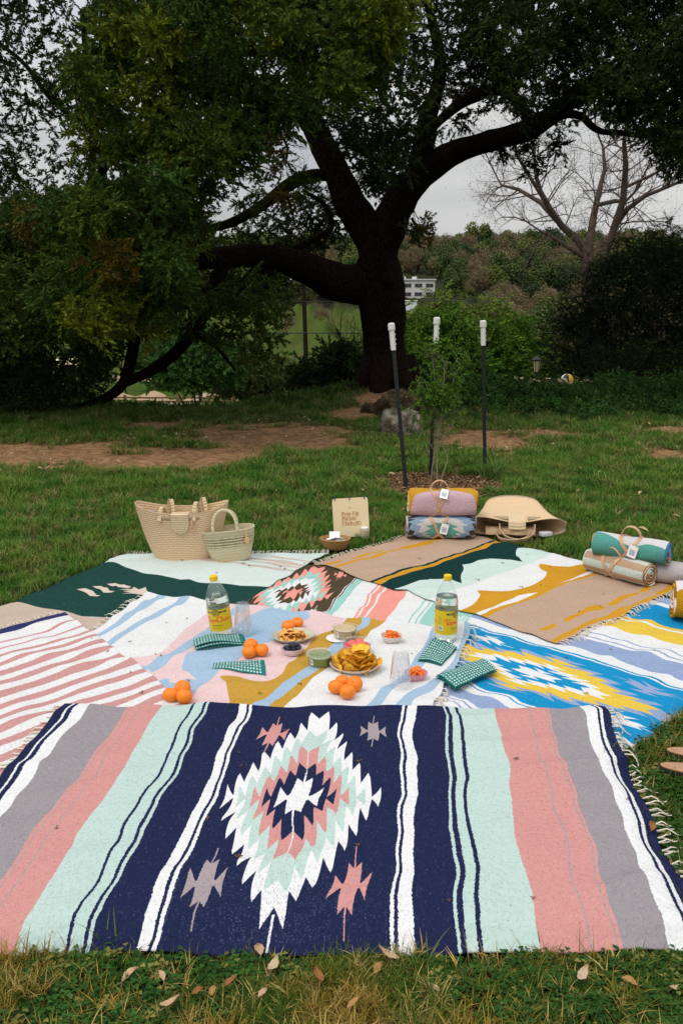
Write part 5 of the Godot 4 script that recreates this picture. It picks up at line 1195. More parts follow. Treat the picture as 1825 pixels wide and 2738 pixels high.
# ---------------------------------------------------------------- the seven blankets
func blanket(key: String, label: String, layer: int, im: Image, nu: int, nv: int, fringes: Array, knots := 52) -> void:
	var q: Array = quads[key]
	var at := func(u: float, v: float) -> Vector3:
		var a: Vector2 = q[0].lerp(q[1], u); var b: Vector2 = q[3].lerp(q[2], u)
		var p := a.lerp(b, v)
		var push := 0.02
		p += Vector2(wave_fine.get_noise_2d(p.x * 0.9 + layer * 11.0, p.y * 0.9), wave_fine.get_noise_2d(p.y * 0.9, p.x * 0.9 + layer * 17.0)) * push
		var lie := 1.0
		if key == "navy": lie = lerpf(0.35, 1.0, smoothstep(0.0, 0.07, minf(1.0 - v, (1.0 - u) * 1.7 if v > 0.3 else 1.0)))
		elif key == "blue": lie = lerpf(0.4, 1.0, smoothstep(0.0, 0.06, 1.0 - v))
		elif key == "green": lie = lerpf(0.5, 1.0, smoothstep(0.0, 0.05, minf(u, v)))
		elif key == "tan": lie = lerpf(0.6, 1.0, smoothstep(0.0, 0.05, minf(u, v)))
		return Vector3(p.x, cloth_y(p.x, p.y, layer) * lie, p.y)
	var o := thing("blanket", label, "blanket", Vector3.ZERO, 0.0, "woven blankets spread on the lawn")
	var rows := []; var under := []
	for j in nv + 1:
		var row := PackedVector3Array(); var row2 := PackedVector3Array()
		for i in nu + 1:
			var p: Vector3 = at.call(float(i) / nu, float(j) / nv)
			row.append(p); row2.append(p - Vector3(0, 0.005, 0))
		rows.append(row); under.append(row2)
	var g := Geo.new()
	g.sheet(rows)
	g.sheet(under, false, true)
	for e in 4:   # the hem
		var a := PackedVector3Array(); var b := PackedVector3Array(); var mid := PackedVector3Array(); var t := []
		var count := (nu if e < 2 else nv) + 1
		for i in count:
			var rr := (0 if e == 0 else nv) if e < 2 else i
			var cc := i if e < 2 else (0 if e == 2 else nu)
			a.append(rows[rr][cc]); b.append(under[rr][cc]); t.append(Vector2(float(cc) / nu, float(rr) / nv))
			var out := (Vector3(rows[rr][cc]) - Vector3(rows[clampi(rr + (1 if e == 0 else -1 if e == 1 else 0), 0, nv)][clampi(cc + (1 if e == 2 else -1 if e == 3 else 0), 0, nu)])).normalized()
			mid.append((a[-1] + b[-1]) * 0.5 + Vector3(out.x, 0, out.z) * 0.003)
		var base := g.v.size()
		g.sheet([a, mid, b], false, e == 1 or e == 2)
		for i in count:
			for r in 3: g.t[base + r * count + i] = t[i]
	var m := cloth_mat(im)
	part("cloth", g, m, o)
	for f in fringes:   # [side, colour]: knotted tassels
		g = Geo.new()
		for i in knots:
			var k := (i + 0.5 + rng.randf_range(-0.3, 0.3)) / knots
			var s: int = f[0]
			var p: Vector3 = at.call(k if s < 2 else (0.0 if s == 2 else 1.0), k if s > 1 else (0.0 if s == 0 else 1.0))
			var inner: Vector3 = at.call(k if s < 2 else (0.05 if s == 2 else 0.95), k if s > 1 else (0.05 if s == 0 else 0.95))
			var out := p - inner
			out.y = 0
			out = out.normalized()
			var sd := Vector3(-out.z, 0, out.x)
			for h in 2:
				var long := rng.randf_range(0.035, 0.075)
				var bend := rng.randf_range(-1.2, 1.2); var curl := rng.randf_range(-1.6, 1.6)
				var path := [Vector4(p.x, p.y, p.z, 0.0032)]
				var w := p
				var tone := rng.randf_range(0.85, 1.0)
				g.tint = Color(tone, tone, tone)
				for c in 5:
					var ang := bend * (c / 4.0) + curl * pow(c / 4.0, 2.0)
					w += (out * cos(ang) + sd * sin(ang)) * long / 5
					var drop := maxf(0.012 + 0.01 * h, p.y - 0.006 * c) if not covered(Vector2(w.x, w.z), -0.1) or f.size() > 2 else p.y - 0.0025 * c
					path.append(Vector4(w.x, drop + 0.006 * sin(c * 1.4), w.z, 0.0026 - 0.0002 * c))
				g.tube(path, 5)
		var fm := mat(f[1], 0.95)
		fm.vertex_color_use_as_albedo = true
		part("fringe", g, fm, o).set_meta("kind", "stuff")

func blankets() -> void:
	var white := S(238, 238, 239); var cream := S(228, 218, 203)
	var navy := S(37, 43, 77); var mint := S(199, 227, 217); var coral := S(216, 152, 149); var grey := S(164, 154, 159)
	# navy one in front
	var plain := [navy, mint, coral, grey]
	navy = S(33, 39, 73); mint = S(193, 216, 210); coral = S(212, 150, 146); grey = S(157, 149, 154)
	var im := canvas(1536, 960, navy)
	bands(im, [0.0, navy, .0155, white, .0195, navy, .0275, white, .049, grey, .117, coral, .181, mint, .2375, navy, .2415, mint, .2575, navy, .262, mint, .267, navy, .323, white, .338, navy, .3425, white, .348, navy,
		.625, white, .6295, navy, .634, white, .651, navy, .703, mint, .7075, navy, .7145, mint, .7275, navy, .733, mint, .797, coral, .893, grey, .951, white, .9725, navy, .9775, white, .984, navy], 2.2)
	var pale_grey := S(170, 156, 160)
	for u in [.1225, .1395, .8565, .886]:
		for y in range(0, 960, 3):
			im.fill_rect(Rect2i(int(u * 1536 + sin(y * 0.013) * 1.5), y, 4 if u > 0.5 else 3, 2 + (y / 3) % 2), pale_grey)
	diamond(im, .477, .505, .117, .46, 8, white)
	diamond(im, .477, .505, .094, .36, 7, mint)
	diamond(im, .477, .505, .07, .255, 5, coral)
	diamond(im, .477, .505, .05, .17, 4, navy)
	star(im, .477, .505, .03, .075, white)
	poly(im, [.475, .93, .479, .93, .477, 1.0, .474, 1.0], white)
	poly(im, [.4765, .62, .4785, .62, .4775, .76, .4762, .76], S(235, 225, 225))
	poly(im, [.4762, .27, .4776, .27, .4783, .4, .477, .4], S(225, 222, 222))
	star(im, .405, .18, .0235, .07, coral); star(im, .383, .835, .0245, .085, pale_grey)
	star(im, .5785, .16, .0235, .065, pale_grey); star(im, .567, .845, .0245, .085, coral)
	weave(im, 3500, S(190, 195, 205), S(60, 80, 80), 1.0)
	for i in 1000:   # pale warp showing through the worn front of the field
		var u := clampf(.47 + rng.randfn() * .075, .35, .62)
		im.fill_rect(Rect2i(int(u * 1536), int((1.0 - absf(rng.randfn()) * 0.12) * 940), 1, 2), S(96, 100, 128))
	blanket("navy", "navy blanket with a serrated white, mint and coral diamond, nearest the camera", 5, im, 130, 84, [[3, cream], [2, cream, 1]], 38)
	navy = plain[0]; mint = plain[1]; coral = plain[2]; grey = plain[3]
	# red and white stripes on the left
	var red := S(208, 153, 150)
	im = canvas(1400, 700, white)
	bands(im, [0.0, S(44, 52, 102), .032, white, .084, red, .095, white, .13, red, .139, white, .176, red, .192, white, .217, red, .239, white, .266, red, .293, white, .32, red, .349, white, .382, red, .415, white, .442, red, .468, white, .497, red, .522, white, .556, red, .585, white, .61, red, .633, white, .66, red, .69, white, .72, red, .75, white, .78, red, .81, white, .84, red, .87, white, .9, red, .93, white, .97, navy], 2.5)
	for l in [[.105, .32, .139], [.165, .62, .1]]: pass
	weave(im, 1500, S(190, 150, 150), S(120, 90, 90), 2.0)
	blanket("striped", "white blanket with dusty red stripes and a navy end, on the left", 4, im, 110, 60, [[2, cream]], 44)
	# white, pink and blue in the middle
	var pink := S(238, 206, 207); var blue := S(168, 196, 222); var gold := S(203, 156, 62)
	im = canvas(1400, 900, white)
	curve_poly(im, [.036, .0, .062, .0, .06, .2, .048, .4, .052, .55, .06, 1.0, .04, 1.0, .03, .5, .026, .3], blue)
	curve_poly(im, [.122, .0, .15, .0, .142, .12, .125, .24, .11, .36, .105, .6, .1, 1.0, .086, 1.0, .085, .5, .084, .36, .1, .25, .118, .12], blue)
	curve_poly(im, [.262, .0, .248, .3, .256, .5, .243, .66, .215, .69, .22, .8, .24, 1.0, .64, 1.0, .63, .5, .64, .0, .45, -.06], pink)
	curve_poly(im, [.305, .0, .295, .3, .286, .48, .268, .68, .25, .72, .236, .72, .238, .79, .252, .8, .262, .745, .278, .735, .29, .745, .3, .7, .317, .47, .326, .25, .342, .0], blue)
	curve_poly(im, [.426, -.02, .385, .12, .36, .3, .35, .45, .332, .577, .345, .64, .36, .7, .384, .726, .416, .762, .391, .76, .365, .8, .345, .775, .328, .81, .345, .88, .39, .93, .43, .9, .443, .85, .452, .72, .462, .62, .472, .52, .467, .46, .5, .36, .52, .3, .53, .15, .545, .05, .5, -.02], blue)
	curve_poly(im, [.65, -.02, .655, .08, .612, .24, .61, .38, .606, .52, .607, .62, .585, .7, .552, .722, .5, .7, .466, .72, .495, .765, .53, .83, .552, .9, .56, 1.0, .6, 1.02, .62, .88, .63, .78, .645, .62, .68, .4, .68, .25, .705, .02], gold)
	curve_poly(im, [.7, -.02, .705, .05, .69, .14, .672, .27, .668, .4, .65, .55, .633, .68, .625, .81, .608, .87, .602, 1.0, .634, 1.0, .64, .9, .657, .77, .668, .67, .684, .5, .7, .34, .71, .2, .728, .08, .73, -.02], blue)
	curve_poly(im, [.728, -.02, .725, .08, .71, .2, .7, .34, .684, .5, .668, .67, .657, .77, .64, .9, .634, 1.0, .658, 1.0, .664, .9, .682, .78, .69, .62, .695, .52, .718, .38, .742, .22, .755, .06, .76, -.02], gold)
	curve_poly(im, [.905, .0, .9, .15, .895, .35, .882, .52, .858, .69, .846, .84, .835, 1.0, .868, 1.0, .878, .82, .89, .64, .915, .5, .93, .3, .928, .0], blue)
	curve_poly(im, [.985, .0, .99, .2, .985, .37, .965, .53, .933, .61, .915, .75, .908, .88, .9, 1.0, .93, 1.0, .948, .78, .96, .65, .985, .55, 1.005, .4, 1.01, .2, 1.01, .0], blue)
	weave(im, 1600, S(215, 215, 220), S(140, 130, 130), 2.0)
	blanket("centre", "white blanket with pale pink, blue and mustard shapes, in the middle under the food", 3, im, 120, 80, [[2, cream], [3, cream, 1]], 30)
	# brown with coral diamond
	var brown := S(80, 67, 49); var salmon := S(245, 160, 146); var aqua := S(160, 213, 203)
	im = canvas(1200, 900, brown)
	var D := func(u: float) -> float: return u
	bands(im, [0.0, aqua, .03, S(50, 45, 38), .034, white, .038, brown, .525, white, .529, S(50, 45, 38), .534, white, .537, aqua, .565, white, .632, salmon, .639, white, .645, salmon, .662, white, .669, salmon, .742, white, .815, aqua, .821, white, .838, aqua, .845, white, .853, aqua], 2.0)
	diamond(im, .361, .5, .138, .47, 7, salmon)
	diamond(im, .361, .5, .112, .37, 6, aqua)
	diamond(im, .361, .5, .09, .27, 5, white)
	diamond(im, .361, .5, .06, .17, 4, brown)
	diamond(im, .361, .5, .032, .095, 2, salmon)
	star(im, .462, .16, .024, .055, salmon); star(im, .475, .78, .028, .075, white); star(im, .25, .16, .024, .055, white); star(im, .25, .82, .028, .07, salmon)
	weave(im, 1500, white, S(60, 60, 50), 2.0)
	blanket("brown", "dark brown blanket with a coral and mint diamond, behind the middle one", 0, im, 90, 70, [], 10)
	# mint, dark green and beige at the back left
	var green := S(27, 66, 60); var milk := S(218, 231, 227); var beige := S(204, 183, 166); var tan := S(196, 165, 142)
	im = canvas(900, 1200, milk)
	for s in [[.0, .02], [-.045, .014], [-.075, .02], [-.11, .012]]:
		var pts := []
		for i in 13: pts.append(i / 12.0); pts.append(.3 * i / 12.0 - .045 + s[0] + .004 * sin(i * 1.7))
		for i in range(12, -1, -1): pts.append(i / 12.0); pts.append(.3 * i / 12.0 - .045 + s[0] + s[1] + .004 * sin(i * 1.3))
		poly(im, pts, S(207, 188, 176))
	curve_poly(im, [-.1, .08, .05, .145, .2, .21, .4, .3, .69, .38, .86, .42, 1.1, .49, 1.1, .93, .58, .737, .4, .69, .23, .632, .096, .589, -.1, .52], green)
	poly(im, [-.1, .52, .096, .589, .23, .632, .4, .69, .58, .737, 1.1, .93, 1.1, 1.1, -.1, 1.1], beige)
	for k in 3:
		var s := k * .03; var r2 := k * .036
		poly(im, [.17 + r2, .44 - s, .2 + r2, .432 - s, .25 + r2, .456 - s, .3 + r2, .492 - s, .33 + r2, .5 - s, .325 + r2, .51 - s, .28 + r2, .502 - s, .23 + r2, .47 - s], S(226, 206, 192))
	poly(im, [.37, .458, .42, .455, .41, .44, .45, .455, .46, .435, .5, .47, .52, .49, .58, .52, .6, .535, .55, .53, .52, .525, .47, .515, .42, .5, .45, .49, .4, .475, .43, .47], S(226, 206, 192))
	weave(im, 1500, white, S(60, 80, 70), 2.0)
	blanket("green", "dark green, mint and beige blanket at the back left, under the straw bags", 1, im, 80, 100, [[0, S(222, 216, 200)]], 60)
	# tan, dark green, mint, white and mustard at the back right
	var sand := S(195, 164, 141); var mustard := S(213, 153, 40); var deep := S(17, 52, 51); var mint2 := S(209, 229, 223)
	im = canvas(1400, 900, sand)
	bands(im, [.287, deep, .3, mustard, .335, deep, .42, mint2, .54, white, .735, mustard, .755, sand], 7.0)
	curve_poly(im, [.33, -.05, .42, -.05, .43, .12, .46, .2, .512, .255, .47, .28, .4, .4, .392, .52, .42, .56, .512, .73, .47, .73, .44, .76, .4, .86, .385, 1.05, .33, 1.05], deep)
	poly(im, [.385, 1.05, .4, .86, .44, .76, .47, .73, .512, .73, .42, .56, .392, .52, .4, .4, .47, .28, .512, .255, .46, .2, .43, .12, .42, -.05, .53, -.05, .53, .1, .54, .3, .535, .6, .54, .8, .53, 1.05], mint2)
	curve_poly(im, [.655, -.05, .67, .07, .62, .2, .578, .248, .6, .29, .64, .33, .676, .45, .67, .62, .63, .7, .592, .75, .61, .78, .64, .82, .668, .98, .67, 1.05, .712, 1.05, .716, .92, .704, .72, .716, .66, .738, .55, .725, .3, .719, .2, .72, -.05], mustard)
	for q in [[.918, .95, .86, .016], [.927, .8, .56, .018], [.93, .62, .53, .034], [.936, .5, .28, .016], [.938, .25, .05, .016], [.985, 1.0, .56, .018], [.99, .6, .5, .03], [.993, .5, .26, .02], [.99, .24, .04, .024], [.06, 1.0, .9, .02], [.072, .84, .62, .012], [.104, 1.0, .6, .018], [.128, .52, .3, .03], [.122, .62, .5, .012], [.135, .28, .12, .018]]:
		curve_poly(im, [q[0] - q[3] * .5, q[1], q[0] - q[3] * .55, (q[1] + q[2]) * .5, q[0] - q[3] * .4, q[2], q[0] + q[3] * .45, q[2] + .01, q[0] + q[3] * .5, (q[1] + q[2]) * .5, q[0] + q[3] * .5, q[1] - .01], mustard)
	weave(im, 2500, S(235, 215, 190), S(120, 90, 70), 2.0)
	blanket("tan", "tan blanket with dark green, mint, white and mustard bands, at the back right", 2, im, 120, 76, [[2, S(226, 214, 196)], [3, S(226, 214, 196)]], 46)
	# blue with yellow diamond on the right
	var azure := S(23, 146, 204); var haze := S(150, 169, 208); var yellow := S(237, 200, 72)
	im = canvas(1400, 900, azure)
	bands(im, [0.0, haze, .03, white, .099, haze, .103, white, .114, haze, .118, white, .126, haze, .165, white, .188, azure, .192, white, .2, azure, .474, white, .48, azure, .487, white, .524, haze, .6, white, .612, haze, .617, white, .635, haze, .64, white, .7, yellow, .775, white, .785, yellow, .8, azure, .93, white, .95, haze], 5.0)
	diamond(im, .338, .535, .108, .5, 6, haze, 1.25, .5)
	diamond(im, .338, .535, .094, .42, 6, yellow, 1.25, .5)
	diamond(im, .338, .535, .062, .27, 5, white, 1.25, .6)
	diamond(im, .338, .535, .044, .19, 4, azure, 1.25, .6)
	diamond(im, .338, .535, .024, .09, 2, white, 1.25, .6)
	star(im, .431, .24, .022, .07, white); star(im, .257, .89, .022, .08, white); star(im, .431, .86, .022, .09, haze); star(im, .257, .2, .022, .07, haze)
	weave(im, 2500, white, S(40, 90, 140), 2.0)
	blanket("blue", "bright blue blanket with a yellow and white serrated diamond, on the right", 0, im, 100, 76, [[0, cream]], 40)

# ---------------------------------------------------------------- straw bags, sign, little basket
func straw(c: Color, rows_n: float) -> StandardMaterial3D:
	var m := mat(c, 0.85)
	var im := Image.create_empty(256, 256, false, Image.FORMAT_RGBA8)
	var hm := Image.create_empty(256, 256, false, Image.FORMAT_L8)
	for y in 256:
		for x in 256:
			var ph := y / 16.0
			var a := sin((x / 256.0 * 16.0 + (0.5 if int(ph) % 2 else 0.0)) * TAU) * 0.5 + 0.5
			var b := absf(sin(ph * PI))
			var k := 0.77 + 0.14 * b + 0.09 * a * b + rng.randf_range(-0.07, 0.07)
			im.set_pixel(x, y, Color(k, k * 0.985, k * 0.96))
			hm.set_pixel(x, y, Color(1, 1, 1) * clampf(b * 0.7 + a * b * 0.3, 0, 1))
	m.albedo_texture = print_tex(im)
	m.heightmap_enabled = true; m.heightmap_texture = ImageTexture.create_from_image(hm); m.heightmap_scale = 0.25
	m.uv1_scale = Vector3(rows_n, rows_n * 0.5, 1)
	return m

func oval_rows(levels: Array, sides: int, xf := Transform3D.IDENTITY, dip := 0.0) -> Array:   # levels of [y, half width x, half depth z, sharpness]
	var rows := []
	for k in levels.size():
		var l: Array = levels[k]
		var row := PackedVector3Array()
		for j in sides + 1:
			var a := TAU * (j % sides) / sides
			var c := cos(a); var s := sin(a)
			var e := 0.8
			var y: float = l[0] + (l[3] if l.size() > 3 else 0.0) * (c * c)
			row.append(xf * Vector3(signf(c) * pow(absf(c), e) * l[1], y, signf(s) * pow(absf(s), e) * l[2]))
		rows.append(row)
	return rows

func bags() -> void:
	var wheat := straw(S(246, 214, 176), 3.2)
	var plait := straw(S(246, 222, 184), 1.6)
	var leather := mat(S(214, 166, 126), 0.6)
	# the big upright straw tote
	var at: Vector3 = rest(-1.0, -5.2, 1)
	var o := thing("straw_tote", "large upright wheat coloured straw tote with flap and short handles, back left", "bag", at, 0.04)
	var g := Geo.new()
	var lev := []
	for i in 9:
		var k := i / 8.0
		lev.append([0.31 * k, lerpf(0.175, 0.292, pow(k, 0.8)), lerpf(0.085, 0.125, k), 0.055 * k * k * k])
	g.sheet(oval_rows(lev, 48), true)
	var inner := []
	for i in 9:
		var l: Array = lev[8 - i]
		inner.append([l[0] + (0.004 if i < 8 else 0.01), l[1] - 0.006, l[2] - 0.006, l[3]])
	g.sheet(oval_rows(inner, 48), true)
	g.sheet([oval_rows([inner[0]], 48)[0], oval_rows([lev[8]], 48)[0]], true, true)
	part("body", g, wheat, o)
	g = Geo.new()
	var floor_rows := oval_rows([[0.004, 0.0, 0.0], [0.004, 0.174, 0.084]], 48)
	g.sheet(floor_rows, true, true)
	part("base", g, wheat, o)
	# two stubby loops seen above the rim on each side
	for q in [[-0.125, 0.122, 0.055], [-0.1, -0.11, 0.065], [0.085, 0.122, 0.085], [0.105, -0.11, 0.075]]:
		g = Geo.new()
		var pts := PackedVector3Array(); var acr := PackedVector3Array()
		for i in 15:
			var a := PI * i / 14
			pts.append(Vector3(q[0] + 0.018 * (1 - cos(a)), 0.265 + (q[2] + 0.03) * sin(a), q[1] * (1.0 - 0.5 * i / 14.0)))
			acr.append(Vector3(1, 0, 0.2))
		g.strap(pts, acr, 0.024, 0.006)
		part("handle", g, plait, o)
	g = Geo.new()   # flap over the front
	var pts := PackedVector3Array(); var acr := PackedVector3Array()
	var rows := []
	for i in 25:
		var k := i / 24.0
		var half := 0.054 * (1.0 if k < 0.6 else sqrt(maxf(0.0, 1.0 - pow((k - 0.6) / 0.4, 2.0))))
		var p := Vector3(0.0, 0.33 - 0.15 * k, 0.139 - 0.02 * k) if k > 0.12 else Vector3(0, 0.31 + 0.06 * k, 0.06 + 0.6 * k)
		var row := PackedVector3Array()
		for j in 9: row.append(p + Vector3((j / 4.0 - 1.0) * maxf(half, 0.002), 0, -0.004 * pow(j / 4.0 - 1, 2)))
		rows.append(row)
	g.sheet(rows)
	part("flap", g, plait, o)
	var on_front := func(x: float, y: float, off: float) -> Vector3:   # a point of the tote's front face
		var k := clampf(y / 0.31, 0, 1)
		var c := pow(clampf(absf(x) / lerpf(0.175, 0.292, pow(k, 0.8)), 0, 1), 1.25)
		return Vector3(x, y + 0.055 * k * k * k * c * c, pow(sqrt(1.0 - c * c), 0.8) * lerpf(0.085, 0.125, k) + off)
	for q in [[-0.125, -0.05], [0.05, 0.125]]:   # plaited patches where the handles are sewn
		g = Geo.new()
		rows = []
		for i in 5:
			var row := PackedVector3Array()
			for j in 9:
				var e := 0.012 * sqrt(maxf(0.05, 1.0 - pow(absf(j / 4.0 - 1.0), 4.0)))
				row.append(on_front.call(lerpf(q[0], q[1], j / 8.0), 0.278 + e * (1.0 - i / 2.0), 0.0016 - 0.003 * pow(i / 2.0 - 1.0, 4.0)))
			rows.append(row)
		g.sheet(rows)
		part("handle_patch", g, wheat, o)
	g = Geo.new()
	g.lathe([Vector2(0.0, -0.0015), Vector2(0.017, -0.0015), Vector2(0.017, 0.0015), Vector2(0.0, 0.0015)], 16, Transform3D(Basis(Vector3.RIGHT, PI / 2), Vector3(0.075, 0.222, 0.122)), 1.0, 1.35)
	g.rbox(Vector3(0.012, 0.035, 0.003), 0.001, Transform3D(Basis(), Vector3(0.073, 0.257, 0.128)))
	var tagp := part("leather_tag", g, leather, o)
	g = Geo.new()
	g.quad(Vector3(0.07, 0.222, 0.1245), Vector3(0.08, 0.222, 0.1245), Vector3(0.08, 0.219, 0.1245), Vector3(0.07, 0.219, 0.1245))
	g.tri(g.put(Vector3(0.0715, 0.224, 0.1245)), g.put(Vector3(0.075, 0.231, 0.1245)), g.put(Vector3(0.0785, 0.224, 0.1245)))
	part("stamp", g, mat(S(90, 60, 44), 0.8), tagp)
	g = Geo.new()
	g.rbox(Vector3(0.045, 0.02, 0.03), 0.006, Transform3D(Basis(Vector3.BACK, 0.4), Vector3(0, 0, 0)))
	whole("blue_cloth", g, mat(S(92, 142, 206), 0.8), "scrap of blue cloth inside the large straw tote", "cloth", at + Vector3(-0.195, 0.295, 0.02))
	# the small open-weave basket in front of it
	at = rest(-0.695, -5.16, 1)
	o = thing("woven_basket", "small pale open-weave basket with a tall handle, leaning before the large tote", "basket", at, 0.1)
	o.rotation.z = 0.09
	var pale := straw(S(250, 240, 202), 2.2)
	g = Geo.new()
	lev = []
	var rope := func(y: float) -> Array:
		var k := y / 0.205
		return [y, lerpf(0.112, 0.168, pow(k, 0.7)), lerpf(0.062, 0.082, k)]
	for i in 26:   # coil on coil below the open band
		var y := i * 0.1 / 25.0
		var r: Array = rope.call(y)
		var bulge := 0.0025 * absf(sin(i * PI / 2.0))
		lev.append([y, r[1] + bulge, r[2] + bulge])
	g.sheet(oval_rows(lev, 40), true)
	lev = []
	for i in 13:
		var y := 0.165 + i * 0.04 / 12.0
		var r: Array = rope.call(y)
		var bulge := 0.0028 * absf(sin(i * PI / 2.0))
		lev.append([y, r[1] + bulge, r[2] + bulge])
	for i in 13:
		var y := 0.205 - i * 0.04 / 12.0
		var r: Array = rope.call(y)
		lev.append([y, r[1] - 0.006, r[2] - 0.006])
	g.sheet(oval_rows(lev, 40), true)
	g.sheet(oval_rows([[0.003, 0.0, 0.0], [0.003, 0.112, 0.062]], 40), true, true)
	part("body", g, pale, o)
	g = Geo.new()
	for i in 4:   # open courses: thin coils joined by upright ties
		var y := 0.106 + i * 0.0175
		var r: Array = rope.call(y)
		var loop := []
		var ring: PackedVector3Array = oval_rows([[y, r[1], r[2]]], 40)[0]
		for p in ring: loop.append(Vector4(p.x, p.y, p.z, 0.0042))
		g.tube(loop, 6)
	for i in 34:
		for c in 4:
			var y := 0.099 + c * 0.0175
			var r: Array = rope.call(y)
			var r2: Array = rope.call(y + 0.0175)
			var a := TAU * (i + 0.5 * (c % 2)) / 34
			var cx := signf(cos(a)) * pow(absf(cos(a)), 0.8); var sz := signf(sin(a)) * pow(absf(sin(a)), 0.8)
			g.tube([Vector4(cx * r[1], y, sz * r[2], 0.0045), Vector4(cx * r2[1], y + 0.0175, sz * r2[2], 0.0045)], 4)
	part("open_weave", g, pale, o)
	for s in [-1.0, 1.0]:
		g = Geo.new()
		var path := []
		for i in 21:
			var a := PI * i / 20
			path.append(Vector4(-0.075 * cos(a) * (1.0 if s > 0 else 0.96) - 0.012, 0.2 + 0.135 * pow(sin(a), 0.75) * (1.0 if s > 0 else 0.82), s * (0.075 - 0.02 * sin(a)), 0.0095))
		g.tube(path, 8)
		part("handle", g, pale, o)
	g = Geo.new()
	g.lathe([Vector2(0.0, -0.0015), Vector2(0.016, -0.0015), Vector2(0.016, 0.0015), Vector2(0.0, 0.0015)], 16, Transform3D(Basis(Vector3.RIGHT, PI / 2), Vector3(0.115, 0.135, 0.084)), 1.0, 1.4)
	g.rbox(Vector3(0.012, 0.05, 0.003), 0.001, Transform3D(Basis(), Vector3(0.113, 0.178, 0.08)))
	part("leather_tag", g, leather, o)
	# the tote lying on its side
	at = rest(1.2, -5.64, 2)
	at.y -= 0.006
	o = thing("straw_tote", "straw tote lying on its side, mouth toward the camera and handles flopped out", "bag", at, -0.1)
	var mouth := func(a: float, k: float) -> Vector3:   # k 0 at the mouth, 1 at the base
		var c := cos(a); var s := sin(a)
		var hx := lerpf(0.335, 0.19, pow(k, 0.85)); var hy := lerpf(0.085, 0.075, k)
		var y := hy * signf(s) * pow(absf(s), 0.7)
		var sag := -0.055 * pow(cos(clampf(c, -1, 1) * PI * 0.5), 2.0) * pow(1.0 - k, 1.5) if s > 0 else 0.0
		var lift := lerpf(hy * 0.98, 0.155, k * k) if s > 0 else hy * 0.98
		return Vector3(c * hx, lift + y * (1.0 if s > 0 else 1.0) + sag + (0.02 * (1 - k) if s > 0 else 0.0) * absf(c), -0.36 * k + 0.05 * absf(c) * absf(c) * (1 - k) * (0.6 if s > 0 else -0.2) + (0.0 if s > 0 else -0.07 * (1 - k) * (1.0 - c * c)))
	g = Geo.new()
	rows = []
	for i in 12:
		var row := PackedVector3Array()
		for j in 57: row.append(mouth.call(TAU * (j % 56) / 56, i / 11.0))
		rows.append(row)
	var cap_row := PackedVector3Array(); cap_row.resize(57); cap_row.fill(Vector3(0, 0.11, -0.365))
	rows.append(cap_row)
	g.sheet(rows, true)
	rows = []
	for i in 12:
		var row := PackedVector3Array()
		for j in 57:
			var p: Vector3 = mouth.call(TAU * (j % 56) / 56, (11 - i) / 11.0)
			row.append(Vector3(p.x * 0.978, 0.085 + (p.y - 0.085) * 0.93, p.z + (0.004 if i < 11 else 0.0)))
		rows.append(row)
	g.sheet(rows, true)
	var rim_a := PackedVector3Array(); 
	for j in 57: rim_a.append(mouth.call(TAU * (j % 56) / 56, 0.0))
	g.sheet([rows[11], rim_a], true, true)
	part("body", g, wheat, o)
	g = Geo.new()   # flap folded over the upper side
	rows = []
	for i in 12:
		var k := i / 11.0
		var half := 0.058 * (1.0 if k > 0.3 else sqrt(maxf(0.01, 1.0 - pow(1.0 - k / 0.3, 2.0))))
		var row := PackedVector3Array()
		for j in 7:
			var x := (j / 3.0 - 1.0) * half
			var p: Vector3 = mouth.call(acos(clampf(x / 0.33, -1, 1)), maxf(0.42 - 0.42 * minf(k / 0.8, 1.0), 0.0))
			row.append(Vector3(x, p.y + 0.008 - (maxf(k - 0.8, 0.0) / 0.2) * 0.055, p.z + 0.004 + maxf(k - 0.8, 0) * 0.05))
		rows.append(row)
	g.sheet(rows)
	part("flap", g, plait, o)
	for q in [[-0.11, 0.1], [0.12, 0.09]]:
		g = Geo.new()
		var p: Vector3 = mouth.call(acos(q[0] / 0.33), 0.08)
		g.rbox(Vector3(q[1], 0.006, 0.03), 0.003, Transform3D(Basis(Vector3.RIGHT, 0.5), p + Vector3(0, 0.006, 0)))
		part("handle_patch", g, plait, o)
	for q in [[-0.115, 0.12, 0.1, 0.0, 0.105], [-0.13, 0.09, 0.04, -0.03, 0.13]]:
		g = Geo.new()
		pts = PackedVector3Array(); acr = PackedVector3Array()
		for i in 19:
			var a := PI * i / 18
			var reach := sin(a)
			pts.append(Vector3(lerpf(q[0], q[1], (1 - cos(a)) * 0.5) + q[3] * reach, lerpf(q[2], 0.016, pow(reach, 0.6)), -0.01 + q[4] * reach))
			acr.append(Vector3(-cos(a) * 0.3, 1.0 - 0.3 * reach, 0.4))
		g.strap(pts, acr, 0.024, 0.007)
		part("handle", g, straw(S(212, 178, 140), 2.0) if false else leather_like(S(216, 182, 146)), o)
	g = Geo.new()   # folded straw piece inside
	rows = []
	for i in 9:
		var a := PI * i / 8
		var row := PackedVector3Array()
		for j in 13: row.append(Vector3(-0.21 + 0.34 * j / 12.0, 0.028 + 0.045 * sin(a), -0.05 - 0.05 * cos(a) + 0.01 * sin(j)))
		rows.append(row)
	g.sheet(rows)
	part("lining_fold", g, wheat, o)
	g = Geo.new()
	g.rbox(Vector3(0.085, 0.03, 0.05), 0.006, Transform3D(Basis(Vector3.UP, 0.3)))
	whole("folded_paper", g, mat(S(222, 220, 224), 0.8), "folded white paper inside the mouth of the tipped straw tote", "paper", at + Vector3(0.2, 0.035, 0.0))
	# the sign
	at = Vector3(0.073, 0, -5.725)
	at.z = -5.72
	at.y = 0.02
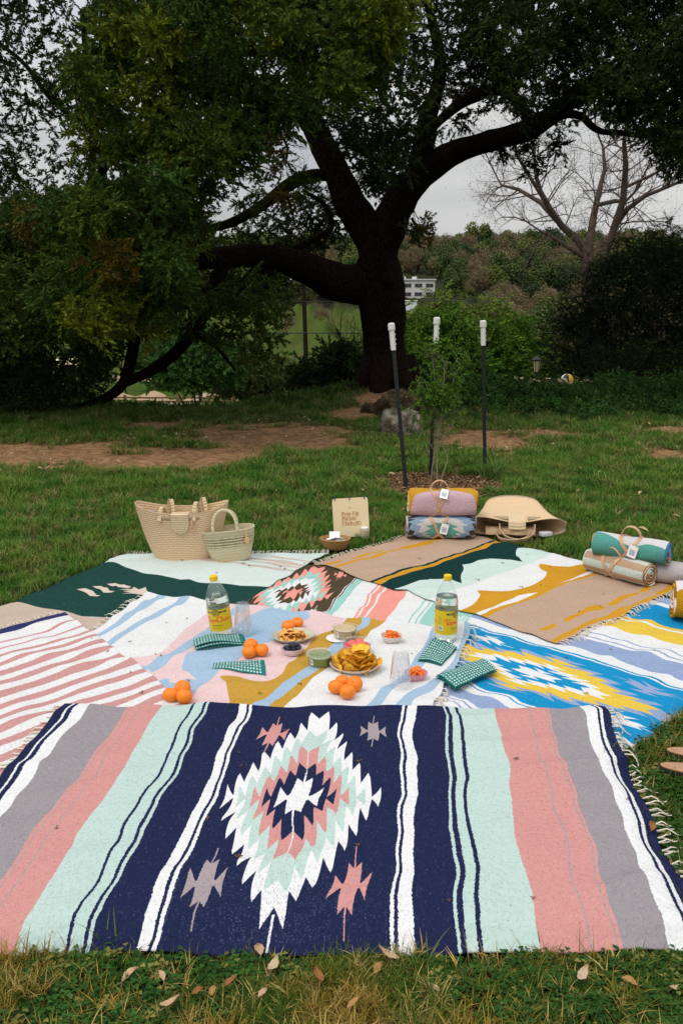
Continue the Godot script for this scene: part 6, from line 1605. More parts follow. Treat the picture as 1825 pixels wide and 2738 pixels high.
	o = thing("sign_board", "cream card sign with tan slab lettering, standing on the grass at the back", "sign", at, 0.0)
	o.rotation = Vector3(-0.16, 0.05, 0.05)
	g = Geo.new()
	var out := PackedVector2Array()
	var hw := 0.124; var hh := 0.272; var rr := 0.018
	for q in [[hw - rr, hh - rr, 0.0], [-hw + rr, hh - rr, PI / 2], [-hw + rr, rr, PI], [hw - rr, rr, PI * 1.5]]:
		for i in 5:
			var a: float = q[2] + PI / 2 * i / 4
			out.append(Vector2(q[0] + cos(a) * rr, q[1] + sin(a) * rr))
	for side in 2:
		var c := g.put(Vector3(0, hh / 2, 0.003 if side == 0 else -0.003))
		var ids := []
		for p in out: ids.append(g.put(Vector3(p.x, p.y, 0.003 if side == 0 else -0.003)))
		for i in ids.size():
			var j := (i + 1) % ids.size()
			if side == 0: g.tri(c, ids[j], ids[i])
			else: g.tri(c, ids[i], ids[j])
	var ea := PackedVector3Array(); var eb := PackedVector3Array()
	for i in out.size() + 1:
		var p := out[i % out.size()]
		ea.append(Vector3(p.x, p.y, 0.003)); eb.append(Vector3(p.x, p.y, -0.003))
	g.sheet([ea, eb], true)
	part("board", g, mat(S(238, 216, 176), 0.85), o)
	var ink := mat(S(190, 136, 78), 0.8)
	var serif := SystemFont.new()
	serif.font_names = PackedStringArray(["Droid Serif"])
	serif.font_weight = 700
	var lines := [["Pop-Up", 0.158], ["Picnic", 0.124], ["Club", 0.09]]
	for l in lines:
		var tm := TextMesh.new()
		tm.text = l[0]; tm.font = serif; tm.font_size = 32; tm.pixel_size = 0.00108; tm.depth = 0.001
		tm.horizontal_alignment = HORIZONTAL_ALIGNMENT_LEFT
		var mi := part("lettering", tm, ink, o)
		mi.position = Vector3(-0.066, l[1] + 0.006, 0.0042)
		mi.scale = Vector3(1, 1, 1)
	g = Geo.new()   # linked-ring emblem and small mark on top
	for q in [[0.034, 0.091, 0.35], [0.053, 0.097, -0.5]]:
		var loop := []
		for i in 17:
			var a := TAU * i / 16
			var p := Vector2(cos(a) * 0.0155, sin(a) * 0.009).rotated(q[2])
			loop.append(Vector4(q[0] + p.x, q[1] + p.y, 0.0045, 0.0016))
		g.tube(loop, 5)
	g.rbox(Vector3(0.01, 0.006, 0.001), 0.0004, Transform3D(Basis(), Vector3(-0.004, 0.203, 0.0037)))
	g.tri(g.put(Vector3(-0.008, 0.207, 0.0042)), g.put(Vector3(-0.004, 0.213, 0.0042)), g.put(Vector3(0.0, 0.207, 0.0042)))
	part("emblem", g, ink, o)
	for x in [-0.105, -0.003, 0.1]:
		g = Geo.new()
		g.rbox(Vector3(0.008, 0.026, 0.012), 0.002, Transform3D(Basis(), Vector3(x, hh - 0.001, 0)))
		g.rbox(Vector3(0.005, 0.012, 0.02), 0.002, Transform3D(Basis(), Vector3(x, hh - 0.004, 0)))
		part("clip", g, mat(S(52, 62, 128), 0.5), o)
	# round cane basket of cards
	at = Vector3(-0.041, 0, -5.458)
	at.y = 0.012
	o = thing("cane_basket", "small round cane basket of cards on the grass before the sign", "basket", at)
	var cane := straw(S(206, 158, 96), 6.0)
	g = Geo.new()
	var prof := []
	for i in 15:
		var y := i * 0.068 / 14.0
		prof.append(Vector2(lerpf(0.072, 0.1, pow(i / 14.0, 0.7)) + 0.002 * absf(sin(i * PI / 2)), y))
	for i in 8: prof.append(Vector2(lerpf(0.094, 0.066, i / 7.0), 0.068 - i * 0.06 / 7.0))
	prof.append(Vector2(0.0, 0.008))
	g.lathe(prof, 32, Transform3D(), 1.0, 0.85)
	var loop := []
	for i in 33: loop.append(Vector4(cos(TAU * i / 32) * 0.099, 0.068, sin(TAU * i / 32) * 0.084, 0.0045))
	g.tube(loop, 6)
	part("body", g, cane, o)
	var card_cols := [S(236, 236, 238), S(224, 200, 206), S(206, 222, 214), S(240, 238, 232), S(190, 200, 222), S(60, 62, 70), S(235, 235, 235)]
	for i in 9:
		g = Geo.new()
		g.rbox(Vector3(0.062, 0.002, 0.042), 0.0008, Transform3D(Basis(), Vector3.ZERO), 1)
		var card := whole("paper_card", g, mat(card_cols[i % 7], 0.7), "small printed card lying loose in the cane basket", "card", at + Vector3(rng.randf_range(-0.035, 0.04), 0.052 + i * 0.0024, rng.randf_range(-0.02, 0.03)), "cards in the cane basket")
		card.rotation = Vector3(rng.randf_range(-0.25, 0.25), rng.randf_range(-1, 1), rng.randf_range(-0.25, 0.25))
	g = Geo.new(); g.rbox(Vector3(0.07, 0.004, 0.05), 0.001, Transform3D(Basis(), Vector3.ZERO))
	var up_card := whole("paper_card", g, mat(S(245, 245, 245), 0.7), "white card standing up at the back of the cane basket", "card", at + Vector3(-0.005, 0.082, -0.03))
	up_card.rotation = Vector3(1.1, 0.05, 0)
	# little woven jar before the sign
	at = Vector3(0.16, 0, -5.701)
	at.y = 0.012
	o = thing("woven_jar", "small cream woven jar with a white lid, leaning by the sign's right corner", "jar", at)
	g = Geo.new()
	prof = [Vector2(0, 0)]
	for i in 12: prof.append(Vector2(0.033 - 0.003 * absf(i / 11.0 * 2 - 1.0), 0.002 + i * 0.062 / 11.0))
	prof.append(Vector2(0.026, 0.066)); prof.append(Vector2(0, 0.066))
	g.lathe(prof, 20)
	part("body", g, straw(S(232, 216, 184), 3.0), o)
	g = Geo.new(); g.lathe([Vector2(0, 0.064), Vector2(0.024, 0.064), Vector2(0.025, 0.08), Vector2(0.022, 0.083), Vector2(0, 0.083)], 18)
	part("lid", g, mat(S(242, 242, 240), 0.6), o)

func leather_like(c: Color) -> StandardMaterial3D:
	var m := mat(c, 0.62)
	m.albedo_texture = noise_tex(0.05, 0.82, 1.0, 128, 3)
	m.uv1_scale = Vector3(1, 4, 1)
	return m

# ---------------------------------------------------------------- rolled blankets in leather carriers
func roll(label: String, a: Vector3, b: Vector3, r: float, squash: float, im: Image, core: Array, strap_at: float, turn_to: float, tag_side: float) -> Node3D:
	var mid := (a + b) * 0.5
	var x := (b - a).normalized()
	var z := x.cross(Vector3.UP).normalized()
	var y := z.cross(x)
	var o := thing("rolled_blanket", label, "rolled blanket", mid, 0.0, "rolled blankets in leather carriers")
	o.basis = Basis(x, y, z)
	var half := (b - a).length() * 0.5
	var boxy := 0.66 if label.contains("back pair") else 0.97
	var sect := func(t: float, k: float) -> Vector3:   # t round the roll, k along it
		var e := 1.0 + 0.025 * sin(t * 3.0 + k * 4.0) + 0.018 * wave.get_noise_2d(t * 0.6, k * 0.8)
		var pinch := 1.0 - 0.04 * exp(-pow((k - strap_at) / 0.1, 2.0)) - 0.05 * pow(absf(k), 10.0)
		var ct := signf(cos(t)) * pow(absf(cos(t)), boxy); var st := signf(sin(t)) * pow(absf(sin(t)), boxy)
		return Vector3(k * half, ct * r * squash * e * pinch, st * r * e * pinch)
	var g := Geo.new()
	var rows := []
	for i in 27:
		var k := -1.0 + 2.0 * i / 26.0
		var row := PackedVector3Array()
		for j in 41: row.append(sect.call(TAU * (j % 40) / 40.0, k))
		rows.append(row)
	g.sheet(rows, true, true)
	part("cloth", g, cloth_mat(im), o)
	for s in [-1.0, 1.0]:   # the coiled ends
		g = Geo.new()
		var disc := PackedVector3Array(); var rim := PackedVector3Array()
		for j in 41:
			var p: Vector3 = sect.call(TAU * (j % 40) / 40.0, s)
			rim.append(p); disc.append(Vector3(s * (half - 0.012), 0, 0))
		g.sheet([rim, disc], true, s < 0)
		var under := part("end", g, mat(core[1], 0.95), o)
		g = Geo.new()
		var path := []
		var turns := 3.6
		var prev := Color.BLACK
		for i in 150:
			var t := i / 149.0
			var ang := TAU * turns * t
			var rad := r * (0.1 + 0.84 * t) * (1.0 + 0.05 * sin(ang * 2.0 + 1.0) * (1.0 - t) + 0.04 * sin(ang * 5.0))
			path.append(Vector4(s * (half + 0.002 + 0.004 * sin(i * 0.31)), cos(ang) * rad * squash, sin(ang) * rad, r * 0.085))
		var piece := 0
		for i in range(0, 149, 6):   # coil in runs of the woven colours
			var seg := path.slice(i, mini(i + 8, 150))
			g.tint = (core[piece % core.size()] as Color).srgb_to_linear()
			if rng.randf() < 0.55: piece += 1
			if seg.size() > 1: g.tube(seg, 6)
		var cm := mat(Color.WHITE, 0.95)
		cm.vertex_color_use_as_albedo = true
		part("coil", g, cm, o)
	# carrier: two crossing loops, rivets and a handle
	var hide := leather_like(S(219, 176, 138))
	for q in [1.0, -1.0]:
		g = Geo.new()
		var pts := PackedVector3Array(); var acr := PackedVector3Array()
		for i in 40:
			var t := TAU * i / 40.0
			var k: float = strap_at + q * 0.26 * cos(t - turn_to)
			var p: Vector3 = sect.call(t, k)
			pts.append(p + Vector3(0, p.y, p.z).normalized() * 0.0035)
			acr.append(Vector3(1, 0, 0))
		g.strap(pts, acr, 0.019, 0.0035, true)
		part("strap", g, hide, o)
	g = Geo.new()
	var hp := PackedVector3Array(); var ha := PackedVector3Array()
	var top_t := turn_to + PI
	var up := Vector3(0, cos(top_t), sin(top_t))
	for i in 19:
		var ang := PI * i / 18.0
		hp.append(Vector3(half * strap_at - cos(ang) * half * 0.26, 0, 0) + up * (r * squash * 0.98 + 0.004 + sin(ang) * 0.062))
		ha.append(Vector3(0, -up.z, up.y) + up * 0.0)
	g.strap(hp, ha, 0.022, 0.005)
	part("handle", g, hide, o)
	var brass := mat(S(120, 92, 60), 0.4, 0.6)
	for t in [turn_to + PI * 0.5, turn_to - PI * 0.5]:
		var p: Vector3 = sect.call(t, strap_at)
		g = Geo.new(); g.ball(p + Vector3(0, p.y, p.z).normalized() * 0.007, 0.004, 8, 0.6)
		part("rivet", g, brass, o)
	if tag_side != 0.0:
		var tim := canvas(64, 96, S(244, 242, 242))
		for q in [[10, 8, 6, 4, S(170, 120, 110)], [18, 30, 40, 12, S(214, 190, 200)], [18, 44, 40, 10, S(120, 160, 205)], [18, 56, 40, 22, S(190, 190, 206)], [20, 66, 30, 4, S(150, 140, 150)]]:
			tim.fill_rect(Rect2i(q[0] - 6, q[1], q[2], q[3]), q[4])
		var tm := mat(Color.WHITE, 0.6)
		tm.albedo_texture = print_tex(tim)
		var t2 := turn_to - PI * 0.5 + (0.0 if sin(turn_to - PI * 0.5) * 1.0 > 0 else 0.0)
		var fr := PI * 0.5 if tag_side > 0 else PI * 0.28
		var c: Vector3 = sect.call(fr, strap_at + absf(tag_side))
		var nrm := Vector3(0, c.y, c.z).normalized()
		g = Geo.new()
		var dn := Vector3(-0.25, -nrm.z, nrm.y).normalized() if nrm.z > 0 else Vector3(-0.25, nrm.z, -nrm.y).normalized()
		var sd := dn.cross(nrm).normalized()
		var w := 0.026; var l := 0.036
		var cc := c + nrm * 0.011
		g.quad(cc - sd * w - dn * l, cc + sd * w - dn * l, cc + sd * w + dn * l, cc - sd * w + dn * l)
		cc = c + nrm * 0.0098
		g.quad(cc + sd * w - dn * l, cc - sd * w - dn * l, cc - sd * w + dn * l, cc + sd * w + dn * l)
		part("paper_tag", g, tm, o)
	return o

func rolls() -> void:
	# the images run round the roll across and along it downwards
	var im := canvas(400, 400, S(205, 168, 138))
	for q in [[-0.04, 0.115], [0.19, 0.1], [0.37, 0.11], [0.56, 0.12], [0.78, 0.1]]:
		im.fill_rect(Rect2i(int(q[0] * 400), 0, int(q[1] * 400), 400), S(216, 230, 222))
	weave(im, 900, S(240, 240, 235), S(150, 130, 110), 2.0)
	var a: Vector3 = Vector3(1.494, 0, -4.906)
	var b: Vector3 = Vector3(1.731, 0, -4.563)
	a = Vector3(a.x, cloth_y(a.x, a.z, 2) + 0.066, a.z); b = Vector3(b.x, cloth_y(b.x, b.z, 2) + 0.066, b.z)
	roll("mint and tan striped blanket roll, lower front of the right-hand pile", a, b, 0.07, 0.97, im, [S(196, 158, 122), S(150, 120, 96), S(222, 232, 224), S(222, 232, 224), S(190, 150, 114)], -0.12, PI * 1.12, 0.0)
	im = canvas(400, 400, S(206, 196, 198))
	weave(im, 1600, S(230, 225, 225), S(120, 105, 105), 2.0)
	var c: Vector3 = a + Vector3(0.33, 0.0, -0.21); var d: Vector3 = b + Vector3(0.2, 0.0, -0.06)
	c.y = cloth_y(1.9, -4.9, 2) + 0.064; d.y = c.y
	d = Vector3(Vector3(1.942, 0, -4.595).x, d.y, Vector3(1.942, 0, -4.595).z)
	c = d + Vector3(-0.37, 0, -0.19)
	roll("grey and brown blanket roll, lower back of the right-hand pile, half hidden", c, d, 0.066, 0.97, im, [S(150, 116, 94), S(96, 70, 58), S(186, 186, 206), S(160, 124, 100)], 0.0, PI * 1.1, 0.0)
	im = canvas(400, 400, S(233, 229, 232))
	curve_poly(im, [.02, -.1, .02, .12, .1, .3, .17, .45, .18, .6, .12, .78, .2, 1.05, .5, 1.1, .55, .5, .5, -.1], S(94, 170, 160))
	weave(im, 2600, S(235, 240, 238), S(50, 110, 105), 2.0)
	var e := (a + c) * 0.5 + Vector3(-0.03, 0.118, 0.0); var f := (b + d) * 0.5 + Vector3(0.0, 0.118, -0.02)
	roll("teal and white blanket roll lying on top of the right-hand pile", e, f, 0.07, 0.97, im, [S(92, 160, 156), S(120, 92, 70), S(176, 146, 118), S(66, 126, 200), S(176, 146, 118)], 0.0, PI * 1.05, 0.16)
	# the two at the back
	im = canvas(400, 400, S(214, 158, 48))
	curve_poly(im, [.18, .06, .1, .2, .055, .4, .05, .62, .09, .82, .18, .96, .5, 1.0, .6, .5, .5, .0], S(224, 188, 200))
	weave(im, 1500, S(240, 215, 200), S(150, 110, 90), 2.0)
	a = Vector3(0.454, 0, -5.592); b = Vector3(0.906, 0, -5.615)
	var base_y := cloth_y(a.x + 0.22, a.z, 2)
	var im2 := canvas(400, 400, S(176, 168, 172))
	var dk := S(70, 62, 54); var sky_c := S(150, 178, 212); var wh := S(226, 222, 218); var tl := S(104, 174, 160)
	var zig := func(inset: float, lo: float, hi: float, c2: Color) -> void:
		var pts := []
		var steps := 6
		for i in steps + 1:
			var k := float(i) / steps
			var u := lerpf(lo, hi, k)
			var v: float = inset + absf(k - 0.35) * 0.32
			pts.append(u); pts.append(v)
			pts.append(u + 0.012); pts.append(v + 0.09)
		for i in range(steps, -1, -1):
			var k := float(i) / steps
			var u := lerpf(lo, hi, k)
			var v: float = 1.0 - inset - absf(k - 0.35) * 0.32
			pts.append(u + 0.012); pts.append(v - 0.09)
			pts.append(u); pts.append(v)
		poly(im2, pts, c2)
	zig.call(-0.12, 0.03, 0.46, dk); zig.call(-0.04, 0.05, 0.46, sky_c); zig.call(0.1, 0.1, 0.46, wh); zig.call(0.2, 0.19, 0.46, tl); zig.call(0.36, 0.27, 0.42, dk)
	weave(im2, 1500, S(240, 240, 240), S(90, 90, 90), 2.0)
	var lowc := Vector3(0, base_y + 0.078, a.z - 0.07)
	roll("grey blanket roll with stepped blue, white and teal pattern, lower of the back pair", Vector3(a.x, lowc.y, lowc.z), Vector3(b.x + 0.0, lowc.y, lowc.z + 0.01), 0.088, 0.9, im2, [S(160, 152, 152), S(90, 84, 84), S(120, 114, 116), S(200, 196, 196)], -0.08, PI * 1.1, 0.15)
	roll("mustard and pink blanket roll with a half-round pink shape, upper of the back pair", Vector3(a.x + 0.01, lowc.y + 0.165, lowc.z - 0.01), Vector3(b.x + 0.005, lowc.y + 0.165, lowc.z), 0.092, 0.98, im, [S(214, 158, 48), S(150, 110, 40), S(235, 225, 215), S(214, 158, 48)], -0.1, PI * 1.04, -0.12)
	# the one cut by the right edge
	im = canvas(400, 400, S(236, 234, 235))
	curve_poly(im, [.13, .0, .12, .3, .14, .6, .12, 1.0, .52, 1.05, .52, -.05], S(200, 146, 32))
	weave(im, 1200, S(245, 235, 215), S(150, 110, 40), 2.0)
	a = Vector3(1.663, 0, -4.065)
	a.y = cloth_y(a.x, a.z, 0) + 0.098
	roll("mustard and white blanket roll cut off by the right edge, on the blue blanket", a + Vector3(0.02, 0, -0.02), a + Vector3(0.46, 0, 0.1), 0.098, 0.96, im, [S(200, 146, 32), S(150, 104, 30), S(230, 224, 216)], 0.1, PI * 1.1, 0.0)

# ---------------------------------------------------------------- the food and drink
func glassy(c: Color, rough := 0.05) -> StandardMaterial3D:
	var m := mat(c, rough)
	m.transparency = BaseMaterial3D.TRANSPARENCY_ALPHA
	return m

func label_print(shift: float) -> Image:
	var w := 768; var h := 300
	var yel := S(218, 190, 20)
	var im := canvas(w, h, yel)
	var ink := S(44, 34, 18); var red := S(226, 74, 30)
	for rep in 2:
		var ox := rep * 384 + int(shift * 384)
		var px := func(x: int, y: int, ww: int, hh: int, c: Color) -> void:
			for i in ww: im.fill_rect(Rect2i((ox + x + i + w * 2) % w, y, 1, hh), c)
		px.call(-110, 26, 80, 22, ink); px.call(40, 26, 80, 22, ink)
		px.call(-86, 34, 40, 5, S(200, 190, 150)); px.call(60, 34, 40, 5, S(200, 190, 150))
		for yy in range(-44, 45):   # round head emblem, breaking the band
			var half := int(sqrt(maxf(0.0, 44.0 * 44.0 - yy * yy)))
			px.call(-half, 44 + yy, half * 2, 1, ink)
		for yy in range(-39, 40):
			var half := int(sqrt(maxf(0.0, 39.0 * 39.0 - yy * yy)))
			px.call(-half, 44 + yy, half * 2, 1, S(176, 158, 34))
		for q in [[-24, 16, 20, 5], [-6, 12, 26, 5], [-28, 24, 6, 22], [20, 22, 6, 26], [-10, 30, 18, 4], [-14, 40, 5, 16], [6, 40, 5, 14], [-8, 60, 16, 4], [-20, 50, 6, 14], [14, 54, 8, 5]]:
			px.call(q[0], q[1], q[2], q[3], ink)
		# script lettering, stroke by stroke: Topo Chico
		var stroke := func(pts: Array, wd: int) -> void:
			for i in range(0, pts.size() - 2, 2):
				var p := Vector2(pts[i], pts[i + 1]); var q := Vector2(pts[i + 2], pts[i + 3])
				for s in 24:
					var e := p.lerp(q, s / 23.0)
					px.call(int(e.x) - wd / 2, int(e.y) - wd / 2, wd, wd, red)
		var ring := func(cx: float, cy: float, rx: float, ry: float, a0: float, a1: float, wd: int) -> void:
			var pts := []
			for i in 15:
				var t := lerpf(a0, a1, i / 14.0)
				pts.append(cx + cos(t) * rx); pts.append(cy + sin(t) * ry)
			stroke.call(pts, wd)
		stroke.call([-128, 122, -134, 112, -124, 104, -100, 102, -74, 106, -66, 100], 9)
		stroke.call([-102, 104, -108, 140, -100, 168, -92, 170], 9)
		ring.call(-78, 152, 13, 15, 0, TAU, 8)
		stroke.call([-56, 138, -54, 188], 8); ring.call(-42, 151, 13, 14, 0, TAU, 8)
		ring.call(-10, 151, 13, 14, 0, TAU, 8)
		ring.call(34, 134, 27, 36, -0.7, -TAU + 0.8, 9)
		stroke.call([58, 96, 58, 166], 8); ring.call(69, 150, 10, 15, PI, TAU, 7); stroke.call([79, 150, 79, 166], 7)
		stroke.call([94, 138, 94, 166], 8); stroke.call([94, 122, 95, 124], 8)
		ring.call(114, 151, 12, 14, -0.8, -TAU + 0.8, 8)
		ring.call(140, 149, 11, 14, 0, TAU, 8)
		# small type below, read only as marks
		for i in 14: px.call(-60 + i * 9, 212, 6, 10, ink)
		for i in 22: px.call(-66 + i * 6, 236, 4, 5, S(150, 120, 20))
		for i in 16: px.call(-46 + i * 6, 252, 4, 5, S(150, 120, 20))
		px.call(168, 150, 5, 110, S(120, 96, 20))
		# bar code
		px.call(-206, 190, 58, 60, S(235, 232, 222))
		for i in 12: px.call(-202 + i * 4, 195, 1 + (i * 7) % 3, 44, ink)
		px.call(-208, 252, 62, 6, ink)
		for i in 9: px.call(-196, 72 + i * 11, 40, 3, S(130, 110, 24))
	return im

func bottle(label: String, at: Vector3, high: float, tilt: Vector3, turn: float) -> void:
	var o := thing("water_bottle", label, "bottle", at, 0.0, "mineral water bottles")
	o.rotation = tilt
	var k: float = high / 0.31
	var r := 0.0535
	var wall := [Vector2(0.0, 0.006), Vector2(0.02, 0.002), Vector2(0.036, 0.0), Vector2(0.046, 0.005), Vector2(0.052, 0.018), Vector2(r, 0.035), Vector2(r, 0.175 * k), Vector2(0.0515, 0.2 * k), Vector2(0.045, 0.228 * k), Vector2(0.034, 0.255 * k), Vector2(0.0215, 0.277 * k), Vector2(0.0165, 0.285 * k), Vector2(0.0155, 0.302 * k), Vector2(0.0, 0.302 * k)]
	var smooth := []
	for i in wall.size() - 1:
		for s in 3:
			smooth.append(wall[i].cubic_interpolate(wall[i + 1], wall[maxi(i - 1, 0)], wall[mini(i + 2, wall.size() - 1)], s / 3.0))
	smooth.append(wall[-1])
	for i in smooth.size(): smooth[i].x = maxf(smooth[i].x, 0.0)
	var g := Geo.new()
	g.lathe(smooth, 36)
	var pet := glassy(Color(0.86, 0.95, 0.92, 0.1), 0.04)
	part("shell", g, pet, o)
	var fill := []
	for p: Vector2 in smooth:
		if p.y < 0.212 * k: fill.append(Vector2(maxf(p.x - 0.0016, 0.0), p.y + 0.0016))
	fill.append(Vector2(fill[-1].x - 0.0002, 0.214 * k)); fill.append(Vector2(0.0, 0.214 * k))
	g = Geo.new()
	g.lathe(fill, 36)
	var water := mat(Color(0.93, 0.985, 0.97, 0.0), 0.0)
	water.refraction_enabled = true; water.refraction_scale = 0.033
	part("water", g, water, o)
	g = Geo.new()
	g.lathe([Vector2(0.0135, 0.286 * k), Vector2(0.018, 0.287 * k), Vector2(0.0185, 0.291 * k), Vector2(0.018, 0.308 * k), Vector2(0.0165, 0.3105 * k), Vector2(0.0, 0.3105 * k)], 28)
	for i in 28:
		var a := TAU * i / 28
		g.rbox(Vector3(0.0012, 0.015 * k, 0.0014), 0.0004, Transform3D(Basis(Vector3.UP, -a), Vector3(cos(a) * 0.0183, 0.3 * k, sin(a) * 0.0183)), 1)
	part("cap", g, mat(S(240, 196, 8), 0.45), o)
	g = Geo.new()
	g.lathe([Vector2(0.0155, 0.276 * k), Vector2(0.0185, 0.279 * k), Vector2(0.0185, 0.282 * k), Vector2(0.0155, 0.285 * k)], 24)
	part("neck_ring", g, pet, o)
	g = Geo.new()
	var rows := []
	for i in 2:
		var row := PackedVector3Array()
		for j in 49:
			var a := TAU * j / 48 + turn
			row.append(Vector3(sin(a) * (r + 0.0006), (0.158 * k if i == 0 else 0.05), cos(a) * (r + 0.0006)))
		rows.append(row)
	g.sheet(rows, false, true)
	var lm := mat(Color.WHITE, 0.35)
	lm.albedo_texture = print_tex(label_print(0.0))
	part("label", g, lm, o)

func cups(label: String, at: Vector3, count: int, tilt: Vector3) -> void:
	var m := glassy(Color(0.93, 0.93, 0.96, 0.04), 0.06)
	for i in count:   # upside down, one inside the next, the topmost outermost
		var y := 0.008 * i
		var o := thing("plastic_cup", label % ["lowest of the stack" if i == 0 else ("topmost of the stack" if i == count - 1 else "a middle one of the stack")], "cup", at, 0.0, "clear plastic cups stacked upside down")
		o.rotation = tilt
		var g := Geo.new()
		var prof := [Vector2(0.0445, y + 0.0), Vector2(0.0455, y + 0.002), Vector2(0.0445, y + 0.004), Vector2(0.0425, y + 0.005), Vector2(0.038, y + 0.06), Vector2(0.0335, y + 0.105), Vector2(0.031, y + 0.112), Vector2(0.0302, y + 0.116), Vector2(0.028, y + 0.118), Vector2(0.0255, y + 0.1165), Vector2(0.02, y + 0.113), Vector2(0.0, y + 0.113)]
		g.lathe(prof, 28)
		part("wall", g, m, o)

func napkin(label: String, corners: Array, layers: int, im: Image, layer: int, rise := 0.0) -> void:
	var o := thing("napkin", label, "napkin", Vector3.ZERO, 0.0, "green checked cloth napkins")
	for l in layers:
		var rows := []; var low := []
		var off := Vector3(rng.randf_range(-0.006, 0.006), 0, rng.randf_range(-0.005, 0.005)) * l
		for j in 13:
			var row := PackedVector3Array(); var row2 := PackedVector3Array()
			for i in 21:
				var u := i / 20.0; var v := j / 12.0
				var a: Vector3 = corners[0].lerp(corners[1], u); var b: Vector3 = corners[3].lerp(corners[2], u)
				var p := a.lerp(b, v) + off
				var y := cloth_y(p.x, p.z, layer) + 0.003 + l * (0.0062 + rise * 0.006 * sin(u * PI * 1.6 + 0.4)) + 0.008 * (wave_fine.get_noise_2d(p.x * 3.0 + l, p.z * 3.0) * 0.5 + 0.5) * minf(1.0, 0.3 + l * 0.5) + rise * 0.016 * sin(u * PI) * (0.6 + 0.4 * l)
				if v > 0.9: y -= 0.002 * (v - 0.9) / 0.1
				row.append(Vector3(p.x, y, p.z)); row2.append(Vector3(p.x, y - 0.0032, p.z))
			rows.append(row); low.append(row2)
		var g := Geo.new()
		g.sheet(rows); g.sheet(low, false, true)
		for e in 4:
			var ea := PackedVector3Array(); var em := PackedVector3Array(); var eb := PackedVector3Array()
			var count := 21 if e < 2 else 13
			for i in count:
				var rr: int = (0 if e == 0 else 12) if e < 2 else i
				var cc: int = i if e < 2 else (0 if e == 2 else 20)
				var inn: Vector3 = rows[6][10]
				var od: Vector3 = (Vector3(rows[rr][cc]) - inn).normalized() * 0.0022
				ea.append(rows[rr][cc]); eb.append(low[rr][cc]); em.append((Vector3(rows[rr][cc]) + Vector3(low[rr][cc])) * 0.5 + Vector3(od.x, 0, od.z))
			var base := g.v.size()
			g.sheet([ea, em, eb], false, e == 1 or e == 2)
			for i in range(base, g.v.size()): g.t[i] = Vector2(0.005, 0.005)
		var m := cloth_mat(im)
		m.heightmap_enabled = false
		part("fold", g, m, o)

func checked(nu: int, nv: int, hem_u: bool) -> Image:
	var w := 480; var h := 320
	var teal := S(42, 126, 123)
	var im := canvas(w, h, teal)
	for j in nv:
		for i in nu:
			if hem_u and i >= nu - 1: continue
			var x := (i + 0.18 + rng.randf_range(-0.05, 0.05)) * w / nu
			var y := (j + 0.2 + rng.randf_range(-0.05, 0.05)) * h / nv
			im.fill_rect(Rect2i(int(x), int(y), int(w * rng.randf_range(0.46, 0.6) / nu), int(h * rng.randf_range(0.45, 0.6) / nv)), S(226, 238, 232))
	weave(im, 900, S(120, 180, 170), S(10, 70, 70), 2.0)
	return im

func dish(called: String, label: String, cat: String, at: Vector3, rx: float, rz: float, high: float, c: Color, turn := 0.0) -> Node3D:
	var o := thing(called, label, cat, at, turn)
	var g := Geo.new()
	g.lathe([Vector2(0, 0.0), Vector2(0.55, 0.0), Vector2(0.72, high * 0.18), Vector2(0.93, high * 0.7), Vector2(1.0, high * 0.97), Vector2(0.99, high), Vector2(0.965, high * 0.98), Vector2(0.88, high * 0.62), Vector2(0.66, high * 0.26), Vector2(0.4, high * 0.2), Vector2(0.0, high * 0.2)], 48, Transform3D(), rx, rz, 0.012)
	var m := mat(c, 0.35)
	m.albedo_texture = noise_tex(0.03, 0.93, 1.0, 128, 3)
	part("bowl", g, m, o)
	return o

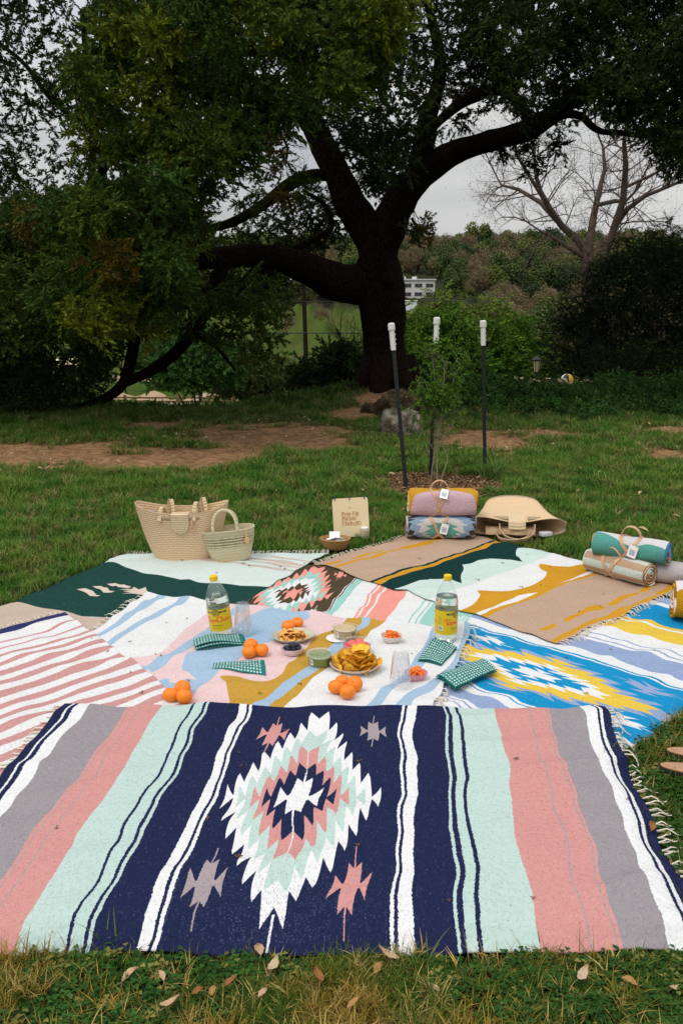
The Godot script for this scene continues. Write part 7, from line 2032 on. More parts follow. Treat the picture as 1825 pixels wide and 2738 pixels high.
func tub(called: String, label: String, at: Vector3, r: float, high: float, c: Color, fill_to: float, lidded: bool, printed: bool) -> Node3D:
	var o := thing(called, label, "tub", at)
	var clear := glassy(Color(0.93, 0.95, 0.94, 0.14), 0.05)
	var g := Geo.new()
	g.lathe([Vector2(0, 0.003), Vector2(r * 0.7, 0.002), Vector2(r * 0.76, 0.0), Vector2(r * 0.8, 0.004), Vector2(r * 0.9, high - 0.008), Vector2(r * 0.93, high - 0.006), Vector2(r * 0.95, high), Vector2(r * 1.0, high + 0.001), Vector2(r * 1.005, high - 0.003)], 40)
	part("wall", g, clear, o)
	g = Geo.new()
	var prof := [Vector2(0, 0.006), Vector2(r * 0.74, 0.006), Vector2(r * (0.78 + 0.1 * fill_to), high * fill_to)]
	var rows := []
	for p: Vector2 in prof:
		var row := PackedVector3Array()
		for j in 41: row.append(Vector3(cos(TAU * (j % 40) / 40) * p.x, p.y, sin(TAU * (j % 40) / 40) * p.x))
		rows.append(row)
	for i in range(9, -1, -1):   # the swirled top of the dip
		var row := PackedVector3Array()
		var rr := r * (0.78 + 0.1 * fill_to) * i / 10.0
		for j in 41:
			var a := TAU * (j % 40) / 40
			row.append(Vector3(cos(a) * rr, high * fill_to + 0.004 * sin(a + i * 1.1) * sin(PI * i / 10.0) + 0.003 * wave.get_noise_2d(cos(a) * i * 0.2, sin(a) * i * 0.2), sin(a) * rr))
		rows.append(row)
	g.sheet(rows, true)
	var dm := mat(c, 0.55)
	dm.albedo_texture = noise_tex(0.06, 0.82, 1.0, 128, 4)
	dm.uv1_scale = Vector3(3, 1, 1)
	part("dip", g, dm, o)
	if printed:
		var lim := canvas(256, 48, S(250, 250, 250))
		lim.fill_rect(Rect2i(0, 0, 256, 48), c.darkened(0.12))
		lim.fill_rect(Rect2i(34, 3, 40, 42), S(236, 236, 236))
		for i in 9: lim.fill_rect(Rect2i(40 + i * 3, 14, 1 + i % 2, 24), S(60, 60, 60))
		for i in 5: lim.fill_rect(Rect2i(40, 5 + i * 2, 26 - i * 3, 1), S(120, 120, 120))
		for q in [[180, 6, 14, 10], [200, 4, 10, 16], [184, 22, 26, 8], [190, 34, 12, 10], [214, 20, 8, 22]]: lim.fill_rect(Rect2i(q[0], q[1], q[2], q[3]), S(24, 26, 20))
		var lm := mat(Color.WHITE, 0.5)
		lm.albedo_texture = print_tex(lim)
		g = Geo.new()
		rows = []
		for i in 2:
			var row := PackedVector3Array()
			for j in 25:
				var a := lerpf(-1.45, 1.45, j / 24.0)
				var rr := r * (0.905 if i == 0 else 0.825)
				row.append(Vector3(sin(a) * rr, high * (0.82 if i == 0 else 0.18), cos(a) * rr))
			rows.append(row)
		g.sheet(rows, false, true)
		part("label", g, lm, o)
	if lidded:
		g = Geo.new()
		g.lathe([Vector2(r * 1.02, high - 0.006), Vector2(r * 1.04, high), Vector2(r * 1.02, high + 0.004), Vector2(r * 0.93, high + 0.004), Vector2(r * 0.9, high + 0.001), Vector2(0, high + 0.002)], 40)
		for i in 60:
			var a := TAU * i / 60
			g.rbox(Vector3(0.008, 0.0012, 0.0012), 0.0004, Transform3D(Basis(Vector3.UP, -a), Vector3(cos(a) * r * 0.86, high + 0.0025, sin(a) * r * 0.86)), 1)
		part("lid", g, clear, o)
	return o

func picnic() -> void:
	bottle("clear water bottle with yellow cap, leaning slightly, on the left beside stacked cups", rest(-0.566, -3.81, 3), 0.31, Vector3(0.03, 0, 0.11), -0.12)
	bottle("clear water bottle with yellow cap and label, upright on the right beside the blue blanket", rest(0.486, -3.74, 3), 0.325, Vector3(0.0, 0, -0.01), 0.8)
	cups("clear plastic cup, %s beside the leaning bottle", rest(-0.471, -3.84, 3), 6, Vector3(0, 0, 0.02))
	cups("clear plastic cup, %s in front of the pink carrot bowl", rest(0.243, -3.245, 3), 5, Vector3(0, 0, 0.01))
	var check := checked(17, 7, true)
	napkin("green checked napkin folded in a thick strip in front of the left bottle", [Vector3(-0.679, 0, -3.716), Vector3(-0.465, 0, -3.804), Vector3(-0.441, 0, -3.695), Vector3(-0.657, 0, -3.622)], 3, check, 3, 0.6)
	napkin("green checked napkin in a narrow wavy strip on the mustard patch", [Vector3(-0.561, 0, -3.494), Vector3(-0.344, 0, -3.513), Vector3(-0.322, 0, -3.355), Vector3(-0.556, 0, -3.419)], 1, checked(17, 6, true), 3, 0.5)
	napkin("green checked napkin folded in a square at the foot of the right bottle", [Vector3(0.438, 0, -3.782), Vector3(0.527, 0, -3.643), Vector3(0.436, 0, -3.461), Vector3(0.337, 0, -3.503)], 2, checked(11, 12, false), 3, 0.1)
	napkin("green checked napkin folded double at the right fringe of the middle blanket", [Vector3(0.619, 0, -3.499), Vector3(0.667, 0, -3.396), Vector3(0.468, 0, -3.227), Vector3(0.402, 0, -3.32)], 3, checked(9, 17, false), 3, 0.3)
	# clementines
	var peel := mat(S(246, 132, 16), 0.42)
	peel.heightmap_enabled = true; peel.heightmap_texture = noise_tex(0.16, 0, 1, 256, 2); peel.heightmap_scale = 0.12
	peel.uv1_triplanar = true; peel.uv1_scale = Vector3(9, 9, 9)
	peel.subsurf_scatter_enabled = true; peel.subsurf_scatter_strength = 0.08
	var fruit := Geo.new()
	var prof := []
	for i in 17:
		var a := -PI / 2 + PI * i / 16
		prof.append(Vector2(cos(a) * 0.0325, sin(a) * 0.0285 - 0.0035 * exp(-pow((PI / 2 - a) / 0.22, 2.0))))
	fruit.lathe(prof, 28)
	var fm := fruit.done()
	var button := Geo.new()
	button.lathe([Vector2(0, 0.0235), Vector2(0.0035, 0.0245), Vector2(0.0022, 0.0262), Vector2(0, 0.0262)], 8)
	var bm := button.done()
	var green_stem := mat(S(92, 104, 50), 0.8)
	for q in [[Vector3(-0.257, 0.07, -3.871), "left clementine of the pair behind the cracker plate"], [Vector3(-0.217, 0.07, -3.912), "right clementine of the pair behind the cracker plate"],
		[Vector3(-0.412, 0.07, -3.623), "rear clementine of the three beside the thick napkin"], [Vector3(-0.413, 0.07, -3.552), "front left clementine of the three beside the thick napkin"], [Vector3(-0.358, 0.07, -3.572), "right clementine of the three beside the thick napkin"],
		[Vector3(-0.677, 0.07, -3.113), "left clementine of the three at the edge of the striped blanket"], [Vector3(-0.641, 0.07, -3.169), "rear clementine of the three at the edge of the striped blanket"], [Vector3(-0.622, 0.07, -3.105), "front right clementine of the three at the edge of the striped blanket"],
		[Vector3(0.005, 0.07, -3.244), "rear clementine of the four before the chip plate"], [Vector3(-0.023, 0.07, -3.173), "left clementine of the four before the chip plate"], [Vector3(0.053, 0.07, -3.206), "right clementine of the four before the chip plate"], [Vector3(0.024, 0.07, -3.141), "front clementine of the four before the chip plate"]]:
		var p: Vector3 = q[0]
		var s := rng.randf_range(0.97, 1.07)
		if q[1].contains("striped"): s *= 1.04
		var o := thing("clementine", q[1], "clementine", Vector3(p.x, cloth_y(p.x, p.z, 3) + 0.0275 * s, p.z), 0.0, "clementines on the middle blanket")
		o.basis = (Basis(Vector3(1, 0, 0.4).normalized(), rng.randf_range(-0.7, 0.9)) * Basis(Vector3.UP, rng.randf() * 6.0)).scaled(Vector3.ONE * s)
		part("peel", fm, peel, o)
		part("stem_button", bm, green_stem, o)
	# crackers on an oval plate
	var at: Vector3 = Vector3(-0.228, 0, -3.765)
	at = rest(at.x, at.z, 3)
	dish("oval_plate", "oval grey-green plate heaped with round crackers", "plate", at, 0.104, 0.088, 0.026, S(196, 196, 178), 0.3)
	var cm := vmat(0.75)
	var crisp := []
	for k in 3:
		var g := Geo.new()
		var rows := []
		for i in 4:
			var row := PackedVector3Array()
			for j in 23:
				var a := TAU * (j % 22) / 22
				var rr: float = [0.0032, 0.012, 0.0165, 0.0195][i] * (1.0 + (0.1 * cos(a * 5 + k) if i > 1 else 0.0))
				row.append(Vector3(cos(a) * rr, 0.0022 * sin(a * 2 + k) * i + (0.0016 if i == 1 or i == 2 else 0.0), sin(a) * rr))
			rows.append(row)
			g.tint = Color(0.6, 0.26, 0.07) if i == 0 else Color(0.6, 0.26, 0.07)
		g.sheet(rows, true, true, [Color(0.5, 0.2, 0.05), Color(0.88, 0.48, 0.14), Color(0.82, 0.42, 0.11), Color(0.66, 0.28, 0.07)])
		for i in rows.size():
			for j in rows[i].size(): rows[i][j] -= Vector3(0, 0.002, 0)
		g.sheet(rows, true, false, [Color(0.5, 0.2, 0.05), Color(0.55, 0.24, 0.06), Color(0.55, 0.24, 0.06), Color(0.5, 0.19, 0.045)])
		crisp.append(g.done())
	for i in 62:
		var lay := i / 62.0
		var a := rng.randf() * TAU; var rr := sqrt(rng.randf()) * lerpf(0.8, 0.36, lay)
		var p := at + Vector3(cos(a) * rr * 0.088 - 0.004, 0.009 + lay * 0.03 * (1.0 - rr * 0.6) + 0.006 * rr, sin(a) * rr * 0.074)
		var o := whole("cracker", crisp[i % 3], cm, "round brown cracker with a hole, in the heap on the oval plate", "cracker", p, "crackers on the oval plate")
		o.basis = Basis(Vector3.UP, rng.randf() * TAU) * Basis(Vector3.RIGHT, rng.randf_range(-0.45, 0.55)) * Basis(Vector3.BACK, rng.randf_range(-0.4, 0.4))
	# blueberries
	at = Vector3(-0.219, 0, -3.592)
	at = rest(at.x, at.z, 3)
	dish("berry_bowl", "small oval white bowl of blueberries", "bowl", at, 0.056, 0.044, 0.034, S(232, 214, 220), 0.25)
	var bg := Geo.new()
	bg.lathe([Vector2(0, -0.0085), Vector2(0.005, -0.0072), Vector2(0.0086, -0.002), Vector2(0.0088, 0.002), Vector2(0.0064, 0.0066), Vector2(0.0034, 0.0082), Vector2(0.003, 0.0094), Vector2(0.0022, 0.008), Vector2(0.0, 0.007)], 14)
	var berry := bg.done()
	var bl := mat(S(48, 54, 76), 0.5)
	bl.albedo_texture = noise_tex(0.04, 0.6, 1.0, 64, 3)
	for i in 46:
		var lay := 0 if i < 20 else (1 if i < 36 else 2)
		var a := rng.randf() * TAU; var rr: float = sqrt(rng.randf()) * [0.8, 0.66, 0.36][lay]
		var n_in: int = [20, 16, 10][lay]; var idx: int = i - [0, 20, 36][lay]
		rr = sqrt((idx + 0.5) / n_in) * [0.66, 0.7, 0.42][lay]; a = idx * 2.39996 + lay
		var o := whole("blueberry", berry, bl, "dark blueberry in the heap in the small oval bowl", "blueberry", at + Vector3(cos(a) * rr * 0.052, [0.02, 0.033, 0.045][lay], sin(a) * rr * 0.04), "blueberries in the small oval bowl")
		o.basis = Basis(Vector3(rng.randfn(), rng.randfn(), rng.randfn()).normalized(), rng.randf() * 1.6).scaled(Vector3.ONE * rng.randf_range(0.85, 1.1))
	# dips
	at = Vector3(-0.094, 0, -3.489)
	tub("dip_tub", "round clear tub of green dip with its lid on", rest(at.x, at.z + 0.015, 3) , 0.06, 0.052, S(132, 148, 58), 0.9, true, true)
	at = Vector3(0.017, 0, -3.793)
	var hum := rest(at.x, at.z, 3)
	tub("dip_tub", "round clear tub of pale hummus without lid, behind the pink dip", hum + Vector3(0, 0.003, 0), 0.063, 0.05, S(212, 190, 152), 0.88, false, true)
	var lg := Geo.new()
	lg.lathe([Vector2(0, 0.0), Vector2(0.05, 0.0), Vector2(0.054, 0.002), Vector2(0.054, 0.004), Vector2(0.05, 0.003), Vector2(0, 0.003)], 32)
	whole("tub_lid", lg, mat(S(240, 238, 236), 0.5), "white tub lid lying under the left side of the hummus tub", "lid", hum + Vector3(-0.036, -0.0015, 0.012))
	at = Vector3(0.069, 0, -3.592)
	tub("dip_tub", "round clear tub of pink dip without lid, behind the heaped chips", rest(at.x, at.z + 0.0, 3), 0.073, 0.062, S(222, 104, 96), 0.72, false, false)
	var melon := Geo.new()
	for i in 7:
		melon.ball(Vector3(rng.randf_range(-0.028, 0.03), 0.046 + rng.randf() * 0.01, rng.randf_range(-0.03, 0.026)), 0.021, 10, 0.75)
	whole("melon_scoop", melon, mat(S(226, 108, 98), 0.35), "pink lumps heaped in the pink dip tub", "dip", rest(at.x, at.z, 3))
	# chips
	at = Vector3(0.059, 0, -3.428)
	at = rest(at.x, at.z, 3)
	dish("chip_plate", "round cream plate heaped with yellow tortilla chips", "plate", at, 0.112, 0.098, 0.03, S(226, 208, 192))
	var chip_m := vmat(0.7, 0.25)
	var chips := []
	for k in 5:
		var g := Geo.new()
		var rows := []; var low := []
		for j in 7:
			var row := PackedVector3Array(); var row2 := PackedVector3Array()
			for i in 17:
				var a := TAU * (i % 16) / 16
				var rr := j / 6.0 * 0.031 * (1.0 + 0.1 * sin(a * 3 + k * 2) + 0.05 * sin(a * 7 + k))
				var p := Vector3(cos(a) * rr, 0, sin(a) * rr)
				p.y = 9.0 * p.x * p.x * (0.7 + 0.25 * k) - 3.5 * p.z * p.z + 0.0014 * sin(a * 4 + j * 1.3 + k)
				row.append(p); row2.append(p - Vector3(0, 0.0013, 0))
			rows.append(row); low.append(row2)
		var tn := []
		for j in 7: tn.append(Color(0.9, 0.54, 0.07) * (1.0 - 0.1 * sin(j * 2.0 + k)) if j < 6 else Color(0.78, 0.4, 0.04))
		g.sheet(rows, true, true, tn); g.sheet(low, true, false, tn)
		chips.append(g.done())
	for i in 58:
		var lay := i / 58.0
		var a := i * 2.39996; var rr := lerpf(0.98, 0.12, pow(lay, 0.8))
		var p := at + Vector3(cos(a) * rr * 0.098, 0.022 + 0.05 * pow(lay, 1.1) + rng.randf_range(-0.004, 0.006), sin(a) * rr * 0.084)
		if i > 48: p += Vector3(0.025, 0.006, -0.012)
		var o := whole("tortilla_chip", chips[i % 5], chip_m, "yellow tortilla chip in the heap on the cream plate", "chip", p, "tortilla chips on the cream plate")
		var tip := lerpf(0.72, 0.25, lay)
		o.basis = Basis(Vector3.UP, -a) * Basis(Vector3.BACK, tip + rng.randf_range(-0.3, 0.3)) * Basis(Vector3.UP, rng.randf() * 1.2 - 0.6) * Basis(Vector3.RIGHT, rng.randf_range(-0.5, 0.5))
	# carrots
	var carrot := Geo.new()
	carrot.tube([Vector4(-0.021, 0, 0, 0.0035), Vector4(-0.019, 0.0, 0, 0.0062), Vector4(-0.006, 0.001, 0, 0.0072), Vector4(0.008, 0.001, 0, 0.0066), Vector4(0.019, 0.0, 0, 0.005), Vector4(0.022, 0, 0, 0.0025)], 10)
	var carrot_mesh := carrot.done()
	var cmat := mat(S(240, 118, 24), 0.5)
	at = Vector3(0.234, 0, -3.727)
	for q in [[rest(at.x, at.z, 3), 0.051, 0.046, 0.036, S(232, 216, 208), "carrot_bowl", "small white bowl of baby carrots behind, near the middle", "baby carrot in the white bowl", "baby carrots in the white bowl"], [rest(Vector3(0.312, 0, -3.32).x, Vector3(0.312, 0, -3.32).z, 3), 0.05, 0.044, 0.036, S(226, 158, 168), "carrot_bowl", "small pink bowl of baby carrots behind the front stack of cups", "baby carrot in the pink bowl", "baby carrots in the pink bowl"]]:
		dish(q[5], q[6], "bowl", q[0], q[1], q[2], q[3], q[4])
		for i in 26:
			var lay := i / 26.0
			var a := i * 2.4; var rr := lerpf(0.5, 0.12, lay)
			var o := whole("baby_carrot", carrot_mesh, cmat, q[7], "carrot", q[0] + Vector3(cos(a) * rr * 0.042, 0.026 + lay * 0.024, sin(a) * rr * 0.037), q[8])
			o.basis = Basis(Vector3.UP, rng.randf() * TAU) * Basis(Vector3.BACK, rng.randf_range(-0.35, 0.35))
	# sandals at the right edge
	for q in [[Vector3(1.206, 0, -2.594), "nearer tan leather sandal on the grass at the right edge", 0.22], [Vector3(1.267, 0, -2.699), "farther tan leather sandal on the grass at the right edge", 0.2]]:
		var foot: Vector3 = q[0]
		var o := thing("sandal", q[1], "sandal", Vector3(foot.x, 0.02, foot.z), -q[2], "pair of tan sandals")
		for lay in 3:
			var g := Geo.new()
			var rows := []
			var y0: float = [0.0, 0.018, 0.024][lay]; var y1: float = [0.018, 0.024, 0.0245][lay]; var grow_by: float = [1.0, 0.98, 0.93][lay]
			for l in [[y0, grow_by * 0.97], [y0 + 0.001, grow_by], [y1 - 0.001, grow_by], [y1, grow_by * 0.97], [y1, 0.0]]:
				var row := PackedVector3Array()
				for j in 41:
					var a := TAU * (j % 40) / 40
					var c := cos(a); var s := sin(a)
					var wide := 0.033 + 0.009 * smoothstep(-0.2, 0.9, c) - 0.004 * exp(-pow((c - 0.1) / 0.3, 2.0))
					row.append(Vector3(c * 0.125 * l[1], l[0] + (0.004 * c * c if l[1] == 0.0 else 0.004 * c * c), s * wide * l[1] * 1.0))
				rows.append(row)
			g.sheet(rows, true)
			var sm := mat([S(38, 34, 32), S(186, 140, 98), S(214, 164, 132)][lay], 0.75)
			if lay == 2:
				sm.albedo_texture = noise_tex(0.02, 0.72, 1.0, 128, 4)
			part(["sole", "midsole", "footbed"][lay], g, sm, o)
		for x in [0.03, 0.075]:
			var g := Geo.new()
			var pts := PackedVector3Array(); var acr := PackedVector3Array()
			for i in 13:
				var a := PI * i / 12
				pts.append(Vector3(x, 0.014 + 0.045 * sin(a), -cos(a) * 0.043)); acr.append(Vector3(1, 0, 0.1))
			g.strap(pts, acr, 0.03, 0.004)
			part("strap", g, leather_like(S(176, 120, 84)), o)

func litter() -> void:
	# curled dry bits on the cloths
	var curl := []
	for k in 3:
		var g := Geo.new()
		var path := []
		for i in 6: path.append(Vector4(i * 0.0042, 0.003 + 0.002 * sin(i * 1.5 + k), 0.004 * sin(i * (0.7 + 0.3 * k)), 0.0014 + 0.0007 * sin(i * 1.9)))
		g.tube(path, 5)
		g.leaf(Transform3D(Basis(Vector3.UP, 0.5 + k), Vector3(0.008, 0.003, 0)), 0.013, 0.007, 0.5, 0.2)
		curl.append(g.done())
	var dm := mat(S(104, 78, 50), 0.9)
	var spots := [[4, [Vector3(-0.902, 0, -3.378), Vector3(-0.648, 0, -3.312), Vector3(-1.176, 0, -3.749), Vector3(-1.062, 0, -3.592), Vector3(-0.802, 0, -3.186)], "striped blanket"], [5, [Vector3(-0.359, 0, -2.682), Vector3(-0.345, 0, -2.596), Vector3(0.588, 0, -2.635), Vector3(0.508, 0, -1.935), Vector3(0.285, 0, -1.926), Vector3(-0.299, 0, -2.104), Vector3(-0.405, 0, -2.295), Vector3(0.039, 0, -2.153), Vector3(-0.85, 0, -2.248), Vector3(-0.198, 0, -2.846), Vector3(0.902, 0, -2.399), Vector3(0.054, 0, -2.624)], "navy blanket"], [3, [Vector3(-0.983, 0, -3.738), Vector3(-0.839, 0, -3.592), Vector3(-0.807, 0, -3.552), Vector3(-0.042, 0, -3.86), Vector3(-0.165, 0, -3.269), Vector3(-0.336, 0, -3.186), Vector3(-0.129, 0, -3.038), Vector3(0.317, 0, -3.592), Vector3(0.094, 0, -2.889), Vector3(-0.297, 0, -3.776), Vector3(-0.777, 0, -4.04), Vector3(-0.874, 0, -3.978)], "middle blanket"], [1, [Vector3(-0.616, 0, -5.034), Vector3(-0.564, 0, -4.978), Vector3(-0.384, 0, -4.987), Vector3(-0.341, 0, -4.942), Vector3(-0.991, 0, -5.1), Vector3(-1.079, 0, -5.129), Vector3(-0.226, 0, -5.034), Vector3(-0.738, 0, -4.853)], "mint end of the back left blanket"], [2, [Vector3(0.482, 0, -5.129), Vector3(0.795, 0, -4.683), Vector3(1.138, 0, -4.603), Vector3(1.366, 0, -4.235), Vector3(0.984, 0, -5.034), Vector3(1.021, 0, -4.563), Vector3(1.258, 0, -4.942), Vector3(1.233, 0, -4.168), Vector3(1.43, 0, -4.412), Vector3(1.177, 0, -5.178)], "tan blanket"], [0, [Vector3(1.245, 0, -3.695), Vector3(1.017, 0, -3.592), Vector3(1.433, 0, -3.643), Vector3(1.347, 0, -3.312), Vector3(1.012, 0, -3.227)], "blue blanket"]]
	for s in spots:
		for p: Vector3 in s[1]:
			var o := whole("dry_curl", curl[rng.randi() % 3], dm, "tiny curled dry leaf bit lying on the " + s[2], "leaf bit", rest(p.x, p.z, s[0]) + Vector3(0, 0.002, 0), "dry bits on the " + s[2])
			o.rotation.y = rng.randf() * TAU
			o.scale = Vector3.ONE * rng.randf_range(0.5, 1.1)
	# broad fallen leaves in the front grass
	var fallen := []
	for k in 3:
		var g := Geo.new()
		var rows := []
		for j in 5:
			var row := PackedVector3Array()
			for i in 10:
				var u := i / 9.0; var v := j / 4.0 * 2.0 - 1.0
				var wd := 0.0135 * sin(PI * pow(u, 0.8)) * (1.0 + 0.12 * sin(i * 2.5))
				row.append(Vector3(u * 0.058, 0.005 * absf(v) * (1 + 0.4 * k) - 0.05 * (u - 0.5) * (u - 0.5) * (1 if k != 1 else -1) * 0.6, v * wd + 0.004 * sin(u * 3.0 + k)))
			rows.append(row)
		g.sheet(rows)
		g.tube([Vector4(-0.012, 0.002, 0, 0.0008), Vector4(0.0, -0.006, 0, 0.0009), Vector4(0.03, -0.001, 0, 0.0005)], 4)
		fallen.append(g.done())
	var leaf_cols := [S(206, 172, 136), S(188, 140, 86), S(158, 104, 56), S(214, 188, 156)]
	var lm := []
	for c: Color in leaf_cols:
		var m := mat(c, 0.85)
		m.albedo_texture = noise_tex(0.04, 0.75, 1.0, 128, 3)
		lm.append(m)
	for q in [[Vector3(-0.197, 0, -1.751), 1.25, 0, 1.5], [Vector3(-0.173, 0, -1.693), 1.35, 3, 0.9], [Vector3(-0.189, 0, -1.625), 0.9, 0, 0.9], [Vector3(-0.344, 0, -1.635), 0.8, 2, 0.2], [Vector3(-0.3, 0, -1.627), 0.8, 1, 1.0], [Vector3(-0.413, 0, -1.673), 0.8, 0, 2.0], [Vector3(-0.512, 0, -1.67), 1.2, 0, 0.4], [Vector3(-0.703, 0, -1.82), 1.3, 1, 2.2], [Vector3(0.132, 0, -1.726), 1.4, 0, 2.4], [Vector3(0.076, 0, -1.693), 1.1, 1, 0.7], [Vector3(0.221, 0, -1.635), 1.0, 0, 1.9], [Vector3(0.546, 0, -1.673), 1.2, 3, 0.5], [Vector3(0.012, 0, -1.592), 1.0, 1, 0.4], [Vector3(-0.05, 0, -1.66), 1.2, 2, 1.7], [Vector3(-0.271, 0, -1.654), 0.9, 2, 0.3], [Vector3(-0.405, 0, -1.592), 1.2, 0, 0.1], [Vector3(0.926, 0, -2.26), 1.2, 2, 0.8], [Vector3(0.684, 0, -1.66), 1.0, 1, 2.6], [Vector3(0.75, 0, -1.647), 0.9, 0, 0.2]]:
		var p: Vector3 = q[0]
		var o := whole("fallen_leaf", fallen[rng.randi() % 3], lm[q[2]], "dry %s fallen leaf lying in the front grass below the navy blanket" % ["tan", "orange-brown", "brown", "pale"][q[2]], "fallen leaf", Vector3(p.x, 0.034, p.z), "fallen leaves in the front grass")
		o.rotation = Vector3(rng.randf_range(-0.3, 0.3), q[3] + 0.2, rng.randf_range(-0.3, 0.3))
		o.scale = Vector3.ONE * q[1] * 0.68
	# litter of small leaves on bare earth and in the far grass, bark chips round the sapling
	var sl := Geo.new()
	sl.leaf(Transform3D(Basis(), Vector3(-0.025, 0, 0)), 0.05, 0.022, 0.5, 0.3)
	var lp := []; var lt := []
	for i in 9000:
		var x := rng.randf_range(-9, 9); var z := rng.randf_range(-16.5, -5.8)
		var d := dirt(x, z)
		var keep := 0.05 if d < -0.25 else (0.75 if d < 0.2 else 0.3)
		if rng.randf() > keep or covered(Vector2(x, z), 0.05): continue
		lp.append(Transform3D(Basis(Vector3.UP, rng.randf() * TAU) * Basis(Vector3.RIGHT, rng.randf_range(-0.5, 0.5)).scaled(Vector3.ONE * rng.randf_range(0.6, 1.5)), Vector3(x, ground_y(x, z) + (0.012 if d > 0 else 0.045), z)))
		lt.append(Color(0.4, 0.25, 0.13).lerp(Color(0.52, 0.4, 0.26), rng.randf()) * rng.randf_range(0.5, 1.1))
	tag(scatter("fallen_leaves", sl.done(), vmat(), lp, lt, self), "scattered small brown leaves on the bare earth and lawn", "leaves")
	var chip := Geo.new()
	chip.rbox(Vector3(0.035, 0.006, 0.012), 0.002, Transform3D(), 1)
	lp = []; lt = []
	for i in 2600:
		var a := rng.randf() * TAU; var r := sqrt(rng.randf()) * 0.66
		var x := 0.86 + cos(a) * r; var z := -7.62 + sin(a) * r
		lp.append(Transform3D(Basis(Vector3.UP, rng.randf() * TAU) * Basis(Vector3.BACK, rng.randf_range(-0.6, 0.6)).scaled(Vector3.ONE * rng.randf_range(0.5, 1.5)), Vector3(x, ground_y(x, z) + rng.randf_range(0.0, 0.02), z)))
		lt.append(Color(0.16, 0.085, 0.045).lerp(Color(0.36, 0.24, 0.14), pow(rng.randf(), 2.5)) * rng.randf_range(0.6, 1.2))
	tag(scatter("mulch", chip.done(), vmat(), lp, lt, self), "brown bark mulch round the foot of the sapling", "mulch")

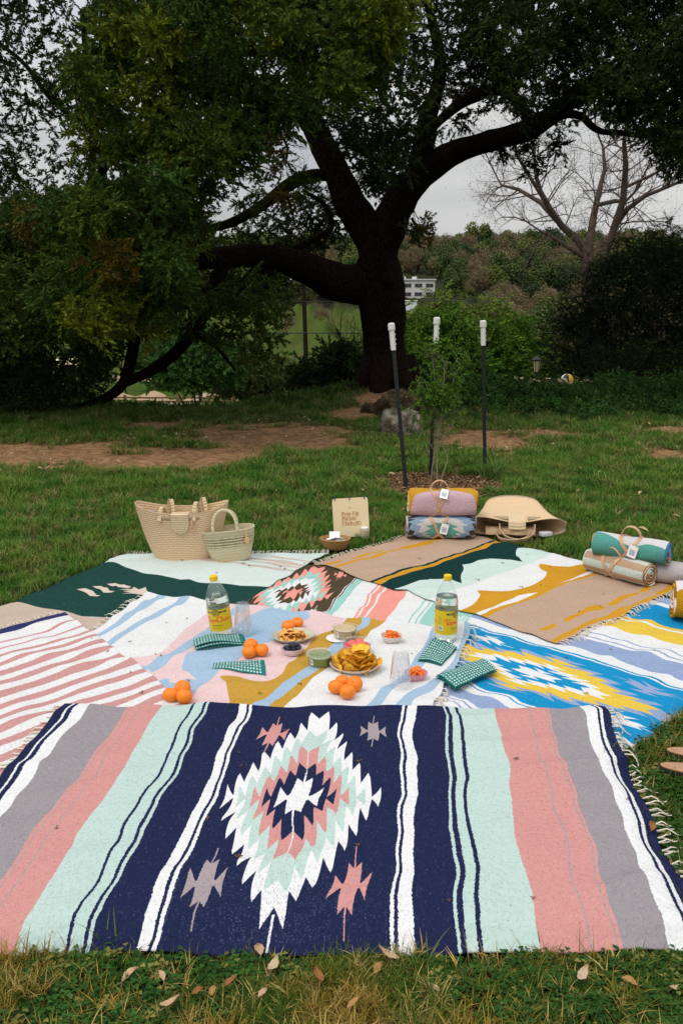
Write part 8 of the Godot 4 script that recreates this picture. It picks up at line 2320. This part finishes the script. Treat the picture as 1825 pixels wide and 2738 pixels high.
func lawn() -> void:
	# tufts: long, short, clover and straw
	var tufts := []
	for k in 3:
		var g := Geo.new()
		for i in 15:
			var a := rng.randf() * TAU
			var s := rng.randf_range(0.8, 1.2)
			g.tint = Color(s * rng.randf_range(0.9, 1.1), s, s * 0.9)
			g.blade(Vector3(rng.randfn() * 0.018, 0, rng.randfn() * 0.018), Vector3(cos(a), 0, sin(a)), rng.randf_range(0.035, 0.075), rng.randf_range(0.0028, 0.0048), rng.randf_range(0.15, 0.8))
		tufts.append(g.done())
	var cl := Geo.new()
	for i in 12:
		var a := rng.randf() * TAU; var r := rng.randf() * 0.035
		var foot := Vector3(cos(a) * r, 0, sin(a) * r)
		var top := foot + Vector3(rng.randfn() * 0.008, rng.randf_range(0.018, 0.04), rng.randfn() * 0.008)
		var s := rng.randf_range(0.75, 1.25)
		cl.tint = Color(s, s, s)
		for q in 3:
			cl.leaf(Transform3D(Basis(Vector3.UP, a + q * TAU / 3) * Basis(Vector3.BACK, 0.25), top), 0.009, 0.0085, 0.25, 0.1)
	var clover := cl.done()
	var m := vmat(0.6, 0.4)
	var p := [[], [], [], []]; var t := [[], [], [], []]
	var place := func(x: float, z: float, s: float, near: bool) -> void:
		if covered(Vector2(x, z), 0.012): return
		var d := dirt(x, z)
		if d > rng.randf_range(-0.22, 0.26): return
		if Vector2(x - 0.86, z + 7.62).length() < 0.6 + patchy.get_noise_2d(x * 3, z * 3) * 0.2: return
		if Vector2(x + 0.04, z + 5.43).length() < 0.09: return
		var w := patchy.get_noise_2d(x * 1.2 + 40.0, z * 1.2)
		var w2 := patchy.get_noise_2d(x * 3.0, z * 3.0 + 90.0)
		var c := Color(0.068, 0.18, 0.027).lerp(Color(0.135, 0.235, 0.04), clampf(w + 0.4, 0, 1))
		var k: int = rng.randi() % 3
		if near:
			c = Color(0.07, 0.125, 0.018).lerp(Color(0.27, 0.185, 0.035), clampf(0.3 + w2 * 1.9 - x * 0.05, 0, 1))
			if w + 0.06 * x > -0.12 and rng.randf() < 0.72:
				k = 3; c = Color(0.032, 0.088, 0.018) * rng.randf_range(0.7, 1.4)
				if rng.randf() < 0.12: c = Color(0.2, 0.19, 0.05)
			if k < 3 and rng.randf() < 0.2: c = Color(0.5, 0.35, 0.13)
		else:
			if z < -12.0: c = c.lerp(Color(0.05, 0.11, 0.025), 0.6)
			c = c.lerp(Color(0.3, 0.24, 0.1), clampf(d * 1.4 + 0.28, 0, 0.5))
			c = c.lerp(Color(0.25, 0.22, 0.07), clampf(w2 * 1.3 - 0.12, 0, 0.5))
			if rng.randf() < 0.07: c = Color(0.36, 0.29, 0.14)
		var b := (Basis(Vector3.UP, rng.randf() * TAU) * Basis(Vector3.RIGHT, rng.randfn() * 0.2)).scaled(Vector3(s, s * rng.randf_range(0.75, 1.3), s))
		if not near: b = b.scaled(Vector3.ONE * (1.0 + 0.7 * patchy.get_noise_2d(x * 2.2 + 5.0, z * 2.2)))
		p[k].append(Transform3D(b, Vector3(x, ground_y(x, z) - 0.006, z)))
		t[k].append(c * rng.randf_range(0.75, 1.25))
	for i in 17000:   # the strip before the camera and down both sides
		var x := rng.randf_range(-2.2, 2.4); var z := rng.randf_range(-3.6, -1.05)
		place.call(x, z, rng.randf_range(0.6, 1.0), true)
	for i in 9000:
		place.call(rng.randf_range(-1.3, 1.5), rng.randf_range(-2.0, -1.15), rng.randf_range(0.5, 0.9), true)
	for i in 5000:
		place.call(rng.randf_range(0.95, 1.9), rng.randf_range(-3.4, -1.8), rng.randf_range(0.6, 1.0), true)
	for i in 26000:
		var z := rng.randf_range(-7.6, -3.4)
		place.call(rng.randf_range(-4.2, 4.4), z, rng.randf_range(0.75, 1.15), false)
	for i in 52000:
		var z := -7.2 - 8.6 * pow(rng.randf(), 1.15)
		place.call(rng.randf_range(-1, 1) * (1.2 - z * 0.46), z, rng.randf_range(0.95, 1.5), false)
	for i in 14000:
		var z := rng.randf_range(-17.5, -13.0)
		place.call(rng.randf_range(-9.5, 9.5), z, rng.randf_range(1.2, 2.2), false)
	var names := ["lawn of short green grass", "lawn of green grass, leaning blades", "lawn of green grass, finer blades", "patch of clover and low weeds in the front grass"]
	for k in 4:
		tag(scatter("grass" if k < 3 else "clover", tufts[k] if k < 3 else clover, m, p[k], t[k], self), names[k], "grass" if k < 3 else "clover")
	# taller tuft at the foot of the right stake and a few bents at the blanket hem
	var foot: Vector3 = Vector3(1.411, 0, -7.924)
	var tg := Geo.new()
	for i in 80:
		var a := rng.randf() * TAU
		var s := rng.randf_range(0.7, 1.2)
		tg.tint = Color(0.1 * s, 0.19 * s, 0.05 * s) if rng.randf() < 0.85 else Color(0.34, 0.3, 0.13)
		tg.blade(Vector3(rng.randfn() * 0.06, 0, rng.randfn() * 0.05), Vector3(cos(a), 0, sin(a)), rng.randf_range(0.14, 0.34), 0.007, rng.randf_range(0.3, 0.9), 5)
	whole("grass_tuft", tg, m, "tall tuft of coarse grass at the foot of the right stake", "grass tuft", Vector3(foot.x, 0, foot.z))
	for q in [[Vector3(-0.578, 0, -1.824), "tall green grass blades poking over the navy blanket's front hem, left"], [Vector3(0.193, 0, -1.771), "leafy weed sprig poking over the navy blanket's front hem, right of centre"], [Vector3(0.945, 0, -2.732), "fine grass stalks rising by the right fringe of the navy blanket"]]:
		var f: Vector3 = q[0]
		tg = Geo.new()
		for i in 7:
			var a := rng.randf() * TAU
			tg.tint = Color(0.1, 0.18, 0.045) * rng.randf_range(0.8, 1.2)
			tg.blade(Vector3(rng.randfn() * 0.012, 0, rng.randfn() * 0.006), Vector3(cos(a), 0, sin(a)), rng.randf_range(0.07, 0.125), 0.0045, rng.randf_range(0.1, 0.5), 4)
		whole("grass_tuft", tg, m, q[1], "grass tuft", Vector3(f.x, 0.0, f.z + 0.012))
